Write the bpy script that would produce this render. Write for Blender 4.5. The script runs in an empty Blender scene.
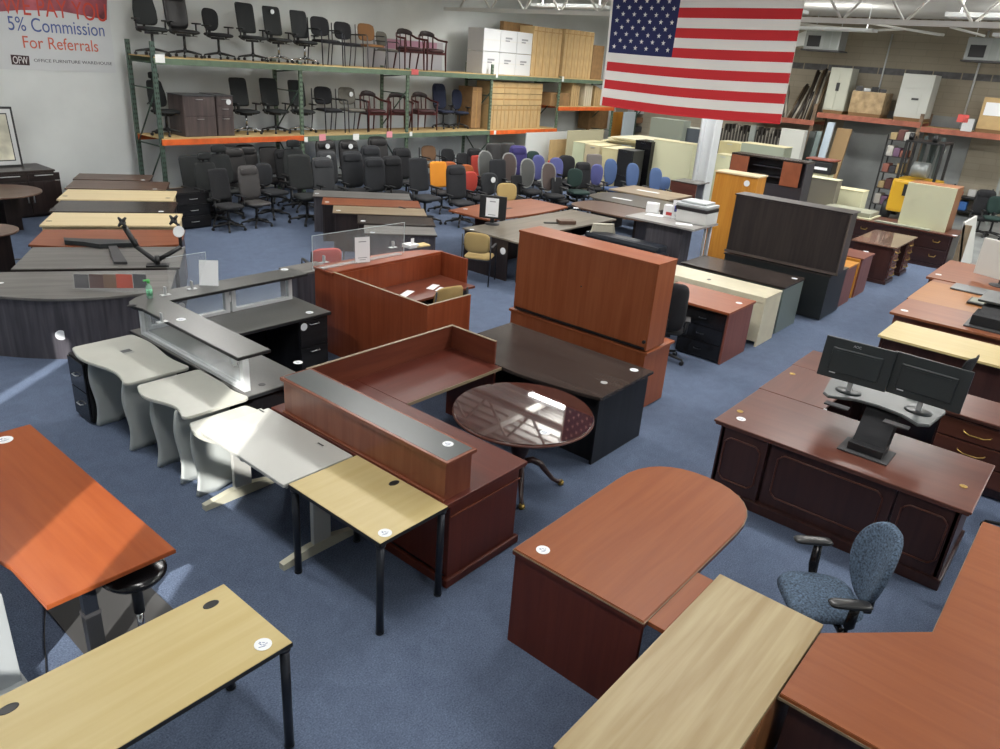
import bpy, bmesh, math, random
from mathutils import Vector, Matrix
random.seed(4)
SC = bpy.context.scene; COL = SC.collection
PI = math.pi; R = math.radians

# ------------------------------------------------------------------ camera
CH = 3.6; FPX = 745.0
def _axes():
    p, r, y = R(22.97), R(4.437), R(38.62)
    F = Vector((math.cos(y)*math.cos(p), math.sin(y)*math.cos(p), -math.sin(p)))
    R0 = F.cross(Vector((0, 0, 1))).normalized(); U0 = R0.cross(F)
    return F, R0*math.cos(r)+U0*math.sin(r), -R0*math.sin(r)+U0*math.cos(r)
CF, CR, CU = _axes()
def ray(px, py): return CF + CR*((px-500)/FPX) - CU*((py-374.5)/FPX)
def G(px, py, z=0.0):            # point of the horizontal plane z seen at a pixel of the photo
    d = ray(px, py); t = (z-CH)/d.z
    return Vector((0, 0, CH)) + d*t
def FX(px, py, X): d = ray(px, py); return Vector((0, 0, CH)) + d*(X/d.x)
def FY(px, py, Y): d = ray(px, py); return Vector((0, 0, CH)) + d*(Y/d.y)
cam = bpy.data.cameras.new('camera'); camo = bpy.data.objects.new('camera', cam); COL.objects.link(camo)
camo.matrix_world = Matrix(((CR.x, CU.x, -CF.x, 0), (CR.y, CU.y, -CF.y, 0), (CR.z, CU.z, -CF.z, CH), (0, 0, 0, 1)))
cam.sensor_width = 36; cam.lens = FPX/1000*36; cam.clip_start = 0.05; cam.clip_end = 200
SC.camera = camo

# ------------------------------------------------------------------ materials
def lin(c):
    return tuple(((v/255)/12.92 if v/255 <= .04045 else ((v/255+.055)/1.055)**2.4) for v in c) + (1,)
MATS = {}
def newmat(name):
    m = bpy.data.materials.new(name); m.use_nodes = True
    nt = m.node_tree; return m, nt, nt.nodes['Principled BSDF']
def plain(name, col, rough=.5, metal=0, spec=.5, bump=0, bscale=60, coat=0, var=0, vscale=6):
    if name in MATS: return MATS[name]
    m, nt, b = newmat(name)
    b.inputs['Base Color'].default_value = lin(col); b.inputs['Roughness'].default_value = rough
    b.inputs['Metallic'].default_value = metal; b.inputs['Specular IOR Level'].default_value = spec
    b.inputs['Coat Weight'].default_value = coat
    tc = nt.nodes.new('ShaderNodeTexCoord')
    if bump:
        n = nt.nodes.new('ShaderNodeTexNoise'); n.inputs['Scale'].default_value = bscale; n.inputs['Detail'].default_value = 3
        bp = nt.nodes.new('ShaderNodeBump'); bp.inputs['Strength'].default_value = bump; bp.inputs['Distance'].default_value = .01
        nt.links.new(tc.outputs['Object'], n.inputs['Vector']); nt.links.new(n.outputs['Fac'], bp.inputs['Height'])
        nt.links.new(bp.outputs['Normal'], b.inputs['Normal'])
    if var:
        n = nt.nodes.new('ShaderNodeTexNoise'); n.inputs['Scale'].default_value = vscale; n.inputs['Detail'].default_value = 4
        rp = nt.nodes.new('ShaderNodeValToRGB'); rp.color_ramp.elements[0].position = .35; rp.color_ramp.elements[1].position = .68
        rp.color_ramp.elements[0].color = lin([max(0, v*(1-var)) for v in col]); rp.color_ramp.elements[1].color = lin([min(255, v*(1+var)) for v in col])
        nt.links.new(tc.outputs['Object'], n.inputs['Vector']); nt.links.new(n.outputs['Fac'], rp.inputs['Fac']); nt.links.new(rp.outputs['Color'], b.inputs['Base Color'])
    MATS[name] = m; return m
WOODC = {  # light and dark grain colours, roughness
    'cherry': ((152, 88, 56), (139, 75, 45), .34), 'cherryfar': ((140, 84, 58), (126, 71, 46), .36), 'cherrydeep': ((108, 58, 42), (94, 48, 35), .32),
    'orange': ((152, 80, 42), (140, 69, 34), .3), 'redmahog': ((94, 44, 33), (82, 37, 28), .36),
    'mahog': ((100, 60, 48), (89, 51, 41), .28), 'darkmahog': ((64, 40, 36), (50, 30, 28), .3), 'maple': ((196, 179, 130), (189, 170, 119), .4),
    'paleMaple': ((216, 199, 160), (207, 188, 147), .4), 'oak': ((172, 156, 120), (152, 132, 94), .4), 'oakside': ((150, 100, 62), (128, 82, 50), .4),
    'greywood': ((118, 116, 112), (96, 94, 92), .4), 'greydark': ((92, 90, 96), (66, 64, 70), .4), 'espresso': ((52, 42, 40), (34, 28, 28), .35),
    'brownblack': ((64, 56, 52), (48, 42, 40), .25), 'tan': ((148, 132, 108), (130, 114, 92), .4), 'brown': ((106, 84, 72), (90, 70, 60), .32),
    'amber': ((200, 140, 58), (184, 122, 46), .35), 'bullet': ((142, 81, 45), (131, 71, 38), .42), 'black_wood': ((40, 40, 42), (27, 27, 29), .35),
    'deck': ((205, 180, 130), (180, 152, 104), .7), 'creamwood': ((212, 203, 178), (200, 190, 164), .5)}
def wood(kind, ax='x'):
    key = 'wood_%s_%s' % (kind, ax)
    if key in MATS: return MATS[key]
    a, d, rough = WOODC[kind]
    m, nt, b = newmat(key)
    tc = nt.nodes.new('ShaderNodeTexCoord'); mp = nt.nodes.new('ShaderNodeMapping')
    s = [22, 22, 22]; s['xyz'.index(ax)] = 1.3; mp.inputs['Scale'].default_value = s
    n = nt.nodes.new('ShaderNodeTexNoise'); n.inputs['Scale'].default_value = 1.0; n.inputs['Detail'].default_value = 5; n.inputs['Distortion'].default_value = .6
    mp2 = nt.nodes.new('ShaderNodeMapping'); s2 = [7, 7, 7]; s2['xyz'.index(ax)] = .6; mp2.inputs['Scale'].default_value = s2
    n2 = nt.nodes.new('ShaderNodeTexNoise'); n2.inputs['Scale'].default_value = 1.0; n2.inputs['Detail'].default_value = 2; n2.inputs['Distortion'].default_value = .8
    ad = nt.nodes.new('ShaderNodeMath'); ad.operation = 'ADD'
    rp = nt.nodes.new('ShaderNodeValToRGB'); rp.color_ramp.elements[0].position = .78; rp.color_ramp.elements[1].position = 1.2
    rp.color_ramp.elements[0].color = lin(d); rp.color_ramp.elements[1].color = lin(a)
    nt.links.new(tc.outputs['Object'], mp.inputs['Vector']); nt.links.new(mp.outputs['Vector'], n.inputs['Vector'])
    nt.links.new(tc.outputs['Object'], mp2.inputs['Vector']); nt.links.new(mp2.outputs['Vector'], n2.inputs['Vector'])
    nt.links.new(n.outputs['Fac'], ad.inputs[0]); nt.links.new(n2.outputs['Fac'], ad.inputs[1])
    mr = nt.nodes.new('ShaderNodeMath'); mr.operation = 'MULTIPLY'; mr.inputs[1].default_value = .5
    rp.color_ramp.elements[0].position = .38; rp.color_ramp.elements[1].position = .62
    nt.links.new(ad.outputs[0], mr.inputs[0]); nt.links.new(mr.outputs[0], rp.inputs['Fac']); nt.links.new(rp.outputs['Color'], b.inputs['Base Color'])
    b.inputs['Roughness'].default_value = rough; b.inputs['Specular IOR Level'].default_value = .5 if kind in ('mahog', 'darkmahog', 'espresso', 'ledge') else .28
    MATS[key] = m; return m
def glass(name='clear_glass', col=(240, 248, 248), rough=.02, alpha=.07):
    # thin pane: mostly see-through with a surface reflection
    if name in MATS: return MATS[name]
    m, nt, b = newmat(name)
    out = nt.nodes['Material Output']
    tr = nt.nodes.new('ShaderNodeBsdfTransparent'); gl = nt.nodes.new('ShaderNodeBsdfGlossy'); gl.inputs['Roughness'].default_value = rough
    df = nt.nodes.new('ShaderNodeBsdfDiffuse'); df.inputs['Color'].default_value = lin(col)
    fr = nt.nodes.new('ShaderNodeLayerWeight'); fr.inputs['Blend'].default_value = .05
    m1 = nt.nodes.new('ShaderNodeMixShader'); m2 = nt.nodes.new('ShaderNodeMixShader')
    m1.inputs[0].default_value = alpha
    nt.links.new(tr.outputs[0], m1.inputs[1]); nt.links.new(df.outputs[0], m1.inputs[2])
    nt.links.new(fr.outputs['Facing'], m2.inputs[0]); nt.links.new(m1.outputs[0], m2.inputs[1]); nt.links.new(gl.outputs[0], m2.inputs[2])
    nt.links.new(m2.outputs[0], out.inputs['Surface'])
    MATS[name] = m; return m
def emis(name, col, s):
    if name in MATS: return MATS[name]
    m, nt, b = newmat(name)
    b.inputs['Emission Color'].default_value = lin(col); b.inputs['Emission Strength'].default_value = s
    MATS[name] = m; return m

black = plain('black_plastic', (30, 31, 33), .45)
blackgloss = plain('black_gloss', (22, 22, 24), .18)
blackmetal = plain('black_metal', (34, 38, 46), .35, .3)
darkgrey = plain('dark_grey_plastic', (62, 62, 64), .5)
chrome = plain('chrome', (200, 200, 202), .18, 1)
silver = plain('brushed_silver', (196, 199, 200), .35, .5)
alum = plain('white_aluminium', (214, 218, 220), .35, .2)
brass = plain('aged_brass', (190, 160, 90), .3, .9)
whitep = plain('white_plastic', (226, 228, 228), .4)
paper = plain('white_paper', (236, 238, 240), .8)
greylam = plain('light_grey_laminate', (186, 187, 178), .35, var=.012)
greylam2 = plain('pale_grey_molding', (182, 188, 186), .4)
whitelam = plain('grey_white_laminate', (190, 191, 186), .3)
greycounter = plain('grey_laminate_counter', (84, 84, 82), .3, var=.03, vscale=40)
stickm = plain('sticker_paper', (232, 236, 238), .6)
inkm = plain('blue_ink', (90, 110, 150), .7)
blackfab = plain('black_fabric', (30, 31, 34), .9, bump=.3, bscale=300)
cardb = plain('cardboard', (186, 158, 112), .8, var=.04, vscale=4)
cardd = plain('brown_cardboard', (142, 110, 72), .8, var=.06)
green = plain('rack_green', (96, 116, 96), .5, .1, var=.06)
darkgreen = plain('rack_dark_green', (62, 82, 72), .5, .1, var=.1, vscale=20)
orangem = plain('rack_orange', (214, 98, 40), .5, var=.06)
redor = plain('rack_faded_red', (160, 94, 74), .55, var=.08)
cream = plain('cream_metal', (204, 204, 172), .5)
cream2 = plain('cream_metal_warm', (206, 196, 152), .5)
greymet = plain('grey_metal', (140, 146, 142), .5)

# ------------------------------------------------------------------ mesh builder
class MB:
    def __init__(s, off=(0, 0, 0)):
        s.bm = bmesh.new(); s.o = Vector(off); s.mi = 0
    def _t(s, vs):
        for v in vs: v.co -= s.o
    def box(s, x0, x1, y0, y1, z0, z1, bev=0, rz=0, c=None, tilt=None, seg=2):
        if x0 > x1: x0, x1 = x1, x0
        if y0 > y1: y0, y1 = y1, y0
        if z0 > z1: z0, z1 = z1, z0
        r = bmesh.ops.create_cube(s.bm, size=1); vs = r['verts']
        cx, cy, cz = (x0+x1)/2, (y0+y1)/2, (z0+z1)/2
        for v in vs: v.co = Vector((v.co.x*(x1-x0), v.co.y*(y1-y0), v.co.z*(z1-z0)))
        M = Matrix.Rotation(rz, 4, 'Z') if rz else Matrix.Identity(4)
        if tilt is not None: M = M @ tilt
        for v in vs: v.co = M @ v.co + Vector((cx, cy, cz)) - s.o
        fs = {f for v in vs for f in v.link_faces}
        for f in fs: f.material_index = s.mi
        m = min(x1-x0, y1-y0, z1-z0)
        if bev:
            es = list({e for v in vs for e in v.link_edges})
            bmesh.ops.bevel(s.bm, geom=es, offset=min(bev, m*.45), segments=seg, affect='EDGES', profile=.6)
        return s
    def prism(s, pts, z0, z1, bev=0):
        vb = [s.bm.verts.new(Vector((p[0], p[1], z0))-s.o) for p in pts]; vt = [s.bm.verts.new(Vector((p[0], p[1], z1))-s.o) for p in pts]
        n = len(pts); fs = []
        fs.append(s.bm.faces.new(vb[::-1])); fs.append(s.bm.faces.new(vt))
        for i in range(n): fs.append(s.bm.faces.new((vb[i], vb[(i+1) % n], vt[(i+1) % n], vt[i])))
        for f in fs: f.material_index = s.mi
        bmesh.ops.recalc_face_normals(s.bm, faces=fs)
        if bev: bmesh.ops.bevel(s.bm, geom=[e for e in fs[1].edges]+[e for e in fs[0].edges], offset=bev, segments=2, affect='EDGES')
        return s
    def poly3(s, pts, th):            # planar polygon in 3d given thickness vector
        th = Vector(th); a = [s.bm.verts.new(Vector(p)-s.o) for p in pts]; b = [s.bm.verts.new(Vector(p)+th-s.o) for p in pts]; n = len(pts)
        fs = [s.bm.faces.new(a[::-1]), s.bm.faces.new(b)]
        for i in range(n): fs.append(s.bm.faces.new((a[i], a[(i+1) % n], b[(i+1) % n], b[i])))
        for f in fs: f.material_index = s.mi
        bmesh.ops.recalc_face_normals(s.bm, faces=fs); return s
    def tube(s, path, r, seg=10, cap=True, flat=None):
        P = [Vector(p) for p in path]; rs = r if isinstance(r, (list, tuple)) else [r]*len(P); rings = []
        for i, p in enumerate(P):
            d = (P[min(i+1, len(P)-1)]-P[max(i-1, 0)]).normalized()
            up = Vector((0, 0, 1)) if abs(d.z) < .9 else Vector((1, 0, 0))
            a = d.cross(up).normalized(); b = a.cross(d)
            fl = flat or 1
            rings.append([s.bm.verts.new(p+a*math.cos(2*PI*k/seg)*rs[i]+b*math.sin(2*PI*k/seg)*rs[i]*fl-s.o) for k in range(seg)])
        fs = []
        for i in range(len(P)-1):
            for k in range(seg):
                fs.append(s.bm.faces.new((rings[i][k], rings[i][(k+1) % seg], rings[i+1][(k+1) % seg], rings[i+1][k])))
        for f in fs: f.smooth = True
        if cap: fs.append(s.bm.faces.new(rings[0][::-1])); fs.append(s.bm.faces.new(rings[-1]))
        for f in fs: f.material_index = s.mi
        bmesh.ops.recalc_face_normals(s.bm, faces=fs)
        return s
    def cyl(s, x, y, z0, z1, r, seg=20, r2=None): return s.tube([(x, y, z0), (x, y, z1)], [r, r if r2 is None else r2], seg)
    def lathe(s, x, y, prof, seg=24, sx=1, sy=1):
        rings = [[s.bm.verts.new(Vector((x+r*sx*math.cos(2*PI*k/seg), y+r*sy*math.sin(2*PI*k/seg), z))-s.o) for k in range(seg)] for r, z in prof]
        fs = []
        for i in range(len(prof)-1):
            for k in range(seg): fs.append(s.bm.faces.new((rings[i][k], rings[i][(k+1) % seg], rings[i+1][(k+1) % seg], rings[i+1][k])))
        for f in fs: f.smooth = True
        fs.append(s.bm.faces.new(rings[0][::-1])); fs.append(s.bm.faces.new(rings[-1]))
        for f in fs: f.material_index = s.mi
        bmesh.ops.recalc_face_normals(s.bm, faces=fs); return s
    def pad(s, w, h, t, f, n=4, seg=28, dome=1.0, prof=None):
        # cushion with a superellipse outline; f maps (u across, v up, d depth) to xyz
        rr = [0, .45, .8, .93, 1.0]; dd = [1, .96, .82, .6, 0]
        def ring(r, dv):
            out = []
            for k in range(seg):
                a = 2*PI*k/seg; c, q = math.cos(a), math.sin(a)
                u = math.copysign(abs(c)**(2/n), c)*w/2*r; v = math.copysign(abs(q)**(2/n), q)*h/2*r
                if prof: u *= prof(v/h+.5)
                out.append(s.bm.verts.new(Vector(f(u, v, dv*t/2))-s.o))
            return out
        A = [ring(r, (1-dome)+dome*d if r < 1 else 0) for r, d in zip(rr[1:], dd[1:])]; B = [ring(r, -((1-dome)+dome*d) if r < 1 else 0) for r, d in zip(rr[1:-1], dd[1:-1])]
        ca = s.bm.verts.new(Vector(f(0, 0, t/2))-s.o); cb = s.bm.verts.new(Vector(f(0, 0, -t/2))-s.o); fs = []
        for i in range(len(A)-1):
            for k in range(seg): fs.append(s.bm.faces.new((A[i][k], A[i][(k+1) % seg], A[i+1][(k+1) % seg], A[i+1][k])))
        BB = B+[A[-1]]
        for i in range(len(BB)-1):
            for k in range(seg): fs.append(s.bm.faces.new((BB[i+1][k], BB[i+1][(k+1) % seg], BB[i][(k+1) % seg], BB[i][k])))
        for k in range(seg):
            fs.append(s.bm.faces.new((ca, A[0][k], A[0][(k+1) % seg]))); fs.append(s.bm.faces.new((cb, B[0][(k+1) % seg], B[0][k])))
        for fc in fs: fc.material_index = s.mi; fc.smooth = True
        bmesh.ops.recalc_face_normals(s.bm, faces=fs); return s
    def build(s, name, mat, parent=None, label=None):
        me = bpy.data.meshes.new(name); s.bm.to_mesh(me); s.bm.free()
        for m in (mat if isinstance(mat, (list, tuple)) else [mat]): me.materials.append(m)
        o = bpy.data.objects.new(name, me); COL.objects.link(o)
        if parent is not None: o.parent = parent
        if label: o['label'] = label
        return o
USED = {}
def tag(o, label, cat, group=None, kind=None):
    o['label'] = label; o['category'] = cat
    if group: o['group'] = group
    if kind: o['kind'] = kind
    USED.setdefault(label, []).append(o.name); return o
class T:                                # a thing: an Empty at its base that parents its parts
    def __init__(s, name, label, cat, loc=(0, 0, 0), rz=0, group=None):
        s.e = bpy.data.objects.new(name, None); COL.objects.link(s.e); s.e.empty_display_size = .1
        s.loc = Vector(loc); s.e.location = s.loc; s.e.rotation_euler = (0, 0, rz); s.rz = rz
        tag(s.e, label, cat, group)
    def l(s): return MB((0, 0, 0))      # builder in local coordinates
    def w(s): return MB(s.loc)          # builder in world coordinates (unrotated things)
    def add(s, name, mb, mat, parent=None, label=None): return mb.build(name, mat, parent or s.e, label)
    def loc2(s, P):                     # world point to local
        return Matrix.Rotation(-s.rz, 3, 'Z') @ (Vector(P)-s.loc)
    def stick(s, px, py, z, r=.045, parent=None, lab='round white price sticker'):
        p = s.loc2(G(px, py, z)); m = s.l()
        m.lathe(p.x, p.y, [(r, p.z+.0006), (r, p.z+.0022)], 20)
        if r > .03:
            m.mi = 1; a = -.9-s.rz
            for k, (u, v, L) in enumerate([(-.4, .22, .28), (-.02, .24, .3), (.34, .2, .26), (-.3, -.05, .5), (.2, -.1, .4), (0, -.42, .7)]):
                cx = p.x+(u*math.cos(a)-v*math.sin(a))*r; cy = p.y+(u*math.sin(a)+v*math.cos(a))*r
                m.box(cx-L*r/2, cx+L*r/2, cy-.045*r, cy+.045*r, p.z+.0022, p.z+.0026, rz=a+(k % 3-1)*.5)
        return s.add('price_sticker', m, [stickm, inkm], parent, lab)
def kids(o): return [c for c in ALLCH.get(o.name, [])]
ALLCH = {}
def copy_tree(src, loc, rz, label, group=None, scale=None, cat=None):
    def kidsof(o): return [x for x in COL.objects if x.parent is o]
    def rec(o, parent):
        c = o.copy(); COL.objects.link(c); c.parent = parent
        for ch in kidsof(o): rec(ch, c)
        return c
    c = rec(src, None); c.location = loc; c.rotation_euler = (0, 0, rz)
    if scale: c.scale = scale if isinstance(scale, (tuple, list)) else (scale,)*3
    c['label'] = label; USED.setdefault(label, []).append(c.name)
    if group: c['group'] = group
    elif 'group' in c: del c['group']
    return c
def text_mesh(txt, size, name, mat, parent, M, ext=.001, align='CENTER', label=None, sx=1):
    cu = bpy.data.curves.new(name, 'FONT'); cu.body = txt; cu.size = size; cu.extrude = ext; cu.align_x = align; cu.align_y = 'CENTER'
    to = bpy.data.objects.new(name, cu); COL.objects.link(to)
    dg = bpy.context.evaluated_depsgraph_get(); me = bpy.data.meshes.new_from_object(to.evaluated_get(dg))
    bpy.data.objects.remove(to); bpy.data.curves.remove(cu)
    me.transform(M @ Matrix.Diagonal((sx, 1, 1, 1))); me.materials.clear(); me.materials.append(mat)
    o = bpy.data.objects.new(name, me); COL.objects.link(o); o.parent = parent
    if label: o['label'] = label
    return o
ORD = ['first', 'second', 'third', 'fourth', 'fifth', 'sixth', 'seventh', 'eighth', 'ninth', 'tenth', 'eleventh', 'twelfth']

# ------------------------------------------------------------------ the room
XW, YW, XL, YF, ZC = 28.4, 17.6, -3.0, -5.5, 5.72
def struct(name, mb, mat):
    o = mb.build(name, mat); o['kind'] = 'structure'; return o
def carpet_mat():
    m, nt, b = newmat('blue_carpet'); tc = nt.nodes.new('ShaderNodeTexCoord')
    n1 = nt.nodes.new('ShaderNodeTexNoise'); n1.inputs['Scale'].default_value = 95; n1.inputs['Detail'].default_value = 3
    n2 = nt.nodes.new('ShaderNodeTexNoise'); n2.inputs['Scale'].default_value = 5; n2.inputs['Detail'].default_value = 6; n2.inputs['Roughness'].default_value = .65; n2.inputs['Distortion'].default_value = 1.2
    r1 = nt.nodes.new('ShaderNodeValToRGB'); r1.color_ramp.elements[0].position = .3; r1.color_ramp.elements[1].position = .72
    r1.color_ramp.elements[0].color = lin((74, 86, 108)); r1.color_ramp.elements[1].color = lin((112, 126, 150))
    r2 = nt.nodes.new('ShaderNodeValToRGB'); r2.color_ramp.elements[0].position = .3; r2.color_ramp.elements[1].position = .75
    r2.color_ramp.elements[0].color = (.84, .84, .86, 1); r2.color_ramp.elements[1].color = (1.08, 1.08, 1.07, 1)
    mx = nt.nodes.new('ShaderNodeMix'); mx.data_type = 'RGBA'; mx.blend_type = 'MULTIPLY'; mx.inputs[0].default_value = 1
    for n in (n1, n2): nt.links.new(tc.outputs['Object'], n.inputs['Vector'])
    nt.links.new(n1.outputs['Fac'], r1.inputs['Fac']); nt.links.new(n2.outputs['Fac'], r2.inputs['Fac'])
    nt.links.new(r1.outputs['Color'], mx.inputs[6]); nt.links.new(r2.outputs['Color'], mx.inputs[7]); nt.links.new(mx.outputs[2], b.inputs['Base Color'])
    bp = nt.nodes.new('ShaderNodeBump'); bp.inputs['Strength'].default_value = .5; bp.inputs['Distance'].default_value = .006
    nt.links.new(n1.outputs['Fac'], bp.inputs['Height']); nt.links.new(bp.outputs['Normal'], b.inputs['Normal'])
    b.inputs['Roughness'].default_value = .95; b.inputs['Specular IOR Level'].default_value = .2
    return m
def block_mat():
    m, nt, b = newmat('concrete_block'); tc = nt.nodes.new('ShaderNodeTexCoord'); mp = nt.nodes.new('ShaderNodeMapping')
    mp.inputs['Rotation'].default_value = (R(90), 0, R(90))
    br = nt.nodes.new('ShaderNodeTexBrick'); br.inputs['Scale'].default_value = 1; br.inputs['Brick Width'].default_value = .8; br.inputs['Row Height'].default_value = .2
    br.inputs['Mortar Size'].default_value = .012; br.inputs['Color1'].default_value = lin((160, 152, 136)); br.inputs['Color2'].default_value = lin((156, 148, 132)); br.inputs['Mortar'].default_value = lin((149, 142, 127))
    n = nt.nodes.new('ShaderNodeTexNoise'); n.inputs['Scale'].default_value = 1.6; n.inputs['Detail'].default_value = 5
    r2 = nt.nodes.new('ShaderNodeValToRGB'); r2.color_ramp.elements[0].color = (.86, .86, .86, 1); r2.color_ramp.elements[1].color = (1.1, 1.1, 1.08, 1)
    mx = nt.nodes.new('ShaderNodeMix'); mx.data_type = 'RGBA'; mx.blend_type = 'MULTIPLY'; mx.inputs[0].default_value = 1
    sp = nt.nodes.new('ShaderNodeSeparateXYZ'); cb = nt.nodes.new('ShaderNodeCombineXYZ')
    nt.links.new(tc.outputs['Object'], sp.inputs[0]); nt.links.new(sp.outputs['Y'], cb.inputs['X']); nt.links.new(sp.outputs['Z'], cb.inputs['Y'])
    nt.links.new(cb.outputs[0], br.inputs['Vector']); nt.links.new(tc.outputs['Object'], n.inputs['Vector'])
    nt.links.new(n.outputs['Fac'], r2.inputs['Fac']); nt.links.new(br.outputs['Color'], mx.inputs[6]); nt.links.new(r2.outputs['Color'], mx.inputs[7])
    nt.links.new(mx.outputs[2], b.inputs['Base Color']); b.inputs['Roughness'].default_value = .9
    return m
XC = 19.7                               # the carpet ends here, bare concrete beyond
m = MB(); m.box(XL, XC, YF, YW, -.1, 0); m.mi = 1; m.box(XC, XW, YF, YW, -.1, -.004)
struct('floor', m, [carpet_mat(), plain('concrete_floor', (132, 136, 136), .45, var=.12, vscale=1.2)])
wallm = plain('white_wall_paint', (213, 218, 217), .85, var=.025, vscale=.9)
struct('wall_back', MB().box(XL-.2, XW+.2, YW, YW+.2, -.1, ZC), wallm)
m = MB(); m.box(XW, XW+.2, YF, YW, -.1, ZC)
struct('wall_right', m, block_mat())
m = MB()
for k in range(28): m.box(XW-.012, XW, YF+k*.825+.02, YF+(k+1)*.825-.02, 4.0, 4.19)
struct('trim_1', m, plain('dark_grey_block_band', (98, 98, 100), .8, var=.1))
# two white pipes down the block wall
m = MB(); m.tube([(XW-.04, FX(893.8, 31, XW).y, 2.6), (XW-.04, FX(893.8, 31, XW).y, 5.2)], .025, 8); struct('trim_2', m, alum)
m = MB(); m.tube([(XW-.04, FX(984.7, 46.8, XW).y, 2.6), (XW-.04, FX(984.7, 46.8, XW).y, 5.4)], .03, 8); struct('trim_3', m, alum)
# painted dark door panel on the block wall
ya, yb = FX(838, 150, XW).y, FX(965, 160, XW).y
m = MB(); m.box(XW-.05, XW, yb, ya, 0, 2.9)
for k in range(14): m.box(XW-.058, XW-.05, yb, ya, .2*k+.09, .2*k+.1)
struct('door_1', m, plain('grey_roller_door', (138, 142, 142), .6, var=.1, vscale=.8))
# left wall, out of view; its three high windows are shaped to throw the sun patches
SUNAZ, TEL = R(37.2), math.tan(R(30))
def yo(o): return (o - XL*-math.sin(SUNAZ))/math.cos(SUNAZ)
WIN = [(yo(2.17), yo(2.82), 2.9, 4.42), (yo(1.95), yo(2.50), 4.52, 5.5), (yo(5.13), yo(5.36), 3.2, 4.75)]
WIN[0] = (WIN[0][0], WIN[0][1], 2.9, 4.42)
m = MB(); z0 = 2.9
m.box(XL-.15, XL, YF, WIN[1][0], -.1, ZC)
m.box(XL-.15, XL, WIN[1][0], WIN[0][1], -.1, 2.9); m.box(XL-.15, XL, WIN[1][0], WIN[0][1], 5.5, ZC)
m.box(XL-.15, XL, WIN[1][0], WIN[0][0], 2.9, 4.52); m.box(XL-.15, XL, WIN[1][0], WIN[0][1], 4.42, 4.52); m.box(XL-.15, XL, WIN[1][1], WIN[0][1], 4.52, 5.5)
m.box(XL-.15, XL, WIN[0][1], WIN[2][0], -.1, ZC); m.box(XL-.15, XL, WIN[2][0], WIN[2][1], -.1, WIN[2][2]); m.box(XL-.15, XL, WIN[2][0], WIN[2][1], WIN[2][3], ZC)
m.box(XL-.15, XL, WIN[2][1], YW, -.1, ZC)
struct('wall_left', m, wallm)
m = MB(); m.box(XL-.2, XW+.2, YF-.2, YF, -.1, ZC); struct('wall_front', m, wallm)
for i, w_ in enumerate(WIN):
    m = MB(); t = .03
    m.box(XL-.1, XL-.06, w_[0], w_[0]+.012, w_[2], w_[3]); m.box(XL-.1, XL-.06, w_[1]-.012, w_[1], w_[2], w_[3])
    m.box(XL-.1, XL-.06, w_[0], w_[1], w_[2], w_[2]+.012); m.box(XL-.1, XL-.06, w_[0], w_[1], w_[3]-.012, w_[3])
    struct('window_%d' % (i+1), m, alum)
# ribbed metal deck ceiling
m = MB(); m.box(XL-.2, XW+.2, YF-.2, YW+.2, ZC, ZC+.1)
k = XL
while k < XW:
    m.box(k, k+.09, YF, YW, ZC-.045, ZC); k += .3
struct('ceiling', m, plain('white_metal_deck', (206, 206, 202), .6))
# deep white roof trusses: bottom chord, top chord and zig-zag webs
JX = [18.0, 11.6, 5.2, -1.2]
jm = plain('joist_white', (216, 216, 211), .5)
def joist():
    m = MB(); zb, zt = JZ, 5.62
    m.box(-.07, .07, YF, YW, zb-.05, zb+.05); m.box(-.06, .06, YF, YW, zt-.04, zt+.04)
    y = YF+.2; up = True
    while y < YW-.7:
        m.tube([(0, y, zb if up else zt), (0, y+.62, zt if up else zb)], .03, 6); y += .62; up = not up
    return m
JZ = FX(900, 22.5, 18.0).z
j0 = None
for i, x in enumerate(JX):
    if j0 is None:
        j0 = joist().build('trim_4', jm); j0['kind'] = 'structure'; j0.location.x = x
    else:
        c = j0.copy(); c.name = 'trim_%d' % (4+i); COL.objects.link(c); c.location.x = x
for i, (ya, yb) in enumerate(((2.2, 2.28), (5.8, 5.88), (9.2, 9.28), (13.6, 13.68))):
    struct('trim_%d' % (30+i), MB().box(XL, 18.1, ya, yb, 5.36, 5.5), jm)
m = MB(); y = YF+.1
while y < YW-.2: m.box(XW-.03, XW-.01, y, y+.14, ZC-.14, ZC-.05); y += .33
struct('trim_35', m, plain('flute_shadow_gap', (120, 108, 92), .8))  # solid dark strips standing in for the shaded flute openings
# sprinkler pipe and slanting braces under the joists by the block wall
m = MB(); m.tube([FX(790, 23, 26), FX(868, 30.5, 26), FX(905, 29, 25.9), FX(944, 35, 25.6)], .035, 8); struct('trim_40', m, jm)
m = MB(); m.tube([FX(862, 22, 25.4), FX(940, 35, 25.4)], .03, 8); struct('trim_41', m, jm)
m = MB(); m.tube([FX(950, 27, 25.2), FX(985, 36, 25.2)], .03, 8); struct('trim_42', m, jm)

# white column under the flag
cb_ = G(697, 210, 0)
m = MB(); cx, cy = 20.0, 9.3
for (a, b, c_, d) in ((-.2, .2, -.2, -.16), (-.2, .2, .16, .2), (-.03, .03, -.16, .16)): m.box(cx+a, cx+b, cy+c_, cy+d, 0, 5.45)
m.box(cx-.2, cx+.2, cy-.2, cy+.2, 0, .03)
struct('trim_50', m, plain('column_white', (206, 210, 212), .45))
m = MB(); m.tube([(cx-.2, cy+.2, 0), (cx-.2, cy+.2, 5.4)], .03, 8); struct('trim_51', m, alum)
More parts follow.
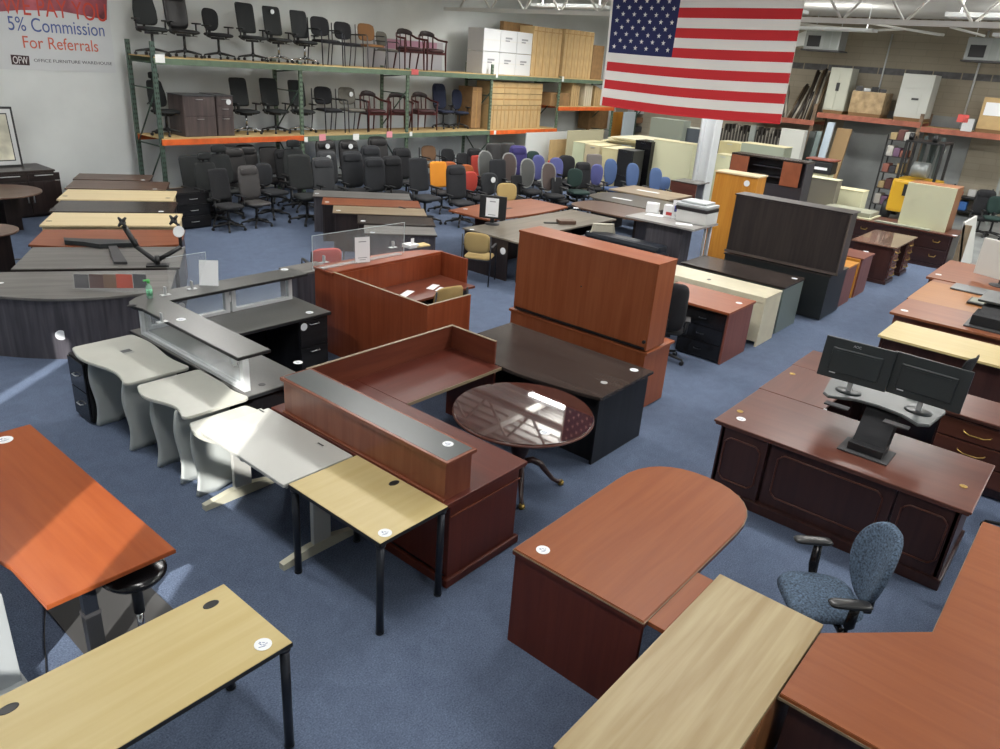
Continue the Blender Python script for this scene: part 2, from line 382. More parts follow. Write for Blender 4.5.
# ================================================================== foreground desks
def grommet(t, px, py, z, rx=.045, ry=.028, mat=black, rz=0, lab=None):
    p = t.loc2(G(px, py, z)) if px is not None else py
    m = t.l(); m.lathe(p.x, p.y, [(rx, p.z-.004), (rx, p.z+.0015), (rx*.78, p.z+.0015), (rx*.74, p.z+.0008)], 22, 1, ry/rx)
    return t.add('grommet', m, mat, None, lab or 'dark oval cable grommet')
def tube_table(name, label, x0, x1, y0, y1, z, grom, stk_, long_rail=True):
    t = T(name, label, 'table', ((x0+x1)/2, (y0+y1)/2, 0))
    t.add('tabletop', t.w().box(x0, x1, y0, y1, z-.028, z, .003), [wood('maple', 'x')])
    e = .0015; m = t.w()
    m.box(x0-e, x1+e, y0-e, y0+.004, z-.03, z-.004); m.box(x0-e, x1+e, y1-.004, y1+e, z-.03, z-.004)
    m.box(x0-e, x0+.004, y0-e, y1+e, z-.03, z-.004); m.box(x1-.004, x1+e, y0-e, y1+e, z-.03, z-.004)
    t.add('edge_band', m, black)
    m = t.w(); g = .055
    m.box(x0+g, x1-g, y0+g-.01, y0+g+.01, z-.07, z-.03); m.box(x0+g, x1-g, y1-g-.01, y1-g+.01, z-.07, z-.03)
    m.box(x0+g-.01, x0+g+.01, y0+g, y1-g, z-.07, z-.03); m.box(x1-g-.01, x1-g+.01, y0+g, y1-g, z-.07, z-.03)
    t.add('frame', m, blackmetal)
    g = .03
    for (a, b) in ((x0+g, y0+g), (x1-g, y0+g), (x0+g, y1-g), (x1-g, y1-g)):
        m = t.w(); m.cyl(a, b, .012, z-.03, .026, 20); m.cyl(a, b, 0, .014, .029, 16); m.cyl(a, b, z-.05, z-.03, .034, 16)
        t.add('leg', m, blackmetal)
    for a in grom: grommet(t, *a, z)
    for a in stk_: t.stick(*a, z)
    return t
tube_table('computer_table', 'long maple-top table with black tubular legs in the front left corner', .20, 1.73, 2.62, 3.27, .74, [(211, 604.5), (8, 709)], [(263, 644.5)])
tube_table('computer_table', 'small square maple-top table with four black round legs, mid floor', 2.60, 3.21, 2.93, 3.89, .755, [(394, 483)], [(385, 533)])

# orange sit-stand corner desk at the left edge
t = T('corner_desk', 'orange cherry height-adjustable corner desk in sunlight at left', 'desk', (1.1, 5.0, 0))
pts = [(1.70, 3.75), (1.70, 5.96), (-.25, 5.96), (-.25, 5.3), (.55, 5.05), (.93, 4.42), (.97, 4.22), (.98, 3.75)]
t.add('desktop', t.w().prism(pts, .71, .74, .004), wood('orange', 'y'))
def lift_leg(t, x, y, ztop, fx=.3, ang=0):
    m = t.w(); m.box(x-.045, x+.045, y-.035, y+.035, .05, .36, .004); t.add('leg', m, black)
    m = t.w(); m.box(x-.04, x+.04, y-.03, y+.03, .36, ztop-.02, .004)
    for k in range(5): m.cyl(x-.03+.015*k, y-.032, .50, .503, .003, 6)
    t.add('leg_column', m, blackmetal)
    m = t.w(); m.box(x-.048, x+.048, y-.038, y+.038, .35, .375); t.add('leg_collar', m, darkgrey, None, 'grey band round the lifting column'); m = t.w(); m.box(x-.05, x+.05, y-.04, y+.04, .62, .65); t.add('leg_collar', m, darkgrey, None, 'grey band round the lifting column')
    m = t.w(); m.box(x-.04-fx, x+.04+fx, y-.035, y+.035, .0, .05, .012); t.add('foot', m, black)
lift_leg(t, 1.27, 4.02, .71, .22)
lift_leg(t, 1.35, 5.7, .71, .25)
m = t.w(); m.box(1.30, 1.36, 4.05, 5.67, .665, .71); t.add('crossbar', m, black)
t.stick(4, 440, .74, .06)
_s = G(134, 573, .59); c_ = T('task_stool', 'round black stool with a metal post pushed under the orange corner desk', 'stool', (_s.x, _s.y, 0))
m = c_.l(); m.lathe(0, 0, [(.08, .55), (.165, .565), (.185, .59), (.185, .605), (.16, .625), (.06, .632)], 30); c_.add('seat', m, blackgloss)
m = c_.l(); m.cyl(0, 0, .3, .55, .032); c_.add('post_sleeve', m, black)
m = c_.l(); m.cyl(0, 0, .05, .31, .021); c_.add('post', m, chrome)
m = c_.l(); m.lathe(0, 0, [(.2, 0), (.2, .012), (.17, .03), (.04, .06)], 30); c_.add('base', m, black)
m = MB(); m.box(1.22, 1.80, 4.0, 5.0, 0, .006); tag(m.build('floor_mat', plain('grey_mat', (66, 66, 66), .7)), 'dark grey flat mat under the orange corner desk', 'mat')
m = MB(); m.tube([Vector((1.23, 4.72, .01)), Vector((1.12, 4.45, .006)), Vector((1.0, 4.1, .006)), Vector((.80, 3.95, .006)), Vector((.6, 3.9, .006))], .004, 8)
tag(m.build('power_cable', black), 'thin black power cable trailing over the carpet by the orange desk', 'cable')
t = T('gray_end_panel', 'pale grey metal desk end standing at the far left edge', 'panel', (.62, 4.35, 0))
t.e.name = 'metal_desk_end'
m = t.w(); m.box(.50, .88, 4.12, 4.20, 0.02, .66, .004); m.box(.46, .90, 4.08, 4.24, 0, .03, .008); t.add('panel', m, plain('pale_grey_metal', (178, 184, 186), .4, .1))
m = t.w(); m.cyl(.62, 4.42, .0, .66, .09, 24); t.add('post', m, plain('post_grey', (110, 112, 114), .3, .5))

# ---- grey rectangular table with T legs
t = T('training_table', 'light grey rectangular table with two grommets, half in sunlight', 'table', (2.9, 4.48, 0))
x0, x1, y0, y1 = 2.58, 3.20, 3.925, 5.03
m = t.w(); m.box(x0, x1, y0, y1, .712, .74, .006); t.add('tabletop', m, whitelam)
for y in (4.98, 4.03):
    yy = 5.05 if y > 4.5 else 3.97
    m = t.w(); m.box(2.84, 3.0, yy-.02, yy+.02, .06, .7, .005); t.add('leg', m, whitelam)
    m = t.w(); m.poly3([(2.56, yy-.028, 0), (2.56, yy-.028, .05), (2.8, yy-.028, .09), (3.02, yy-.028, .09), (3.22, yy-.028, .05), (3.22, yy-.028, 0)], (0, .056, 0)); t.add('foot', m, plain('foot_cream', (198, 196, 176), .4))
    m = t.w(); m.box(2.62, 3.16, yy-.02, yy+.02, .68, .712); t.add('bracket', m, whitelam)
m = t.w(); m.box(2.88, 2.93, 4.05, 4.96, .62, .7); t.add('crossbar', m, whitelam)
for (a, b) in ((262, 411), (321, 444.5)):
    p = G(a, b, .74); m = t.w(); m.box(p.x-.02, p.x+.02, p.y-.045, p.y+.045, .738, .7425, .001); m.mi = 1; m.box(p.x-.012, p.x+.004, p.y-.036, p.y+.036, .7425, .743)
    t.add('grommet', m, [whitelam, black], None, 'grey slot cable grommet')

# ---- wavy moulded tables
def wavy_top(x0, x1, y0, y1, w=.045):
    P = []; n = 14; r = .05
    def arc(cx, cy, a0): return [(cx+r*math.cos(R(a0+k*22.5)), cy+r*math.sin(R(a0+k*22.5))) for k in range(5)]
    P += arc(x0+r, y0+r, 180); P += arc(x1-r, y0+r, 270)
    for k in range(1, n):
        v = k/n; P.append((x1+w*.55*math.sin(2*PI*v)*-1, y0+r+(y1-y0-2*r)*v))
    P += arc(x1-r, y1-r, 0); P += arc(x0+r, y1-r, 90)
    for k in range(1, n):
        v = 1-k/n; P.append((x0-w*math.sin(2*PI*v)*-1, y0+r+(y1-y0-2*r)*v))
    return P
def wavy_table(label, x0, x1, y0, y1, gaps, sc=None):
    t = T('molded_table', label, 'table', ((x0+x1)/2, (y0+y1)/2, 0), 0, 'wavy grey molded tables')
    t.add('tabletop', t.w().prism(wavy_top(x0, x1, y0, y1), .712, .74, .005), greylam)
    # two wavy sheet legs, each a wide panel flaring to the floor with an arched foot
    for (ya, dy) in gaps:
        m = t.w(); n, k = 16, 12; th = .018; g = []
        for i in range(n+1):
            u = i/n; row = []
            for j in range(k+1):
                v = j/k
                xx = x0+.03+(x1-x0-.1)*u + .0
                z = .712*v
                # floor edge lifts in the middle: the arch between the two feet
                lift = .055*math.sin(PI*max(0, (u-.4)/.6))*(1-v)+.02*(1-v)*max(0, 1-u/.06)
                yy = ya + dy*(u) + .018*math.sin(PI*2*u+.6)*(1-.3*v)
                xx += .022*math.sin(PI*2*v)*(1-u)-.02*(1-u)*(1-v)
                row.append((xx, yy, max(z, 0)+lift))
            g.append(row)
        A = [[m.bm.verts.new(Vector(p)-m.o) for p in r_] for r_ in g]; B = [[m.bm.verts.new(Vector((p[0], p[1]+th, p[2]))-m.o) for p in r_] for r_ in g]
        fs = []
        for i in range(n):
            for j in range(k):
                fs.append(m.bm.faces.new((A[i][j], A[i+1][j], A[i+1][j+1], A[i][j+1]))); fs.append(m.bm.faces.new((B[i][j], B[i][j+1], B[i+1][j+1], B[i+1][j])))
        for i in range(n):
            fs.append(m.bm.faces.new((A[i][0], B[i][0], B[i+1][0], A[i+1][0]))); fs.append(m.bm.faces.new((A[i][k], A[i+1][k], B[i+1][k], B[i][k])))
        for j in range(k):
            fs.append(m.bm.faces.new((A[0][j], A[0][j+1], B[0][j+1], B[0][j]))); fs.append(m.bm.faces.new((A[n][j], B[n][j], B[n][j+1], A[n][j+1])))
        for f in fs: f.smooth = True
        bmesh.ops.recalc_face_normals(m.bm, faces=fs)
        t.add('leg_panel', m, greylam2)
    return t
w1 = wavy_table('largest wavy grey molded table, next to the black filing pedestal', 2.56, 3.16, 6.22, 7.36, [(7.02, .02), (6.34, .02)])
p = G(106+.0, 351.5, .74); p = G(127, 351.5, .74)
m = w1.w(); m.box(p.x-.05, p.x+.05, p.y-.06, p.y+.06, .74, .7415); m.mi = 1; m.box(p.x-.045, p.x+.045, p.y-.02, p.y+.05, .7415, .742); w1.add('label_card', m, [plain('label_grey', (170, 172, 168), .6), plain('label_dark', (96, 98, 98), .6)])
w2 = wavy_table('middle wavy grey molded table of the three in a row', 2.60, 3.20, 5.30, 6.14, [(5.90, .02), (5.50, .02)])
w3 = wavy_table('wavy grey molded table mostly hidden under the sunlit rectangular table', 2.60, 3.14, 4.45, 5.27, [(5.235, -.01)])
for o in (w3.e,):
    o.location.z = 0
for ch in [c for c in COL.objects if c.parent is w3.e]:
    for v in ch.data.vertices: v.co.z *= .95
# black pedestal in front of the wavy tables
def handle_bow(m, x, y, z, w, ax='x', out=(0, -1), r=.006, d=.025):
    ox, oy = out
    if ax == 'x': P = [(x-w/2, y, z), (x-w/2+.01, y+oy*d, z), (x+w/2-.01, y+oy*d, z), (x+w/2, y, z)]
    else: P = [(x, y-w/2, z), (x+ox*d, y-w/2+.01, z), (x+ox*d, y+w/2-.01, z), (x, y+w/2, z)]
    m.tube(P, r, 6); return m
def pedestal(t, x0, x1, y0, y1, z1, body, front, face, nd, hm, z0=.02, heights=None, hw=.1, parent=None, style='bow', dname='drawer'):
    # box body with drawer fronts on one side; face in '-x','+x','-y','+y'
    m = t.w(); m.box(x0, x1, y0, y1, z0, z1, .003); b = t.add('body', m, body, parent)
    hs = heights or [1/nd]*nd; s = sum(hs); z = z1-.012
    for h in hs:
        hh = (z1-z0-.024)*h/s; a, c = z-hh+.004, z-.004; z -= hh; m = t.w(); q = .018; e = .008
        if face == '-y': m.box(x0+e, x1-e, y0-q, y0, a, c, .003)
        elif face == '+y': m.box(x0+e, x1-e, y1, y1+q, a, c, .003)
        elif face == '-x': m.box(x0-q, x0, y0+e, y1-e, a, c, .003)
        else: m.box(x1, x1+q, y0+e, y1-e, a, c, .003)
        d = t.add(dname, m, front, parent)
        if hm is not None:
            m = t.w(); zc = (a+c)/2 if style != 'top' else c-.05
            if face == '-y': handle_bow(m, (x0+x1)/2, y0-q, zc, hw, 'x', (0, -1))
            elif face == '+y': handle_bow(m, (x0+x1)/2, y1+q, zc, hw, 'x', (0, 1))
            elif face == '-x': handle_bow(m, x0-q, (y0+y1)/2, zc, hw, 'y', (-1, 0))
            else: handle_bow(m, x1+q, (y0+y1)/2, zc, hw, 'y', (1, 0))
            hd = t.add('handle', m, hm); hd.parent = d
    return b
t = T('filing_pedestal', 'small black gloss filing pedestal beside the largest wavy table', 'cabinet', (2.72, 7.24, 0))
pedestal(t, 2.56, 3.0, 7.09, 7.44, .66, blackgloss, blackgloss, '-x', 2, silver)

# ================================================================== black and glass reception desk
t = T('reception_desk', 'L-shaped black reception desk with a raised grey counter on silver framed glass', 'reception desk', (3.9, 6.6, 0))
WT = .74; CT = 1.07
poly = [(3.21, 5.44), (3.52, 5.44), (3.52, 7.22), (5.22, 7.22), (5.22, 7.56), (3.66, 7.56), (3.16, 7.44), (3.16, 7.25)]
poly = [(3.19, 5.44), (3.51, 5.44), (3.51, 7.21), (5.22, 7.23), (5.22, 7.56), (3.46, 7.56), (3.30, 7.50), (3.19, 7.41), (3.15, 7.32), (3.155, 7.22), (3.185, 7.12)]
m = t.w(); m.prism(poly, CT-.025, CT, .002); t.add('transaction_counter', m, [greycounter])
m = t.w()
ed = [(3.186, 5.436), (3.515, 5.436), (3.515, 7.205), (5.226, 7.226), (5.226, 7.564), (3.458, 7.564), (3.296, 7.505), (3.185, 7.413), (3.145, 7.322), (3.15, 7.219), (3.18, 7.118)]
m.prism(ed, CT-.03, CT-.006); t.add('counter_edge', m, black)
wp = [(3.19, 5.33), (3.82, 5.33), (3.82, 6.72), (5.17, 6.72), (5.17, 7.48), (3.19, 7.48)]
m = t.w(); m.prism(wp, WT-.028, WT, .002); t.add('worktop', m, greycounter)
m = t.w(); m.prism([(a+.0 if a > 3.5 else a-.004, b+(.004 if b > 7 else -.004)) for a, b in wp], WT-.034, WT-.006); t.add('worktop_edge', m, black)
def glaspanel(xa, ya, xb, yb, za, zb):
    d = Vector((xb-xa, yb-ya, 0)); L = d.length; d.normalize(); n = Vector((-d.y, d.x, 0)); f = .03
    m = t.w()
    def bar(s0, s1, q0, q1):
        P = [Vector((xa, ya, 0))+d*s+n*o for s, o in ((s0, -f), (s1, -f), (s1, f), (s0, f))]
        m.prism([(p.x, p.y) for p in P], q0, q1)
    bar(0, .05, za+.001, zb); bar(L-.05, L, za+.001, zb); bar(.0502, L-.0502, za+.001, za+.035); bar(.0502, L-.0502, zb-.03, zb)
    t.add('panel_frame', m, alum)
    m = t.w(); P = [Vector((xa, ya, 0))+d*s+n*o for s, o in ((.05, -.003), (L-.05, -.003), (L-.05, .003), (.05, .003))]
    m.prism([(p.x, p.y) for p in P], za+.035, zb-.03); t.add('glass_pane', m, glass('clear_glass_b', (200, 210, 214), .04, .22))
glaspanel(3.25, 5.42, 3.25, 7.30, WT, CT-.03)
glaspanel(3.32, 7.40, 4.27, 7.40, WT, CT-.03)
glaspanel(4.30, 7.40, 5.10, 7.40, WT, CT-.03)
m = t.w(); m.box(3.22, 3.24, 5.38, 7.46, .02, WT-.03); m.box(3.24, 5.1, 7.44, 7.46, .02, WT-.03); m.box(3.24, 3.8, 5.38, 5.40, .02, WT-.03); m.box(3.76, 3.78, 5.40, 6.70, .3, WT-.03); t.add('modesty_panel', m, blackgloss)
pedestal(t, 4.75, 5.14, 6.76, 7.42, WT-.035, wood('black_wood', 'z'), wood('black_wood', 'x'), '-y', 2, silver, hw=.13, style='top')
t.stick(328, 344-.0, .5, .001)
for a in ((181, 319.5, CT), (284.5, 269.5, CT), (309.5, 312.5, WT), (298, 362.5, WT)): t.stick(*a)
for (X, px, py) in ((3.245, 234.8, 361),): 
    P = FX(px, py, X); m = t.w(); m.tube([(X-.012, P.y, P.z), (X-.009, P.y, P.z)], .045, 20); t.add('price_sticker', m, stickm, None, 'round white price sticker')
for (px, py) in ((231.5, 298), (181, 306.5)):
    P = FY(px, py, 7.39); m = t.w(); m.tube([(P.x, 7.388, P.z), (P.x, 7.385, P.z)], .045, 20); t.add('price_sticker', m, stickm, None, 'round white price sticker')
P = FY(304, 327, 6.74); m = t.w(); m.tube([(P.x, 6.741, P.z), (P.x, 6.738, P.z)], .045, 20); t.add('price_sticker', m, stickm, None, 'round white price sticker')
g_ = G(262, 384.5, WT); grommet(t, 262, 384.5, WT, .032, .032)
# sneeze guard panes and clamps on the black desk
t = T('sneeze_guard', 'clear acrylic sneeze guard on the black reception counter', 'screen', (3.6, 7.5, CT))
def clamp(t, px, py, z=CT, s=1.0):
    P = G(px, py, z); m = t.w(); m.box(P.x-.05*s, P.x+.05*s, P.y-.028*s, P.y+.028*s, z, z+.006, .002); m.box(P.x-.008, P.x+.008, P.y-.02*s, P.y+.02*s, z, z+.09, .003); t.add('clamp', m, silver, None, 'silver screen clamp')
m = t.w(); m.box(3.66, 4.1, 7.50, 7.506, CT+.012, CT+.36); t.add('pane', m, glass()); m = t.w(); m.box(3.66, 4.1, 7.499, 7.507, CT+.36, CT+.363); m.box(4.1, 4.103, 7.499, 7.507, CT+.012, CT+.363); t.add('pane_edge', m, plain('acrylic_edge', (196, 208, 212), .3))
clamp(t, 165.5, 295); clamp(t, 192, 289)
clamp(t, 162, 322)
# small upright sign holder
def sign_holder(label, P, w, h, az, lean=12, text=True, slots=None):
    t = T('sign_holder', label, 'sign', P, az)
    L = math.sin(R(lean)); 
    m = t.l(); m.box(-w/2-.004, w/2+.004, -.035, .05, 0, .004)
    m.poly3([(-w/2-.004, 0, .004), (w/2+.004, 0, .004), (w/2+.004, h*L, h+.004), (-w/2-.004, h*L, h+.004)], (0, .002, 0)); t.add('acrylic_stand', m, glass())
    m = t.l(); m.poly3([(-w/2, -.002, .006), (w/2, -.002, .006), (w/2, h*L-.002, h), (-w/2, h*L-.002, h)], (0, .001, 0)); t.add('sheet', m, paper)
    if text:
        m = t.l()
        for (u, v, ww, hh) in [(0, .82, .5, .03), (0, .2, .6, .02), (0, .12, .42, .02)]:
            z = h*v; y = h*L*v-.0028; m.box(-w*ww/2, w*ww/2, y-.0004, y, z-hh*h/2, z+hh*h/2)
        t.add('print', m, plain('print_grey', (120, 124, 132), .8))
    return t
sign_holder('white sheet in a clear upright holder on the black reception counter', G(209, 286, CT), .2, .27, R(-42), 16, False)
# hand sanitiser bottle
t = T('sanitizer_bottle', 'clear bottle with green pump standing on the black reception counter', 'bottle', G(150, 298, CT))
m = t.l(); m.lathe(0, 0, [(.028, 0), (.03, .01), (.03, .12), (.012, .15), (.012, .16)], 18); t.add('bottle_body', m, glass('sanitizer_plastic', (170, 210, 190), .1, .55))
m = t.l(); m.lathe(0, 0, [(.0305, .03), (.0305, .1)], 18); t.add('bottle_label', m, plain('bottle_label', (120, 190, 150), .5, var=.25, vscale=60))
m = t.l(); m.cyl(0, 0, .16, .19, .016); m.box(-.05, .012, -.01, .01, .185, .2, .003); t.add('pump', m, plain('pump_green', (90, 190, 100), .4))
m = MB(); P = G(132, 306, CT); m.lathe(P.x, P.y, [(.035, CT), (.04, CT+.006), (.02, CT+.012)], 16, 1.2, .8)
m.build('coaster', black); tag(bpy.data.objects['coaster'], 'small black disc lying by the edge of the black counter', 'disc')
# colour sample chips leaning on grey desk
# ================================================================== cherry cubicle reception
t = T('reception_desk', 'red cherry reception cubicle with high sides and a sneeze guard', 'reception desk', (6.3, 6.5, 0))
ch = wood('cherryred', 'z') if 'cherryred' in WOODC else None
WOODC['cherryred'] = ((146, 76, 48), (128, 62, 38), .28); ch = wood('cherryred', 'z'); chx = wood('cherryred', 'x')
x0, x1, y0, y1 = 5.50, 7.38, 5.47, 7.30; h = 1.07
def bx(t, name, mat, *a, bev=.003, **k): return t.add(name, t.w().box(*a, bev), mat, **k)
bx(t, 'side_panel', ch, x0, x0+.03, y0, 7.46, 0, h)
bx(t, 'front_panel', ch, x0+.03, 6.2, y0, y0+.03, 0, h)
bx(t, 'side_panel', ch, x1-.03, x1, 6.60, 7.1, 0, h)
bx(t, 'back_panel', ch, x0+.03, x1-.03, 7.08, 7.11, 0, h-.03)
m = t.w(); m.prism([(5.47, 7.09), (7.40, 7.09), (7.40, 7.14), (7.2, 7.32), (6.8, 7.42), (6.3, 7.47), (5.9, 7.47), (5.47, 7.46)], h-.03, h, .003); t.add('counter_top', m, wood('cherrycounter', 'x') if 'cherrycounter' in WOODC else chx)
bx(t, 'worktop', wood('cherrydeep', 'x'), x0+.03, x1-.03, 6.42, 7.08, .71, .74)
bx(t, 'worktop', wood('cherrydeep', 'y'), x0+.03, 6.16, y0+.45, 6.42, .71, .74)
m = t.w(); m.box(x0-.001, x0+.031, y0, 7.1, h, h+.002); m.box(x0+.03, 6.2, y0-.001, y0+.031, h, h+.002); t.add('edge_strip', m, wood('tan', 'y'), None, 'pale edge strip')
pedestal(t, 6.75, 7.3, 6.5, 7.05, .70, blackfab, black, '-y', 2, None)
for (px, py, w_, lab) in ((433, 287, .12, 'loose white sheet at the right on the worktop inside the red cubicle'), (441, 289.5, .09, 'small white slip beside the sheet inside the red cubicle'), (406, 294, .16, 'pale sheet at the inner corner of the red cubicle worktop')):
    p = G(px, py, .74); m = MB(p); m.box(p.x-w_, p.x+w_, p.y-.05, p.y+.05, .7405, .743, rz=.4); o = m.build('paper_sheet', paper); o.location = p; tag(o, lab, 'paper')
t = T('sneeze_guard', 'large clear sneeze guard standing on the red cubicle counter', 'screen', (6.3, 7.3, h))
m = t.w(); m.box(5.36, 6.85, 7.30, 7.306, h+.012, h+.42); t.add('pane', m, glass())
m = t.w(); m.box(5.36, 6.85, 7.299, 7.307, h+.42, h+.424); m.box(5.356, 5.36, 7.299, 7.307, h+.012, h+.424); m.box(6.85, 6.854, 7.299, 7.307, h+.012, h+.424); t.add('pane_edge', m, plain('acrylic_edge', (196, 208, 212), .3))
m = t.w(); m.box(5.48, 6.78, 7.26, 7.35, h, h+.012, .002); t.add('base_rail', m, glass('rail_acrylic', (220, 225, 225), .05, .4))
clamp(t, 324, 262.5, h, 1.2); clamp(t, 393, 247.5, h, 1.2)
t = sign_holder('white notice with print standing in front of the sneeze guard', Vector((6.08, 7.24, h)), .2, .33, R(-18), 2)
m = t.l(); m.box(-.055, .055, -.0045, -.004, .1, .19); 
m.bm.free()
t = T('card_tray', 'white tray with tan papers on the end of the red cubicle counter', 'tray', G(411, 247, h))
t.e.rotation_euler.z = 0
m = t.l(); m.box(-.1, .08, -.08, .08, 0, .05, .004); t.add('tray', m, whitep)
m = t.l(); m.box(-.03, .03, -.03, -.025, .05, .13, .001); t.add('card', m, paper)
m = t.l(); m.box(.05, .28, -.1, .06, .001, .02, 0, -.15); t.add('folder', m, plain('manila', (206, 182, 128), .7))
m = t.l(); m.tube([(-.02+.06*math.cos(a), .02, .1+.045*math.sin(a)) for a in [k*PI/8 for k in range(9)]], .004, 6); t.add('wire_loop', m, black)
# chairs by the cubicle come later

# ================================================================== mahogany reception L
t = T('reception_desk', 'long reddish mahogany L reception desk with a black-topped raised ledge', 'reception desk', (4.2, 4.0, 0))
mz, mx, my = wood('redmahog', 'z'), wood('redmahog', 'x'), wood('redmahog', 'y')
WOODC['ledge'] = ((128, 74, 54), (114, 62, 44), .22); lz = wood('ledge', 'z')
bx(t, 'desktop', my, 3.216, 4.12, 2.95, 5.018, .712, .745, bev=.006)
bx(t, 'front_panel', mz, 3.30, 3.33, 3.0, 4.9, 0.08, .712)
bx(t, 'end_panel', mz, 3.29, 4.06, 2.98, 3.01, .06, .712)
bx(t, 'plinth', mx, 3.265, 4.10, 2.955, 3.0, 0, .07, bev=.01)
bx(t, 'plinth', my, 3.265, 3.30, 3.0, 4.9, 0, .07, bev=.01)
bx(t, 'end_panel', mz, 3.33, 4.06, 4.86, 4.89, 0, .712)
m = t.w(); m.box(3.29, 4.07, 2.968, 2.978, .60, .61); t.add('trim_line', m, wood('ledge', 'x'))
pedestal(t, 3.70, 4.06, 3.02, 3.6, .70, mz, mz, '+x', 2, brass)
bx(t, 'ledge_front', lz, 3.245, 3.275, 3.0, 4.86, .745, 1.035)
bx(t, 'ledge_end', lz, 3.275, 3.51, 3.0, 3.03, .745, 1.035)
bx(t, 'ledge_end', lz, 3.275, 3.51, 4.83, 4.86, .745, 1.035)
bx(t, 'ledge_top', wood('ledge', 'y'), 3.225, 3.535, 2.975, 4.885, 1.035, 1.065, bev=.006)
bx(t, 'ledge_inlay', plain('black_green_laminate', (66, 72, 72), .3), 3.25, 3.512, 3.0, 4.865, 1.063, 1.0665)
bx(t, 'base_molding', wood('ledge', 'y'), 3.225, 3.25, 2.99, 4.87, .745, .765)
# return with raised rails
bx(t, 'return_top', mx, 4.122, 5.42, 4.32, 5.018, .712, .745, bev=.005)
bx(t, 'back_rail', wood('cherrydeep', 'x'), 3.60, 5.44, 5.02, 5.045, .30, .985)
bx(t, 'end_rail', wood('cherrydeep', 'y'), 5.42, 5.445, 4.42, 5.045, .30, .985)
bx(t, 'return_leg_panel', mz, 5.36, 5.39, 4.36, 5.0, 0, .712)
m = t.w(); m.box(3.60, 5.45, 5.018, 5.047, .985, .99); m.box(5.418, 5.447, 4.42, 5.02, .985, .99); t.add('edge_strip', m, wood('tan', 'x'), None, 'pale edge strip')
m = t.w(); m.box(4.13, 5.42, 4.315, 4.325, .713, .744); t.add('edge_strip', m, wood('tan', 'x'), None, 'pale edge strip')
t.stick(448, 444, 1.0665, .04)

# ---- round glass-topped table
t = T('round_table', 'round mahogany pedestal table with a glass top and claw feet', 'table', (4.79, 3.53, 0))
rr = .63
m = t.l(); m.lathe(0, 0, [(rr-.03, .705), (rr-.012, .712), (rr, .722), (rr, .73), (rr-.01, .742), (rr-.02, .744)], 64); t.add('tabletop', m, wood('mahog', 'x'))
m = t.l(); m.lathe(0, 0, [(rr-.012, .7445), (rr-.008, .747), (rr-.012, .7505)], 64); t.add('glass_top', m, plain('tabletop_glass', (62, 34, 30), .03, 0, .9, coat=1))
m = t.l(); m.lathe(0, 0, [(.16, .70), (.14, .68), (.05, .66), (.045, .55), (.065, .48), (.09, .40), (.075, .33), (.045, .28), (.07, .25), (.07, .2), (.03, .18)], 28); t.add('pedestal', m, wood('darkmahog', 'z'))
for k in range(4):
    a = R(-20+90*k-25); c_, s_ = math.cos(a), math.sin(a)
    pr = [(.05, .24), (.12, .26), (.2, .22), (.27, .13), (.33, .06), (.38, .035), (.42, .03)]
    m = t.l(); m.tube([(r_*c_, r_*s_, z_) for r_, z_ in pr], [.03, .032, .03, .024, .02, .022, .016], 10); lg = t.add('leg', m, wood('darkmahog', 'x'))
    m = t.l(); m.lathe(.41*c_, .41*s_, [(.018, 0), (.03, .012), (.03, .03), (.02, .048)], 14); f = t.add('claw_foot', m, brass); f.parent = lg
t.stick(545, 432.5, .751, .045)

# ---- black bow-front executive desk
t = T('executive_desk', 'black bow-front executive desk beside the round table', 'desk', (6.0, 4.2, 0))
P = [(5.56, 3.22), (6.56, 3.22), (6.56, 5.14), (5.56, 5.14)]
for k in range(1, 12):
    v = k/12; P.append((5.56-.14*math.sin(PI*v), 5.14-(1.92*v)))
m = t.w(); m.prism(P, .712, .745, .004); t.add('desktop', m, wood('brownblack', 'y'))
bx(t, 'end_panel', wood('black_wood', 'z'), 5.60, 6.52, 3.25, 3.28, 0, .712)
bx(t, 'end_panel', wood('black_wood', 'z'), 5.60, 6.52, 5.08, 5.11, 0, .712)
bx(t, 'modesty_panel', wood('black_wood', 'z'), 5.66, 5.68, 3.28, 5.08, .0, .712)
pedestal(t, 5.9, 6.48, 3.29, 3.7, .70, black, black, '+x', 3, silver)
pedestal(t, 5.9, 6.48, 4.66, 5.07, .70, black, black, '+x', 3, silver)
t.stick(634, 370, .745); grommet(t, 604, 382.5, .745, .035, .035, silver, lab='round metal cable grommet')

# ---- cherry credenza with closed hutch
t = T('hutch_credenza', 'tall cherry credenza with a closed hutch, back to the aisle', 'cabinet', (7.2, 4.5, 0))
hz, hy = wood('cherry', 'z'), wood('cherry', 'y'); WOODC['cherryhutch'] = WOODC['cherry']
bx(t, 'credenza_body', hz, 6.98, 7.56, 3.56, 5.48, .02, .715)
bx(t, 'credenza_top', hy, 6.96, 7.60, 3.53, 5.50, .715, .745)
HT = 1.74
bx(t, 'hutch_end', hz, 6.96, 7.36, 3.55, 3.575, .765, HT-.025)
bx(t, 'hutch_end', hz, 6.96, 7.36, 5.405, 5.43, .765, HT-.025)
bx(t, 'hutch_top', hy, 6.95, 7.37, 3.545, 5.435, HT-.025, HT)
bx(t, 'hutch_door', hz, 6.955, 6.98, 3.575, 5.405, .80, HT-.025)
bx(t, 'hutch_rail', plain('black_rail', (36, 34, 34), .4), 6.965, 6.99, 3.575, 5.405, .765, .80)
bx(t, 'hutch_back', hz, 7.34, 7.36, 3.575, 5.405, .765, HT-.025)
P1 = FX(644, 342, 6.95); m = t.w(); m.tube([(6.955, P1.y, P1.z), (6.935, P1.y, P1.z)], .02, 14); t.add('lock', m, black)
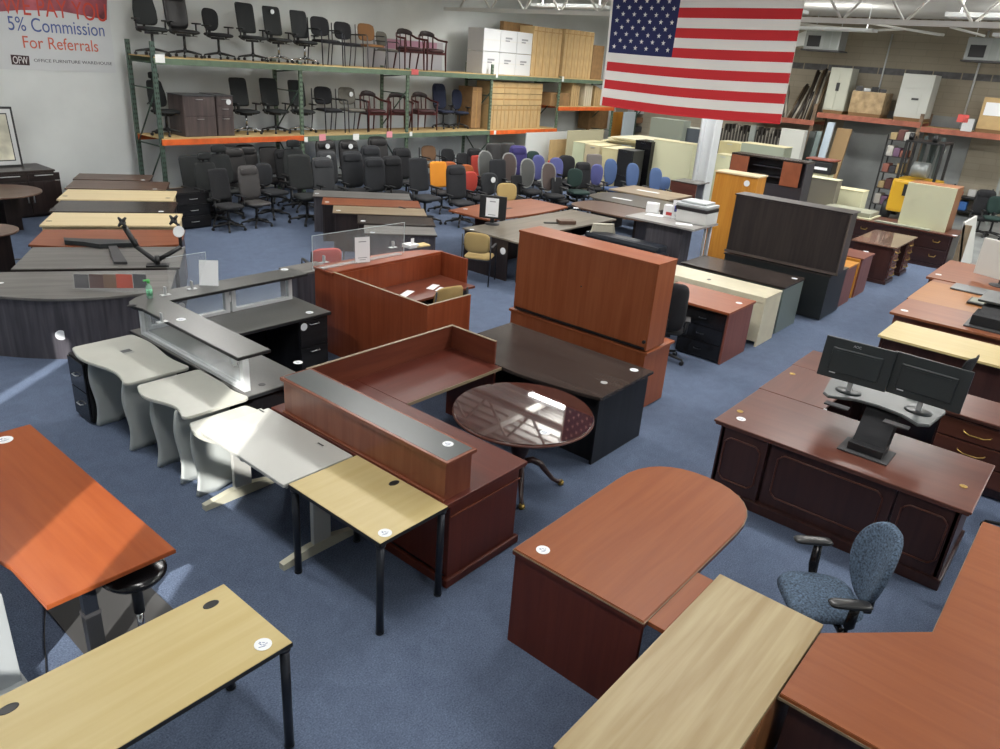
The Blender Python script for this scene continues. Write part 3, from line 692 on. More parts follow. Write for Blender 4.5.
P1 = FX(581, 286.5, 6.95); m = t.w(); m.tube([(6.956, P1.y, P1.z), (6.950, P1.y, P1.z)], .009, 10); t.add('screw_hole', m, black)

# ---- bullet desk
t = T('bullet_desk', 'bullet-shaped cherry desk with rounded end in the front centre', 'desk', (4.1, 1.8, 0))
P = [(3.18, 1.37), (4.42, 1.37)]
for k in range(1, 16):
    a = -PI/2 + PI*k/16
    P.append((4.42+.55*math.copysign(abs(math.cos(a))**.8, math.cos(a)), 1.845+.475*math.copysign(abs(math.sin(a))**.9, math.sin(a))))
P += [(4.42, 2.32), (3.18, 2.32)]
m = t.w(); m.prism(P, .71, .745, .005); t.add('desktop', m, wood('bullet', 'x'))
m = t.w(); m.prism([(a+(.003 if a > 3.3 else -.003), b+(.003 if b > 1.8 else -.003)) for a, b in P], .70, .725); t.add('edge_band', m, wood('redmahog', 'x'))
m = t.w(); m.prism([(a+(.0045 if a > 3.3 else -.0045), b+(.0045 if b > 1.8 else -.0045)) for a, b in P], .728, .736); t.add('edge_highlight', m, wood('tan', 'x'), None, 'pale edge strip')  # thin tan strip around the edge of the top
bx(t, 'end_panel', mz, 3.19, 3.22, 1.38, 2.31, 0, .705)
bx(t, 'modesty_panel', mz, 3.22, 4.3, 1.98, 2.0, .12, .705)
m = t.w(); m.cyl(4.55, 1.85, 0, .7, .05); m.lathe(4.55, 1.85, [(.22, 0), (.22, .02), (.05, .05)], 24); t.add('post', m, black)
bx(t, 'return_top', wood('bullet', 'x'), 3.22, 3.84, 1.256, 1.366, .70, .73)
bx(t, 'return_leg_panel', black, 3.26, 3.82, 1.27, 1.285, 0, .70)
t.stick(543, 550, .745, .045)

# ---- oak credenza
t = T('oak_cabinet', 'long oak-top credenza with darker sides in the bottom centre', 'cabinet', (3.0, .93, 0))
bx(t, 'cabinet_top', wood('oak', 'x'), 2.16, 3.91, .61, 1.25, .715, .745)
bx(t, 'body', wood('oakside', 'z'), 2.18, 3.89, .63, 1.23, .05, .715); bx(t, 'plinth', black, 2.22, 3.86, .66, 1.2, 0, .05)
for k in range(2):
    a = 2.2+.845*k; d = bx(t, 'door', wood('oakside', 'z'), a, a+.83, .612, .63, .07, .70)
    m = t.w(); handle_bow(m, a+.4, .612, .6, .1); hh = t.add('handle', m, brass); hh.parent = d
# ---- cherry L desk bottom right
t = T('corner_desk', 'reddish cherry L-shaped desk in the bottom right corner', 'desk', (4.1, -.1, 0))
P = [(3.22, .60), (3.83, .60), (4.32, .12), (5.92, .12), (5.92, -.75), (3.22, -.75)]
m = t.w(); m.prism(P, .715, .745, .004); t.add('desktop', m, wood('bullet', 'y'))
m = t.w(); m.prism([(3.215, .605), (3.832, .605), (4.322, .125), (5.925, .125), (5.925, -.755), (3.215, -.755)], .707, .722); t.add('edge_band', m, wood('tan', 'x'))
bx(t, 'side_panel', wood('darkmahog', 'z'), 3.25, 3.28, -.7, .55, 0, .707)
bx(t, 'back_panel', wood('darkmahog', 'z'), 3.28, 3.8, .53, .55, 0, .707); bx(t, 'side_panel', wood('darkmahog', 'z'), 5.85, 5.88, -.7, .08, 0, .707)

# ---- traditional mahogany U desk
t = T('executive_desk', 'dark mahogany U-shaped executive desk with carved panels and dual monitors', 'desk', (7.2, 1.1, 0))
tx, ty, tz = wood('mahog', 'x'), wood('mahog', 'y'), wood('darkmahog', 'z')
def molded_top(name, x0, x1, y0, y1, z=.76, mat=None):
    m = t.w(); m.box(x0, x1, y0, y1, z-.022, z, .008); m.box(x0+.012, x1-.012, y0+.012, y1-.012, z-.045, z-.022, .008); t.add(name, m, mat or ty)
molded_top('desktop', 5.95, 6.98, .20, 2.26)
molded_top('bridge_top', 6.985, 7.93, 1.62, 2.27, mat=tx)
molded_top('credenza_top', 7.935, 8.60, -.6, 2.28)
m = t.w(); m.box(6.0, 6.93, .26, .3, .1, .715); m.box(6.0, 6.93, 2.16, 2.20, .1, .715); m.box(6.06, 6.10, .3, 2.16, .1, .715); t.add('modesty_panel', m, tz)
m = t.w(); m.box(5.98, 6.96, .235, 2.225, 0, .1, .012); t.add('plinth', m, tz)
def carved(x, ya, yb, za, zb, out=-1):
    m = t.w(); q = .05
    P = [(ya+q, za), (yb-q, za), (yb-q*.5, za+q*.4), (yb, za+q), (yb, zb-q), (yb-q*.5, zb-q*.4), (yb-q, zb), (ya+q, zb), (ya+q*.5, zb-q*.4), (ya, zb-q), (ya, za+q), (ya+q*.5, za+q*.4)]
    m.tube([(x+out*.004, a, b) for a, b in P+[P[0]]], .008, 6); t.add('carved_molding', m, wood('mahog', 'y'))
for (ya, yb) in ((.27, .70), (.72, 1.74), (1.76, 2.19)):
    m = t.w(); m.box(6.0 if yb-ya < .6 else 6.03, 6.06, ya, yb, .1, .715, .006); t.add('pedestal_front', m, tz)
carved(5.997, .32, .65, .2, .62); carved(6.027, .80, 1.66, .2, .62); carved(5.997, 1.81, 2.14, .2, .62)
m = t.w(); m.box(7.0, 7.92, 2.2, 2.23, .1, .715); t.add('modesty_panel', m, tz)
m = t.w(); m.box(7.98, 8.56, 1.6, 2.24, .02, .715, .004); t.add('credenza_body', m, tz)
m = t.w(); m.box(7.98, 8.56, -.56, .80, .02, .715, .004); t.add('credenza_body', m, tz)
for k in range(3):
    z = .70-.2*k
    m = t.w(); m.box(7.955, 7.98, .12, .78, z-.19, z-.005, .006); d = t.add('drawer', m, wood('mahog', 'y'))
    m = t.w(); m.tube([(7.955, .33, z-.09), (7.93, .34, z-.095), (7.925, .39, z-.115), (7.925, .51, z-.115), (7.93, .56, z-.095), (7.955, .57, z-.09)], .006, 6); hh = t.add('handle', m, brass); hh.parent = d
    m = t.w(); m.box(7.955, 7.98, -.54, .10, z-.19, z-.005, .006); t.add('drawer', m, wood('mahog', 'y'))
bx(t, 'back_panel', tz, 8.50, 8.56, .8, 1.6, .05, .715)
bx(t, 'white_edge', alum, 6.982, 7.0, 1.60, 1.63, .72, .762)
for (px, py) in ((792.5, 374), (740, 411.5), (963.5, 486.5)):
    p = G(px, py, .76); m = t.w(); m.lathe(p.x, p.y, [(.028, .7605), (.03, .764), (.022, .765), (.018, .762)], 18); t.add('grommet', m, brass, None, 'brass cable grommet')
t.stick(741, 419, .76, .042)
# ---- sit-stand riser with two monitors on the traditional desk
t = T('desk_riser', 'black sit-stand riser holding two monitors on the mahogany desk', 'desk riser', (6.5, 1.08, .762))
m = t.w(); m.box(6.22, 6.52, .87, 1.27, .762, .775, .004); t.add('base_plate', m, darkgrey)
m = t.w(); m.box(6.28, 6.50, .93, 1.21, .775, .84, .006); t.add('base_block', m, black)
m = t.w(); m.poly3([(6.30, .93, .80), (6.48, .93, .80), (6.88, .96, 1.08), (6.70, .96, 1.08)], (0, .26, 0)); t.add('lift_arm', m, blackfab)
m = t.w(); m.prism([(6.52, .70), (6.92, .66), (7.12, .72), (7.14, 1.55), (6.92, 1.62), (6.52, 1.56), (6.46, 1.50), (6.58, 1.3), (6.60, 1.12), (6.56, .92), (6.46, .78)], 1.08, 1.105, .006); t.add('platform', m, plain('riser_platform', (84, 88, 88), .3))
m = t.w(); m.box(6.38, 6.46, 1.3, 1.5, 1.05, 1.065, .005); m.box(6.38, 6.46, .82, 1.02, 1.05, 1.065, .005); t.add('handle', m, darkgrey)
def monitor(label, loc, az, w=.54, h=.32, z0=.12, tilt=8, mat=None, stickers=True, name='monitor', text=None, lighter=None):
    t = T(name, label, 'monitor', loc, az)          # back faces -y
    mt = mat or plain('monitor_shell', (36, 42, 44), .3)
    m = t.l(); m.lathe(0, .02, [(.11, 0), (.11, .006), (.09, .012), (.02, .016)], 28, 1, .8); t.add('stand_base', m, mt)
    m = t.l(); m.box(-.022, .022, .0, .022, .01, z0+.06, .004); t.add('stand_neck', m, silver if stickers else mt)
    tl = Matrix.Rotation(R(-tilt), 4, 'X')
    zc = z0+h/2
    m = t.l(); m.box(-w/2, w/2, -.012, .012, zc-h/2, zc+h/2, .006, tilt=tl); t.add('housing', m, mt)
    m = t.l(); m.box(-w*.36, w*.36, -.032, -.012, zc-h*.33, zc+h*.28, .01, tilt=tl); m.box(-w*.30, w*.28, -.036, -.030, zc+h*.2, zc+h*.225, tilt=tl); t.add('rear_bulge', m, mt)
    m = t.l(); m.box(-w/2+.012, w/2-.012, .0125, .0135, zc-h/2+.014, zc+h/2-.014, tilt=tl); t.add('screen', m, blackgloss)
    if stickers:
        m = t.l(); m.box(-w*.33, -w*.24, -.034, -.0325, zc-h*.36, zc-h*.29, tilt=tl); m.box(w*.2, w*.3, -.034, -.0325, zc-h*.42, zc-h*.38, tilt=tl); t.add('barcode_label', m, paper)
    if text:
        M = tl_at(zc, tl) @ Matrix.Translation((-.02, -.0135, h*.38)) @ Matrix.Rotation(R(90), 4, 'X')
        text_mesh(text, .03, 'maker_logo', silver, t.e, M, .0005)
    return t
def tl_at(zc, tl): return Matrix.Translation((0, 0, zc)) @ tl
monitor('left black monitor of the pair on the desk riser, seen from behind', (6.68, 1.40, 1.105), R(-86), .57, .36, .10, 9, text='AOC')
monitor('right black monitor of the pair on the desk riser, seen from behind', (6.72, .84, 1.105), R(-92), .60, .36, .10, 9)
m = MB(); m.box(6.98, 7.05, .9, .98, 1.106, 1.13, .004); tag(m.build('white_box', whitep), 'tiny white box standing on the riser platform behind the right monitor', 'box')

# ---- maple table behind it
t = T('computer_table', 'maple-top desk with dark legs behind the dual-monitor desk', 'desk', (10.3, 1.1, 0))
bx(t, 'desktop', wood('maple', 'y'), 9.93, 10.80, .0, 1.92, .715, .745)
bx(t, 'end_panel', wood('darkmahog', 'z'), 9.97, 10.76, 1.86, 1.89, 0, .715); bx(t, 'end_panel', wood('darkmahog', 'z'), 9.97, 10.76, .04, .07, 0, .715)
bx(t, 'modesty_panel', wood('darkmahog', 'z'), 10.0, 10.02, .07, 1.86, .1, .715)
# ---- cherry U desk at right
WOODC['usec'] = ((138, 86, 60), (124, 74, 50), .35); WOODC['usect'] = ((158, 108, 60), (148, 96, 50), .35)
t = T('executive_desk', 'cherry U-shaped desk with a pale bridge section, near the concrete floor', 'desk', (13.2, 1.1, 0))
ux, uy, uz = wood('usec', 'x'), wood('usec', 'y'), wood('mahog', 'z')
bx(t, 'desktop', uy, 11.18, 12.22, -.4, 2.10, .712, .745); bx(t, 'bridge_top', wood('usect', 'y'), 12.225, 13.75, 1.18, 2.12, .712, .743)
bx(t, 'credenza_top', uy, 14.0, 15.9, -.4, 2.24, .712, .75)
bx(t, 'bridge_end', ux, 13.75, 14.0, 1.18, 2.12, .69, .735)
bx(t, 'front_panel', uz, 11.24, 11.27, -.35, 2.04, 0, .712); bx(t, 'end_panel', uz, 11.27, 12.18, 2.02, 2.05, 0, .712); bx(t, 'modesty_panel', uz, 12.2, 14.02, 2.04, 2.07, .0, .70)
bx(t, 'credenza_body', uz, 14.05, 14.08, 1.0, 2.2, .05, .712); bx(t, 'end_panel', uz, 14.08, 15.4, 2.16, 2.2, 0, .712); bx(t, 'credenza_body', uz, 14.05, 14.08, -.35, .4, .05, .712)
for a in ((904.5, 310.5, .745), (938.5, 274.5, .75)): t.stick(*a, .05)
for (z,) in ((.0,),):
    t = T('desk_riser', 'black riser with a laptop platform on the cherry U-shaped desk', 'desk riser', (11.9, .75, .745))
    m = t.w(); m.box(11.35, 12.0, .45, 1.0, .745, .765, .005); t.add('base_plate', m, darkgrey)
    m = t.w(); m.box(11.45, 11.9, .52, .95, .765, .90, .01); t.add('base_block', m, blackfab)
    m = t.w(); m.poly3([(11.55, .56, .85), (11.95, .56, .85), (12.35, .56, 1.0), (11.95, .56, 1.0)], (0, .34, 0)); t.add('lift_arm', m, black)
    m = t.w(); m.box(11.85, 12.6, .0, .98, 1.0, 1.03, .008); t.add('platform', m, plain('riser_top_dark', (58, 62, 62), .35))
    p1 = [FX(890+0, 0, 12)]
    t.e.location.y += .22
    t = T('laptop', 'closed grey laptop lying on the cherry U-shaped desk', 'laptop', (13.9, 1.45, .752))
    m = t.l(); m.box(-.45, .0, -.33, .33, 0, .02, .008); t.add('lid', m, plain('laptop_grey', (116, 120, 122), .35, .3)); m = t.l(); m.box(-.45, .0, -.33, .33, -.006, 0, .002); t.add('base', m, darkgrey)
    t = T('keyboard_tray', 'small dark tray with a grey pad beside the black riser', 'tray', (12.9, 1.2, .75))
    m = t.l(); m.box(-.2, .2, -.22, .22, 0, .03, .01); t.add('tray', m, black); m = t.l(); m.box(-.17, .17, -.19, .19, .03, .036, .003); t.add('pad', m, plain('pad_grey', (128, 130, 118), .6))
t = T('computer_monitor', 'white-framed monitor standing on the cherry U-shaped desk at the right edge', 'monitor', (14.45, 1.22, .752), R(-112))
m = t.l(); m.box(-.45, .35, -.02, .03, .12, .68, .01); t.add('screen_back', m, blackgloss)
m = t.l(); m.box(-.46, .36, -.06, -.02, .10, .70, .01); t.add('housing', m, plain('monitor_beige', (196, 196, 190), .4))
m = t.l(); m.lathe(0, -.02, [(.16, 0), (.16, .012), (.03, .03)], 24); m.box(-.03, .03, -.04, .0, .02, .2); t.add('stand', m, darkgrey)
t = T('telephone', 'white desk phone and grey holder on the black riser platform', 'telephone', (12.25, .85, 1.03), R(-70))
m = t.l(); m.box(-.11, .11, -.1, .1, 0, .05, .012); t.add('phone_base', m, darkgrey)
m = t.l(); m.box(-.03, .03, -.06, -.03, .03, .4, .004, tilt=Matrix.Rotation(R(12), 4, 'Y')); t.add('upright_holder', m, whitep)
m = t.l(); m.tube([(-.12, -.08, .06), (-.02, -.1, .09), (.1, -.08, .07)], .018, 8); t.add('handset', m, black)

# ================================================================== centre aisle desks
t = T('desk', 'pale cream desk with a front panel behind the small cherry desk', 'desk', (10.5, 4.4, 0))
cw = plain('cream_laminate', (204, 197, 172), .45, var=.02); 
bx(t, 'desktop', cw, 10.30, 10.92, 3.52, 5.5, .715, .745); bx(t, 'end_panel', cw, 10.30, 10.91, 3.525, 3.555, 0, .715); bx(t, 'end_panel', cw, 10.34, 10.88, 5.46, 5.49, 0, .715)
m = t.w(); m.box(10.295, 10.30, 3.52, 5.5, .66, .742); t.add('edge_lip', m, cw); bx(t, 'modesty_panel', cw, 10.31, 10.33, 3.56, 5.46, .07, .715); grommet(t, 709, 279.5, .745)
t = T('desk', 'grey-topped dark credenza directly behind the cream desk', 'desk', (11.4, 4.4, 0))
gm = plain('sage_metal', (112, 124, 120), .4, .1)
bx(t, 'desktop', wood('brownblack', 'y'), 11.12, 11.98, 3.56, 5.3, .715, .745); bx(t, 'end_panel', gm, 11.13, 11.96, 3.57, 3.60, 0, .715); bx(t, 'end_panel', gm, 11.16, 11.94, 5.24, 5.27, 0, .715)
bx(t, 'modesty_panel', gm, 11.2, 11.22, 3.61, 5.24, .05, .715); t.stick(794.5, 278.5, .745, .045)
t = T('pedestal_desk', 'small cherry desk with black drawer fronts facing the hutch', 'desk', (9.6, 4.05, 0))
WOODC['rosewood'] = ((128, 78, 66), (114, 66, 56), .35)
bx(t, 'desktop', wood('cherry', 'y'), 9.15, 10.03, 3.56, 4.75, .712, .745); bx(t, 'end_panel', wood('rosewood', 'z'), 9.19, 9.99, 3.57, 3.60, 0, .712)
pedestal(t, 9.2, 9.9, 3.60, 4.25, .70, black, blackgloss, '-x', 3, blackmetal); bx(t, 'end_panel', wood('rosewood', 'z'), 9.19, 9.99, 4.68, 4.71, 0, .712); t.stick(739, 303, .745, .045)
t = T('hutch_credenza', 'big dark brown-black credenza with closed hutch, largest dark cabinet', 'cabinet', (12.8, 4.3, 0))
bz, by = wood('espresso', 'z'), wood('espresso', 'y'); WOODC['esp2'] = ((60, 54, 52), (46, 42, 42), .4); ez, ey = wood('esp2', 'z'), wood('esp2', 'y')
H2 = 1.78
bx(t, 'credenza_body', plain('near_black_green', (30, 34, 34), .45), 12.42, 13.32, 3.32, 5.12, .02, .74); bx(t, 'credenza_top', ey, 12.40, 13.34, 3.30, 5.14, .74, .765)
bx(t, 'hutch_body', ez, 12.14, 12.50, 3.16, 5.04, .80, H2-.02); bx(t, 'hutch_top', ey, 12.12, 12.53, 3.13, 5.06, H2-.02, H2)
m = t.w(); m.box(12.13, 12.14, 3.18, 5.02, .82, H2-.03, .003); t.add('hutch_door', m, ez)
m = t.w(); m.box(12.115, 12.132, 3.13, 5.06, .79, .83); m.box(12.115, 12.13, 3.14, 3.16, .8, H2-.02); t.add('edge_strip', m, plain('strip_brown', (92, 82, 76), .4))
for o in [o for o in COL.objects if o.parent is t.e and o.name.startswith(('hutch', 'edge'))]:
    o.location.x += .28; o.location.y += .08
t = T('filing_cabinet', 'low reddish wood cabinet with an orange edge, just past the dark hutch', 'cabinet', (13.8, 3.65, 0))
bx(t, 'body', wood('rosewood', 'z'), 13.50, 14.12, 3.37, 4.3, 0, .69); bx(t, 'cabinet_top', wood('amber', 'y'), 13.48, 14.14, 3.35, 4.32, .69, .72)
t = T('filing_cabinet', 'second low reddish wood cabinet in line past the dark hutch', 'cabinet', (14.7, 3.7, 0))
bx(t, 'body', wood('rosewood', 'z'), 14.44, 15.12, 3.38, 4.3, 0, .71); bx(t, 'cabinet_top', wood('rosewood', 'y'), 14.42, 15.14, 3.36, 4.32, .71, .74); bx(t, 'orange_edge', wood('amber', 'z'), 14.36, 14.41, 3.40, 4.3, 0, .72)
t.stick(866, 251.5, .74, .05)
# partner desk with carved pedestals
t = T('executive_desk', 'small dark mahogany partner desk with a glass-smooth top, at the aisle end', 'desk', (16.8, 3.6, 0))
bx(t, 'desktop', plain('polished_mahogany', (120, 92, 78), .15, coat=.6), 16.0, 17.72, 3.20, 4.05, .73, .76, bev=.008)
for (a, b) in ((16.05, 16.55), (17.15, 17.65)):
    bx(t, 'pedestal', wood('darkmahog', 'z'), a, b, 3.26, 4.0, .06, .73); bx(t, 'plinth', wood('darkmahog', 'z'), a-.03, b+.03, 3.23, 4.02, 0, .07, bev=.01)
    m = t.w()
    for k in range(4): m.box(a+.03, b-.03, 3.235, 3.26, .12+.15*k, .245+.15*k, .01)
    t.add('drawer', m, wood('mahog', 'x'))
    m = t.w()
    for k in range(4): m.tube([(a+.1, 3.23, .19+.15*k), (a+.16, 3.2, .17+.15*k), (b-.16, 3.2, .17+.15*k), (b-.1, 3.23, .19+.15*k)], .012, 6)
    t.add('handle', m, brass)
bx(t, 'modesty_panel', wood('darkmahog', 'z'), 16.5, 17.2, 3.9, 3.95, .1, .73)
# long mahogany credenza
t = T('credenza', 'long dark mahogany credenza with brass-handled drawers at the carpet edge', 'cabinet', (19.2, 4.2, 0))
bx(t, 'cabinet_top', wood('mahog', 'y'), 18.68, 19.65, 2.66, 5.9, .73, .765, bev=.008); bx(t, 'body', wood('darkmahog', 'z'), 18.75, 19.6, 2.72, 5.84, .06, .73); bx(t, 'plinth', wood('darkmahog', 'y'), 18.72, 19.6, 2.70, 5.86, 0, .07)
for j in range(2):
    for k in range(3):
        ya = 2.76+1.03*k; z = .40 if j == 0 else .08
        m = t.w(); m.box(18.725, 18.75, ya, ya+1.0, z+.01, z+.31, .006); d = t.add('drawer', m, wood('darkmahog', 'y'))
        m = t.w()
        for q in (.25, .75): m.tube([(18.72, ya+q-.07, z+.2), (18.695, ya+q-.05, z+.16), (18.695, ya+q+.05, z+.16), (18.72, ya+q+.07, z+.2)], .011, 6)
        hh = t.add('handle', m, brass); hh.parent = d
t.stick(955, 235.5, .765, .06)
t = T('board', 'white board leaning against the end of the long mahogany credenza', 'panel', (19.6, 2.5, 0))
m = t.w(); m.poly3([(18.9, 2.42, 0), (20.3, 2.42, 0), (20.3, 2.60, 1.05), (18.9, 2.60, 1.05)], (0, .04, 0)); t.add('sheet', m, plain('board_white', (214, 214, 208), .5))
m = t.w(); m.box(18.9, 18.96, 2.46, 2.62, 0, 1.0); t.add('edge', m, wood('tan', 'z'))
# cream panel with brown side standing on the credenza
t = T('storage_cabinet', 'cream cabinet with a brown side resting on the long mahogany credenza', 'cabinet', (19.1, 3.6, .765))
a, b = FX(909, 182, 18.88), FX(958, 189, 18.88)
bx(t, 'front', cream, 18.86, 18.90, b.y, a.y, .767, (a.z+b.z)/2); bx(t, 'body', wood('oakside', 'z'), 18.90, 19.6, b.y, a.y, .767, (a.z+b.z)/2)
t = T('shelf_board', 'flat sage metal shelf panel lying on the mahogany credenza', 'panel', (18.9, 4.0, .768))
m = t.w(); m.box(18.69, 18.85, 3.2, 4.35, .767, .80, .004); t.add('sheet', m, plain('sage_panel', (150, 152, 134), .5)); 
t = T('cabinet_lids', 'stack of cream metal tops lying on the far end of the mahogany credenza', 'panel', (19.2, 5.2, .768))
m = t.w(); m.box(18.72, 19.6, 4.45, 5.8, .767, .80, .004); t.add('panel', m, cream); m = t.w(); m.box(18.8, 19.55, 4.5, 5.6, .80, .9, .01); t.add('upper_panel', m, plain('sage_panel', (150, 152, 134), .5))

# ================================================================== amber cabinet, hutch and file cabinets behind
t = T('storage_cabinet', 'tall amber wood cabinet with a round sticker beside the copier', 'cabinet', (14.9, 6.2, 0))
a = FX(716, 172, 14.9); b = FX(758, 178, 14.9); q_ = (a.z+b.z)/2; bx(t, 'body', wood('amber', 'z'), 14.9, 15.35, b.y, a.y, 0, q_); bx(t, 'cabinet_top', wood('paleMaple', 'y'), 14.88, 15.37, b.y-.02, a.y+.02, q_, q_+.03)
m = t.w(); P = FX(746.5, 183.5, 14.88); m.tube([(14.895, P.y, P.z), (14.89, P.y, P.z)], .06, 18); t.add('price_sticker', m, stickm)
t = T('hutch', 'open dark hutch with two terracotta doors behind the amber cabinet', 'hutch', (17, 6.7, 0))
X = 17.0; A = FX(732, 153, X); B = FX(808, 162, X)
ya, yb = B.y, A.y; ht = (A.z+B.z)/2; xd = .5
dk = plain('hutch_dark', (48, 48, 56), .45); tc_ = plain('terracotta_door', (150, 86, 58), .4, var=.04)
bx(t, 'hutch_top', wood('brownblack', 'y'), X, X+xd, ya, yb, ht-.03, ht); bx(t, 'back_panel', dk, X+xd-.03, X+xd, ya, yb, 0, ht-.03); bx(t, 'end_panel', dk, X, X+xd, ya, ya+.03, 0, ht-.03); bx(t, 'end_panel', dk, X, X+xd, yb-.03, yb, 0, ht-.03)
bx(t, 'shelf', dk, X+.1, X+xd-.03, ya+.5, yb-.5, ht-.22, ht-.2); bx(t, 'shelf', dk, X+.1, X+xd-.03, ya+.5, yb-.5, ht-.42, ht-.4); bx(t, 'lower_front', dk, X+.02, X+.05, ya+.03, yb-.03, 0, ht-.55)
w_ = (yb-ya)*.24
bx(t, 'door', tc_, X-.02, X, ya+.1, ya+.1+w_, ht-.55, ht-.04); bx(t, 'door', tc_, X-.02, X, yb-.02-w_, yb-.02, ht-.5, ht-.04)
def facebox(name, label, cat, X, pl, pr, pb, depth, mat, top=None, z0=None, cx=None, group=None, drawers=0, hm=None, extra=None):
    # cabinet whose front lies in the plane x = X; pl/pr: pixels of the top corners, pb: a pixel on its lower edge (None = floor)
    A = FX(*pl, X); B = FX(*pr, X); ht = (A.z+B.z)/2; zb = 0 if pb is None else FX(*pb, X).z
    if z0 is not None: zb = z0
    t = T(name, label, cat, (X+depth/2, (A.y+B.y)/2, zb), 0, group)
    bx(t, 'body', mat, X, X+depth, B.y, A.y, zb, ht-.015); bx(t, 'cabinet_top', top or mat, X-.01, X+depth, B.y-.01, A.y+.01, ht-.015, ht)
    for k in range(drawers):
        h = (ht-zb-.05)/drawers; m = t.w(); m.box(X-.015, X, B.y+.03, A.y-.03, zb+.03+h*k+.01, zb+.03+h*(k+1)-.01, .004); d = t.add('drawer', m, mat)
        m = t.w(); m.box(X-.03, X-.015, (A.y+B.y)/2-.08, (A.y+B.y)/2+.08, zb+.03+h*(k+1)-.06, zb+.03+h*(k+1)-.04); hh = t.add('handle', m, hm or silver); hh.parent = d
    return t
lc = plain('cabinet_pale_cream', (214, 206, 168), .5)  # paler cream used for the cabinet tops
facebox('filing_cabinet', 'wide cream metal cabinet left of the white column', 'cabinet', 20.6, (654.5, 138.5), (694, 145), None, .5, cream, lc)
facebox('filing_cabinet', 'shorter cream cabinet tucked against the white column', 'cabinet', 21.5, (693, 157.5), (712, 160), None, .5, cream, lc)
facebox('filing_cabinet', 'cream metal cabinet left of the tan file cabinets', 'cabinet', 20.2, (573.5, 141), (585, 143), None, 1.2, plain('cream_pale', (196, 204, 172), .5), lc)
facebox('filing_cabinet', 'beige file cabinet with one visible handle, middle of the cream group', 'cabinet', 20.0, (585.5, 143.5), (601, 146), None, 1.2, plain('beige_metal', (196, 184, 150), .5), lc, drawers=3)
facebox('filing_cabinet', 'low yellowish cream file cabinet beside the black ones', 'cabinet', 19.8, (602.5, 147), (618, 149.5), None, 1.2, cream2, lc)
facebox('filing_cabinet', 'short black metal cabinet left of the tall black one', 'cabinet', 19.6, (618.5, 149), (634, 151), None, .6, black, plain('dark_top', (44, 46, 46), .4), drawers=2, hm=blackmetal)
facebox('filing_cabinet', 'tall black metal cabinet beside the wide cream cabinet', 'cabinet', 20.4, (636, 140), (652, 142), None, .6, blackgloss, drawers=4, hm=blackmetal)
t = T('board_stack', 'stack of pale boards lying on top of the cream cabinets', 'boards', (21.8, 12.5, 1.35))
for k in range(5):
    m = t.w(); m.box(21.3-.1*k, 22.6, 11.9-.1*k, 13.6-.15*k, 1.36+.05*k, 1.395+.05*k, rz=.1*(k % 3-1)); t.add('board', m, plain('board_cream', (212, 206, 178), .6))
facebox('filing_cabinet', 'big grey-green metal cabinet behind the wide cream cabinet', 'cabinet', 23.5, (651.5, 117), (684, 121.5), None, .5, plain('greygreen_metal', (140, 148, 138), .5))
facebox('filing_cabinet', 'dark blue-grey cabinet half hidden by the white column', 'cabinet', 23.8, (678, 126), (706, 130), None, .5, plain('bluegrey_metal', (84, 92, 102), .5), plain('pale_top', (180, 182, 176), .5))
facebox('filing_cabinet', 'cream cabinet with handle right of the white column', 'cabinet', 21.3, (716.5, 153), (731, 156), None, .5, cream, lc, drawers=2)
facebox('filing_cabinet', 'narrow cream cabinet standing farther back right of the column', 'cabinet', 23.0, (720, 141), (741, 143), None, .6, cream2, lc, drawers=1)
facebox('filing_cabinet', 'sage metal cabinet with a pale ledge behind the open hutch', 'cabinet', 22.0, (742, 142), (785, 148), None, .6, plain('sage_metal2', (144, 152, 136), .5), lc)
facebox('filing_cabinet', 'large taupe cabinet with a cream side right of the open hutch', 'cabinet', 19.4, (808, 176), (838, 181), None, .35, plain('taupe', (112, 108, 96), .5), cream)
facebox('filing_cabinet', 'cream cabinet showing its inner tray, right of the taupe cabinet', 'cabinet', 19.9, (834, 186), (863, 193), None, .5, cream, lc)
facebox('filing_cabinet', 'small cream cabinet under the black printer', 'cabinet', 21.8, (809, 172), (828, 175), None, .5, cream, lc)
t = T('printer', 'black printer with a red top on the small cream cabinet', 'printer', FX(821, 173, 21.95))
m = t.l(); m.box(-.2, .25, -.32, .28, 0, .3, .02); t.add('body', m, black); m = t.l(); m.box(-.24, .3, -.36, .42, .34, .38, .01); t.add('lid', m, plain('printer_red', (130, 66, 52), .5)); m = t.l(); m.box(-.21, -.2, -.2, .2, .1, .17); t.add('paper_tray', m, paper)
m = t.l(); m.box(-.2, .25, -.3, .26, .3, .34); t.add('lid_hinge', m, black)
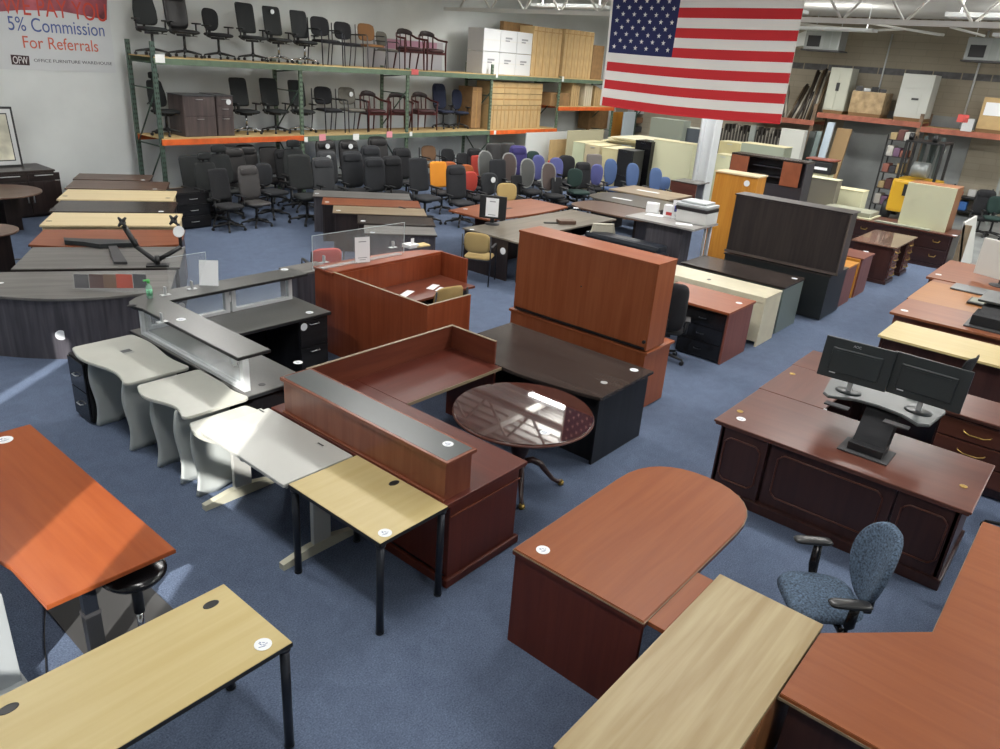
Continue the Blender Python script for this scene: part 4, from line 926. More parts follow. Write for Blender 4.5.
# ================================================================== left row of desks (rotated)
AZ = R(-32)
def rdesk(label, A, L, D, topk, bodyk, az=AZ, z=.745, grom=None, stk=None, front=True, name='desk', curved=False, sku=None):
    # A: front-left corner of the top; the long side runs along az, depth to its left
    u = Vector((math.cos(az), math.sin(az), 0)); v = Vector((-u.y, u.x, 0)); L *= .96 if az == AZ else 1
    c = Vector((A[0], A[1], 0))+u*L/2+v*D/2
    t = T(name, label, 'desk', c, az)
    tx_ = wood(topk, 'x'); bz_ = wood(bodyk, 'z')
    if curved:
        P = [(L/2, D/2), (-L/2, D/2), (-L/2, -D/2)]+[(-L/2+L*k/14, -D/2-.16*math.sin(PI*k/14)) for k in range(1, 14)]+[(L/2, -D/2)]
        m = t.l(); m.prism(P, z-.03, z, .004); t.add('desktop', m, tx_)
    else:
        t.add('desktop', t.l().box(-L/2, L/2, -D/2, D/2, z-.03, z, .005), tx_)
    t.add('edge_band', t.l().box(-L/2-.003, L/2+.003, -D/2-.003, D/2+.003, z-.03, z-.012), plain('dark_edge', (44, 38, 36), .4) if topk not in ('maple', 'paleMaple') else wood(topk, 'y'))
    t.add('end_panel', t.l().box(-L/2+.02, -L/2+.045, -D/2+.04, D/2-.03, 0, z-.03, .002), bz_)
    t.add('end_panel', t.l().box(L/2-.045, L/2-.02, -D/2+.04, D/2-.03, 0, z-.03, .002), bz_)
    t.add('modesty_panel', t.l().box(-L/2+.045, L/2-.045, -D/2+.06, -D/2+.08, 0, z-.03, .002), bz_)
    for g in (grom or []): grommet(t, g[0], g[1], z)
    for s in (stk or []): t.stick(*s, z)
    return t
k = .26
t = T('conference_table', 'curved-front grey wood reception desk with vertical grain, first in the left row', 'desk', (3.5, 9.3, 0), AZ)
L, D = 2.06, 1.0
u = Vector((math.cos(AZ), math.sin(AZ), 0)); v = Vector((-u.y, u.x, 0)); t.e.name = 'bow_front_desk'
c0 = Vector((2.36, 9.50, 0))+u*L/2+v*D/2; t.e.location = c0; t.loc = c0
P = [(L/2, D/2), (-L/2, D/2), (-L/2, -D/2+.1)]+[(-L/2+L*q/16, -D/2+.1-.26*math.sin(PI*q/16)) for q in range(1, 16)]+[(L/2, -D/2+.1)]
t.add('desktop', t.l().prism(P, .715, .745, .004), wood('greywood', 'x'))
P2 = [(a*.985, b+.03) for a, b in P[2:]]
m = t.l(); 
P3 = P2+[(a, b+.03) for a, b in P2[::-1]]
t.add('front_panel', m.prism(P3, 0, .715), wood('greydark', 'z')); t.add('end_panel', t.l().box(-L/2+.02, -L/2+.05, -D/2+.14, D/2-.02, 0, .715), wood('greydark', 'z')); t.add('end_panel', t.l().box(L/2-.05, L/2-.02, -D/2+.14, D/2-.02, 0, .715), wood('greydark', 'z'))
p_ = Vector((0, 0, 0))
t.stick(1, 283, .745, .03)
m = t.l(); m.lathe(0, 0, [(.06, 0), (.06, .002)], 20)
o = t.add('price_sticker', m, stickm, None, 'round white price sticker')
# place the sticker on the bowed front
hit = None
for q in range(400):
    d = ray(61, 335); s = 7+q*.02; w = Vector((0, 0, CH))+d*(s/d.length*1.0)
    lc_ = t.loc2(w); yb_ = -D/2+.13-.26*math.sin(PI*(lc_.x+L/2)/L) if abs(lc_.x) < L/2 else 9
    if lc_.y > yb_: hit = (lc_.x, yb_-.001, w.z); break
if hit: o.location = hit; o.rotation_euler = (R(90), 0, 0)
rdesk('grey wood desk behind the bow-front one, with the dual monitor arm on it', (3.08, 10.38), 2.03, 1.12, 'greywood', 'greydark', grom=[(18, 259)], stk=[(172, 261, )] and [])
rdesk('cherry desk with a curved edge in the left row, two behind the bow-front one', (3.68, 11.5), 2.05, .95, 'cherryfar', 'darkmahog', curved=True, stk=[(178, 231.5)])
rdesk('maple desk crossed by the arms of the monitor mount, fourth in the left row', (4.24, 12.62), 2.05, .95, 'paleMaple', 'paleMaple', grom=[(49, 221)])
rdesk('black-brown desk between the two maple desks in the left row', (4.72, 13.54), 1.98, .95, 'brownblack', 'espresso', grom=[(53, 209)], stk=[(161, 211.5)])
rdesk('far maple desk in the left row with two grommets', (5.21, 14.49), 1.98, 1.0, 'paleMaple', 'paleMaple', grom=[(65, 196), (168, 198)])
rdesk('reddish brown desk second from the wall in the left row', (5.73, 15.46), 1.84, .94, 'brown', 'redmahog', grom=[(69, 186)], stk=[(155, 189)])
rdesk('smallest dark brown desk nearest the wall in the left row', (6.25, 16.38), 1.48, .72, 'brown', 'mahog', grom=[(76, 178)], stk=[(143, 180)])
# monitor arm
b_ = G(158, 266, .745)
t = T('monitor_stand', 'black dual monitor arm with two folding arms, clamped on the grey desk', 'monitor arm', b_)
m = t.l(); m.box(-.14, .14, -.07, .07, .0, .025, .006, rz=AZ); m.cyl(0, 0, .02, .14, .03); t.add('clamp_base', m, black)
def at_depth(px, py, ref, dd=0):   # point on a pixel's ray at the same distance as ref
    d = ray(px, py); D_ = (ref-Vector((0, 0, CH))).dot(CF)+dd; return Vector((0, 0, CH))+d*(D_/d.dot(CF))
J = lambda px, py, dd=0: at_depth(px, py, b_, dd)-b_
for nm, pts_, rr_ in (('left_arm', [(157, 262, 0), (137, 247, .1)], .032), ('left_forearm', [(137, 247, .1), (124, 226, .1)], .036), ('right_arm', [(158, 260, 0), (181, 247, .1)], .03), ('right_forearm', [(181, 247, .1), (180, 236, .1), (178, 224, .1)], .022)):
    m = t.l(); m.tube([J(*q) for q in pts_], rr_, 10); o = t.add(nm.split('_')[1], m, black)
for (px, py) in ((122, 222), (173.5, 220)):
    c_ = J(px, py, .05); m = t.l(); r_ = CR; u_ = CU
    for s1 in (-1, 1):
        for s2 in (-1, 1): m.tube([c_, c_+r_*.05*s1+u_*.06*s2], [.03, .014], 8)
    m.tube([c_-CF*.01, c_+CF*.05], .03, 12); t.add('monitor_mount', m, black)
c_ = J(178.5, 231.5, -.02); m = t.l(); m.tube([c_, c_+CF*.012], .075, 22); t.add('price_sticker', m, stickm, None, 'round white price sticker')
p_ = G(170, 234, .746)
# keyboard tray arm lying on the desk
t = T('keyboard_tray', 'black T-shaped keyboard tray mechanism lying on the grey desk', 'tray', G(108, 252, .75))
def L_(px, py, z=.752): return G(px, py, z)-t.loc
m = t.l(); P = [L_(108, 246), L_(116, 246), L_(127.5, 264), L_(114, 264)]; m.poly3(P, (0, 0, .03)); t.add('track', m, darkgrey)
m = t.l(); P = [L_(64, 241.5), L_(80, 242.5), L_(128, 243.5), L_(138, 243), L_(138, 247), L_(116, 247.5), L_(100, 248.5), L_(84, 246), L_(65, 244.5)]; m.poly3(P, (0, 0, .06)); t.add('tray_arm', m, plain('tray_black', (44, 48, 50), .35))
# sample board / chips on the bow-front desk
t = T('color_sample_board', 'clear holder with grey, dark brown, tan and orange finish samples on the bow-front desk', 'sample board', G(104, 289, .745))
pc = G(104, 291, .746); cols = [(70, 66, 72), (78, 36, 32), (110, 78, 56), (186, 62, 30), (64, 62, 68)]
pxs = [(75, 89), (90, 104), (104, 117), (117, 133), (134, 147)]
for (xa, xb), cc in zip(pxs, cols):
    y0_ = 273+(xa-75)*.02; A0 = at_depth(xa, 288, pc)-t.loc; B0 = at_depth(xb, 288, pc)-t.loc; A1 = at_depth(xa-1.5, 274, pc)-t.loc; B1 = at_depth(xb-1.5, 274.5, pc)-t.loc
    m = t.l(); m.poly3([A0, B0, B1, A1], CF*.012); t.add('finish_sample', m, plain('sample_%d' % xa, cc, .4))
m = t.l(); m.poly3([at_depth(74, 294, pc)-t.loc, at_depth(147, 293, pc)-t.loc, at_depth(146, 271, pc)-t.loc, at_depth(72, 272, pc)-t.loc], -CF*.008); t.add('acrylic_sheet', m, glass())

# espresso credenza against the back wall
t = T('credenza', 'espresso wood credenza with long bar handles under the framed picture', 'cabinet', (4.9, 16.9, 0), 0)
ex0, ex1, ey0, ey1 = 3.7, 6.0, 16.6, 17.5
bx(t, 'cabinet_top', wood('espresso', 'x'), ex0-.02, ex1+.02, ey0-.02, ey1, .88, .915); bx(t, 'body', wood('espresso', 'z'), ex0, ex1, ey0, ey1-.02, .02, .88)
for q in range(4):
    a = ex0+.02+q*.595; m = t.w(); m.box(a, a+.585, ey0-.02, ey0, .06, .70, .003); d = t.add('door', m, wood('espresso', 'z'))
    xx = a+.54 if q % 2 == 0 else a+.05; m = t.w(); m.tube([(xx, ey0-.04, .3), (xx, ey0-.04, .6)], .012, 8); h_ = t.add('handle', m, silver); h_.parent = d
    m = t.w(); m.box(a, a+.585, ey0-.02, ey0, .71, .86, .003); d = t.add('drawer', m, wood('espresso', 'x'))
    m = t.w(); m.tube([(a+.12, ey0-.04, .82), (a+.46, ey0-.04, .82)], .01, 8); h_ = t.add('handle', m, silver); h_.parent = d
# framed picture
t = T('framed_picture', 'large silver-framed abstract picture leaning on the wall above the credenza', 'picture', (4.8, 17.2, .915))
xr = 5.66; W_, H_ = 1.6, 1.12
tl_ = Matrix.Rotation(R(-6), 4, 'X')
def fr(z0_, z1_, xa, xb, y, th, name, mat):
    m = t.w(); a = math.tan(R(6)); m.poly3([(xa, 17.16+z0_*a+y, .915+z0_), (xb, 17.16+z0_*a+y, .915+z0_), (xb, 17.16+z1_*a+y, .915+z1_), (xa, 17.16+z1_*a+y, .915+z1_)], (0, th, 0)); return t.add(name, m, mat)
fr(0, H_, xr-W_, xr, .0, .05, 'frame', black); fr(.04, H_-.04, xr-W_+.04, xr-.04, -.008, .01, 'frame_face', silver); fr(.115, H_-.115, xr-W_+.115, xr-.115, -.014, .01, 'inner_edge', black); fr(.135, H_-.135, xr-W_+.135, xr-.135, -.02, .008, 'print', plain('abstract_print', (206, 204, 186), .7, var=.14, vscale=2.2))
# two round tables at the left edge
def round_tab(label, c, r, z, kind):
    t = T('round_table', label, 'table', (c[0], c[1], 0)); m = t.l(); m.lathe(0, 0, [(r-.01, z-.03), (r, z-.024), (r, z-.004), (r-.006, z)], 48); t.add('tabletop', m, wood(kind, 'x'))
    m = t.l(); m.box(-.33, .33, -.02, .02, 0, z-.03); m.box(-.02, .02, -.33, .33, 0, z-.03); t.add('cross_base', m, wood('espresso', 'z'))
round_tab('brown round table in front of the espresso credenza at left', G(-4, 191, .74)[:2], .72, .74, 'brown')
round_tab('smaller round table partly cut off by the left edge of the picture', G(-17, 230, .74)[:2], .45, .74, 'brown')
t = T('filing_pedestal', 'black wood three-drawer pedestal at the foot of the pallet rack', 'cabinet', (7.9, 14.4, 0))
pa = FY(172, 190, 14.2)
pedestal(t, 7.25, 7.95, 14.2, 14.75, .72, wood('black_wood', 'z'), wood('black_wood', 'x'), '-y', 3, silver, hw=.16)
m = MB((8.2, 15.3, .0)); m.box(7.5, 8.0, 14.86, 15.3, 0, .62, .01)
o = m.build('cardboard_box', cardb); o.location = (8.2, 15.3, 0); tag(o, 'open cardboard box beside the rack upright at the end of the left row', 'box')
m = MB((8.2, 15.0, .0)); m.box(8.15, 9.0, 15.1, 15.6, .0, .66, .01, .2); o = m.build('desk_return', wood('espresso', 'z')); o.location = (8.2, 15, 0); tag(o, 'black desk return standing behind the three-drawer pedestal', 'desk')

# ================================================================== middle group of desks (rotated)
A2 = R(-39.5)
def mdesk(label, pl, L, D, topk, legk, z=.745, **kw):
    P = G(pl[0], pl[1], z); return rdesk(label, (P.x, P.y), L, D, topk, legk, A2, z, **kw)
mdesk('grey-topped wood desk at the back of the centre stack', (312.5, 196), 2.0, .72, 'greywood', 'greydark', stk=[(317, 193.5)])
mdesk('orange cherry desk in the centre stack', (321.5, 204), 1.93, .72, 'cherryfar', 'espresso', stk=[(327, 202)])
mdesk('tan wood desk in the centre stack', (332.5, 212.5), 1.75, .70, 'tan', 'espresso', stk=[(338.5, 210.5)])
mdesk('near-black desk in the centre stack', (357.5, 223), 1.38, .70, 'brownblack', 'espresso', stk=[(363, 221)])
mdesk('grey striped wood desk at the front of the centre stack', (364.5, 233), 1.22, .62, 'greywood', 'bluegreydesk' if 'bluegreydesk' in WOODC else 'greydark', stk=[(372.5, 232.5)])
t = T('desk', 'grey wood desk end showing between the black counter and the red cubicle', 'desk', (4.95, 8.3, 0))
q_ = G(297, 274.5, .745); a, b = q_.x, q_.y; print('greydesk', a, b); bx(t, 'desktop', wood('greywood', 'x'), a, a+.62, b, b+.42, .715, .745); bx(t, 'front_panel', wood('greydark', 'z'), a+.01, a+.61, b+.01, b+.03, 0, .715); bx(t, 'end_panel', wood('greydark', 'z'), a+.01, a+.03, b+.03, b+.41, 0, .715); bx(t, 'end_panel', wood('greydark', 'z'), a+.59, a+.61, b+.03, b+.41, 0, .715)
# ================================================================== conference tables and desks in the middle
def boat(t, x0, x1, y0, y1, z, kind, ax, bow=.14, th=.035):
    P = []; n = 16
    if ax == 'x':
        for k in range(n+1): v = k/n; P.append((x0+(x1-x0)*v, y0-bow*math.sin(PI*v)+bow))
        for k in range(n+1): v = 1-k/n; P.append((x0+(x1-x0)*v, y1+bow*math.sin(PI*v)-bow))
    else:
        for k in range(n+1): v = k/n; P.append((x1+bow*math.sin(PI*v)-bow, y0+(y1-y0)*v))
        for k in range(n+1): v = 1-k/n; P.append((x0-bow*math.sin(PI*v)+bow, y0+(y1-y0)*v))
    m = t.w(); m.prism(P, z-th, z, .005); return t.add('tabletop', m, wood(kind, ax))
def rtab(t, x0, x1, y0, y1, z, kind):
    P = []; n = 24; cx, cy, a, b = (x0+x1)/2, (y0+y1)/2, (x1-x0)/2, (y1-y0)/2
    for k in range(n*2): q = PI*k/n; c_, s_ = math.cos(q), math.sin(q); P.append((cx+a*math.copysign(abs(c_)**.62, c_), cy+b*math.copysign(abs(s_)**.62, s_)))
    m = t.w(); m.prism(P, z-.035, z, .005); return t.add('tabletop', m, wood(kind, 'y'))
t = T('conference_table', 'boat-shaped cherry conference table behind the grey L-shaped desk', 'table', (12.2, 9.8, 0))
boat(t, 10.85, 13.5, 9.14, 10.42, .745, 'cherryfar', 'x', .12)
for xx in (11.4, 12.8): bx(t, 'leg_panel', wood('darkmahog', 'z'), xx-.03, xx+.03, 9.5, 10.05, 0, .71)
bx(t, 'cable_port', black, 11.95, 12.2, 9.75, 9.83, .745, .75); t.stick(465.5, 209, .745, .05)
t = T('corner_desk', 'grey L-shaped desk carrying a small monitor, in the middle of the floor', 'desk', (11, 8.4, 0))
gx, gy = wood('tan', 'x'), wood('tan', 'y'); WOODC['taupewood'] = ((118, 112, 100), (100, 95, 86), .3); gx = wood('taupewood', 'x'); gy = wood('taupewood', 'y')
bx(t, 'desktop', gx, 9.88, 13.3, 7.90, 9.02, .715, .745); bx(t, 'return_top', gy, 9.86, 10.55, 6.95, 7.895, .715, .745)
bx(t, 'end_panel', wood('espresso', 'z'), 9.9, 9.93, 7.95, 8.98, 0, .715); bx(t, 'end_panel', wood('espresso', 'z'), 13.2, 13.23, 7.95, 8.98, 0, .715); bx(t, 'modesty_panel', wood('espresso', 'z'), 9.93, 13.2, 8.9, 8.92, 0, .715)
pedestal(t, 9.92, 10.5, 7.0, 7.75, .70, plain('pedestal_green_black', (34, 42, 38), .4), plain('pedestal_green_black', (34, 42, 38), .4), '-x', 3, blackmetal); t.stick(472, 229.5, .745, .04)
P = FX(503, 251, 9.9); m = t.w(); m.tube([(9.899, P.y, P.z), (9.893, P.y, P.z)], .06, 18); t.add('price_sticker', m, stickm, None, 'round white price sticker')
P = G(492, 224, .745)
t = T('monitor', 'small black monitor with a white notice taped on its screen, on the grey desk', 'monitor', P, R(-62))
m = t.l(); m.lathe(0, 0, [(.14, 0), (.14, .01), (.04, .03)], 24); m.box(-.035, .035, -.02, .02, .02, .16); t.add('stand', m, black)
m = t.l(); m.box(-.25, .25, -.03, .03, .1, .52, .008); t.add('housing', m, black)
m = t.l(); m.box(-.13, .11, -.034, -.0305, .14, .48); t.add('notice', m, paper)
m = t.l(); m.box(-.06, .05, -.0345, -.034, .41, .425); m.box(-.08, .06, -.0345, -.034, .17, .18); t.add('notice_print', m, plain('print_grey', (120, 124, 132), .8))
t = T('wooden_box', 'small dark wooden organizer lying on the grey desk', 'box', G(566, 223.5, .745), R(-35))
m = t.l(); m.box(-.17, .17, -.1, .1, 0, .07, .01); t.add('body', m, wood('brown', 'x')); m = t.l(); m.box(-.45, -.17, -.03, .03, 0, .02); t.add('strap', m, black)
t = T('conference_table', 'brown oval conference table right of the cherry one', 'table', (14.6, 8.6, 0))
rtab(t, 13.62, 14.92, 7.2, 9.52, .745, 'brown'); bx(t, 'leg_panel', wood('espresso', 'z'), 13.95, 14.6, 7.8, 7.86, 0, .71); bx(t, 'leg_panel', wood('espresso', 'z'), 13.95, 14.6, 8.9, 8.96, 0, .71)
t.stick(576, 208, .745, .06)
t = T('conference_table', 'dark grey-brown oval conference table in the middle of the three far tables', 'table', (16.6, 9.5, 0))
WOODC['greybrown'] = ((96, 90, 80), (80, 75, 68), .3)
rtab(t, 15.0, 16.4, 7.7, 9.98, .745, 'greybrown'); bx(t, 'leg_panel', wood('espresso', 'z'), 15.4, 16.1, 8.3, 8.36, 0, .71); bx(t, 'leg_panel', wood('espresso', 'z'), 15.4, 16.1, 9.4, 9.46, 0, .71)
m = t.w(); P = G(622, 199, .746); m.box(P.x-.05, P.x+.05, P.y-.25, P.y+.25, .746, .75, rz=.1); t.add('paper_strip', m, paper)
t = T('conference_table', 'tan rectangular conference table farthest back by the white column', 'table', (18.2, 10.2, 0))
P_ = [G(612, 191, .745), G(622, 186, .745), G(677, 192.5, .745), G(676, 200, .745)]
bx(t, 'tabletop', wood('tan', 'y'), 16.6, 17.85, 8.5, 10.2, .71, .745); bx(t, 'leg_panel', wood('tan', 'z'), 16.9, 17.5, 9.8, 9.86, 0, .71); bx(t, 'leg_panel', wood('tan', 'z'), 16.9, 17.5, 8.8, 8.86, 0, .71)
m = t.w(); P = G(648, 191.5, .746); m.box(P.x-.06, P.x+.06, P.y-.3, P.y+.3, .746, .75, rz=.1); t.add('paper_strip', m, paper)
t = T('desk_screen', 'dark red-brown panel standing by the foot of the white column', 'panel', (19.0, 10.0, 0)); A = FX(671, 180, 19.2); B = FX(697, 183, 19.2)
m = t.w(); m.box(19.2, 19.25, B.y, A.y, 0, A.z, .005); t.add('panel', m, wood('mahog', 'y')); m = t.w(); m.box(19.2, 20.0, B.y, A.y, A.z-.03, A.z, .005); t.add('top', m, wood('greywood', 'y'))

# standing-height counter with the copier
t = T('counter_table', 'tall grey wood counter table holding the copier and papers', 'table', (12.9, 6.4, 0))
x0, x1, y0, y1, h = 12.25, 13.25, 5.70, 7.10, 1.07
WOODC['palegrey'] = ((164, 162, 158), (144, 142, 140), .35)
bx(t, 'tabletop', wood('palegrey', 'y'), x0, x1, y0, y1, h-.035, h, bev=.004); bx(t, 'pedestal', wood('greydark', 'z'), 12.42, 12.80, 5.98, 6.72, 0, h-.035)
bx(t, 'edge_strip', alum, 12.9, 12.94, 5.76, 5.80, 0, h-.035); bx(t, 'leg', alum, 13.15, 13.2, 5.78, 5.84, 0, h-.035)
t = T('copier', 'white multifunction copier on the tall grey counter table', 'copier', (12.95, 6.05, h))
m = t.w(); m.box(12.72, 13.22, 5.72, 6.32, h, h+.22, .02); t.add('body', m, plain('copier_white', (208, 210, 208), .45)); m = t.w(); m.box(12.70, 13.2, 5.71, 6.34, h+.22, h+.28, .01); t.add('control_band', m, plain('copier_dark', (44, 40, 42), .3))
m = t.w(); m.box(12.72, 13.22, 5.72, 6.34, h+.28, h+.34, .02); t.add('scanner_lid', m, plain('copier_lid', (176, 182, 184), .4)); m = t.w(); m.box(12.80, 13.2, 5.80, 6.3, h+.34, h+.38, .02); t.add('document_feeder', m, plain('copier_lid', (176, 182, 184), .4))
def paperbox(name, label, cat, px, py, z, w, d, hh, rz, mat): 
    P = G(px, py, z); m = MB(P); m.box(P.x-w/2, P.x+w/2, P.y-d/2, P.y+d/2, z+.0005, z+hh, min(.004, hh/3), rz=rz); o = m.build(name, mat); o.location = P; tag(o, label, cat); return o
paperbox('paper_sheet', 'flat white papers at the left end of the tall counter table', 'paper', 655, 215.5, h, .22, .34, .012, .2, paper)
paperbox('paper_sheet', 'white sheets on the tall counter below the copier', 'paper', 684, 224.5, h, .2, .3, .008, .5, paper)
paperbox('stapler', 'small yellow office tool on the tall counter table', 'stapler', 670, 217, h, .06, .12, .06, .5, plain('yellow_plastic', (222, 208, 50), .4))
paperbox('tape_dispenser', 'small black office tool beside the yellow one on the counter', 'tape dispenser', 664.5, 214.5, h, .1, .16, .08, .3, black)
paperbox('notebook', 'dark red small item by the papers on the tall counter', 'notebook', 693, 220.5, h, .06, .1, .04, .9, plain('dark_red', (110, 44, 48), .5))
t = sign_holder('white upright sign with blue print on the tall counter table', G(677, 219, h), .22, .34, R(-52), 6)
m = t.l(); 
for a_ in range(3): m.box(-.07+.05*a_, -.03+.05*a_, .0, .001, .12, .2)
m.bm.free()
m = t.l(); m.box(-.075, .07, .006, .008, .13, .24); t.add('blue_print', m, plain('print_blue', (76, 80, 150), .7, var=.4, vscale=40))
t = T('paper_holder', 'white paper holder box at the back of the tall counter', 'paper holder', Vector((12.98, 6.95, h)), R(-70)); m = t.l(); m.box(-.12, .12, -.05, .05, 0, .2, .01); t.add('box', m, paper); m = t.l(); m.box(-.1, .1, -.06, -.052, .02, .17); t.add('sheet', m, whitep)
t = T('tissue_box', 'white and red tissue box beside the copier', 'box', Vector((12.95, 6.55, h)), R(10)); m = t.l(); m.box(-.08, .08, -.12, .12, 0, .22, .01); t.add('box', m, paper); m = t.l(); m.box(-.081, -.08, -.06, .06, .04, .1); t.add('red_mark', m, plain('red_mark', (190, 60, 60), .6))
# black sofa / dark blue cushions beside the counter
t = T('sofa', 'black leather sofa with blue sheen behind the cherry hutch', 'sofa', (11.55, 6.6, 0))
sf = plain('sofa_leather', (26, 32, 42), .35)
m = t.w(); m.box(11.0, 12.1, 6.1, 7.7, .12, .45, .05); t.add('seat', m, sf); m = t.w(); m.box(11.85, 12.2, 6.1, 7.7, .3, .72, .07); t.add('backrest', m, sf)
m = t.w(); m.box(11.0, 12.1, 7.6, 7.8, .12, .62, .06); t.add('armrest', m, sf); m = t.w(); m.box(11.0, 12.1, 6.0, 6.2, .12, .62, .06); t.add('armrest', m, sf); m = t.w(); m.box(11.05, 12.05, 6.05, 7.75, 0, .12); t.add('base', m, black)
# ================================================================== chairs
def curveback(w, h, zc, y0, lean, cur, n=4, t_=.05):
    def f(u, v, d): return (u, y0+v*lean+cur*(u/(w/2))**2*-1+.03*math.cos(v/h*PI)*0-d, zc+v)
    return f
def base5(root, mat, colm, r=.32, casters=True):
    for k in range(5):
        a = 2*PI*k/5+.3; c_, s_ = math.cos(a), math.sin(a)
        m = MB(); m.tube([(.03*c_, .03*s_, .12), (.15*c_, .15*s_, .105), (r*c_, r*s_, .075)], [.026, .022, .015], 8, flat=1); lg = m.build('base_leg', mat, root)
        if casters:
            m = MB(); m.tube([(r*c_-.022*s_, r*s_+.022*c_, .03), (r*c_+.022*s_, r*s_-.022*c_, .03)], .029, 10); m.cyl(r*c_, r*s_, .03, .075, .009, 8); m.build('caster', black, lg)
    m = MB(); m.cyl(0, 0, .09, .17, .034, 14); m.cyl(0, 0, .17, .40, .026, 12); m.build('gas_column', colm, root)
    m = MB(); m.box(-.09, .09, -.1, .12, .385, .43, .01); m.tube([(.06, 0, .4), (.26, 0, .40), (.3, 0, .395)], .007, 6); m.build('seat_mechanism', black, root)
PROTO = {}
def office_chair(kind, col, basem=None, colm=None):
    key = (kind, col, basem)
    if key in PROTO: return PROTO[key]
    mat = {'black': blackfab, 'leather': plain('black_leather', (28, 27, 28), .42), 'mesh': plain('black_mesh', (26, 30, 31), .75), 'grey': plain('grey_upholstery', (58, 60, 63), .85), 'navy': plain('navy_fabric', (30, 37, 58), .9), 'blue': plain('blue_fabric', (72, 94, 134), .9), 'peri': plain('periwinkle_fabric', (88, 92, 146), .9),
           'purple': plain('purple_fabric', (62, 56, 112), .9), 'orange': plain('orange_fabric', (230, 148, 44), .85), 'dorange': plain('burnt_orange_fabric', (164, 88, 44), .85), 'red': plain('red_fabric', (178, 62, 50), .85), 'greymesh': plain('grey_mesh', (92, 94, 92), .8), 'olive': plain('olive_fabric', (166, 150, 92), .85),
           'darkgreen': plain('dark_green_fabric', (30, 52, 48), .9), 'taupe': plain('taupe_fabric', (112, 106, 102), .9), 'brownmesh': plain('brown_mesh', (88, 76, 72), .8), 'charcoal': plain('charcoal_fabric', (40, 42, 46), .9), 'darkgreylea': plain('dark_grey_leather', (64, 62, 62), .5)}[col]
    root = bpy.data.objects.new('office_chair', None); COL.objects.link(root); root.empty_display_size = .1
    bm_ = basem or black; base5(root, bm_, colm or bm_)
    seatmat = mat if col not in ('greymesh', 'brownmesh', 'orange', 'red', 'dorange', 'peri', 'purple') else blackfab
    m = MB(); m.pad(.50, .48, .085, lambda u, v, d: (u, v-.02, .475+d-.02*(max(0, -v-.1))*3), 5); m.build('seat', seatmat, root)
    if kind == 'mesh':        # tall rectangular back
        m = MB(); m.pad(.47, .60, .035, curveback(.47, .6, .86, .25, .16, .05), 9, 32, .6); m.build('backrest', mat, root)
        m = MB(); m.box(-.03, .03, .24, .28, .43, .75, .008); m.build('back_support', black, root); w2 = .27
    elif kind == 'exec':
        m = MB(); m.pad(.50, .70, .11, curveback(.5, .7, .86, .25, .14, .04), 5, 32); b_ = m.build('backrest', mat, root)
        m = MB(); m.pad(.40, .17, .07, curveback(.4, .17, 1.09, .245, .1, .04), 4, 24); m.build('head_cushion', mat, b_)
        m = MB(); m.box(-.03, .03, .27, .31, .43, .7, .008); m.build('back_support', black, root)
    elif kind == 'head':      # mesh back and separate headrest
        m = MB(); m.pad(.47, .52, .035, curveback(.47, .52, .80, .25, .14, .05), 6, 30, .6, lambda s: .86+.14*math.sin(PI*min(1, s+.2))); m.build('backrest', mat, root)
        m = MB(); m.pad(.27, .13, .05, curveback(.27, .13, 1.15, .27, .05, .04), 4, 22); m.build('headrest', mat, root)
        m = MB(); m.box(-.02, .02, .27, .30, .43, 1.15, .008); m.tube([(-.19, .27, .6), (0, .3, .72), (.19, .27, .6)], .014, 8); m.build('back_support', black, root)
    elif kind == 'oval':
        m = MB(); m.pad(.42, .62, .05, curveback(.42, .62, .84, .24, .12, .05), 2.6, 28, .8, lambda s: .8+.2*s); b_ = m.build('backrest', mat, root)
        if col in ('greymesh', 'brownmesh'):
            P = []
            for k in range(29):
                a = 2*PI*k/28; c_, s_ = math.cos(a), math.sin(a); u = math.copysign(abs(c_)**(2/2.6), c_)*.21; v = math.copysign(abs(s_)**(2/2.6), s_)*.31; u *= .8+.2*(v/.62+.5)
                P.append((u, .24+v*.12-.05*(u/.21)**2, .84+v))
            m = MB(); m.tube(P, .016, 8); m.build('back_frame', plain('frame_light_grey', (150, 152, 150), .4), b_)
        m = MB(); m.box(-.025, .025, .23, .26, .43, .62, .008); m.build('back_support', black, root)
    elif kind == 'task':      # low rounded back
        m = MB(); m.pad(.44, .44, .07, curveback(.44, .44, .76, .24, .10, .05), 3, 28, 1, lambda s: .86+.16*s); m.build('backrest', mat, root)
        m = MB(); m.box(-.03, .03, .24, .27, .43, .66, .008); m.build('back_support', black, root)
    for sx in (-1, 1):
        m = MB(); m.tube([(sx*.2, .0, .42), (sx*.28, .0, .44), (sx*.29, .01, .62)], [.02, .02, .016], 8); ar = m.build('armrest', black, root)
        m = MB(); m.box(sx*.29-.035, sx*.29+.035, -.13, .11, .62, .65, .012); m.build('arm_pad', black, ar)
    root['category'] = 'chair'; PROTO[key] = [root, False]; return PROTO[key]
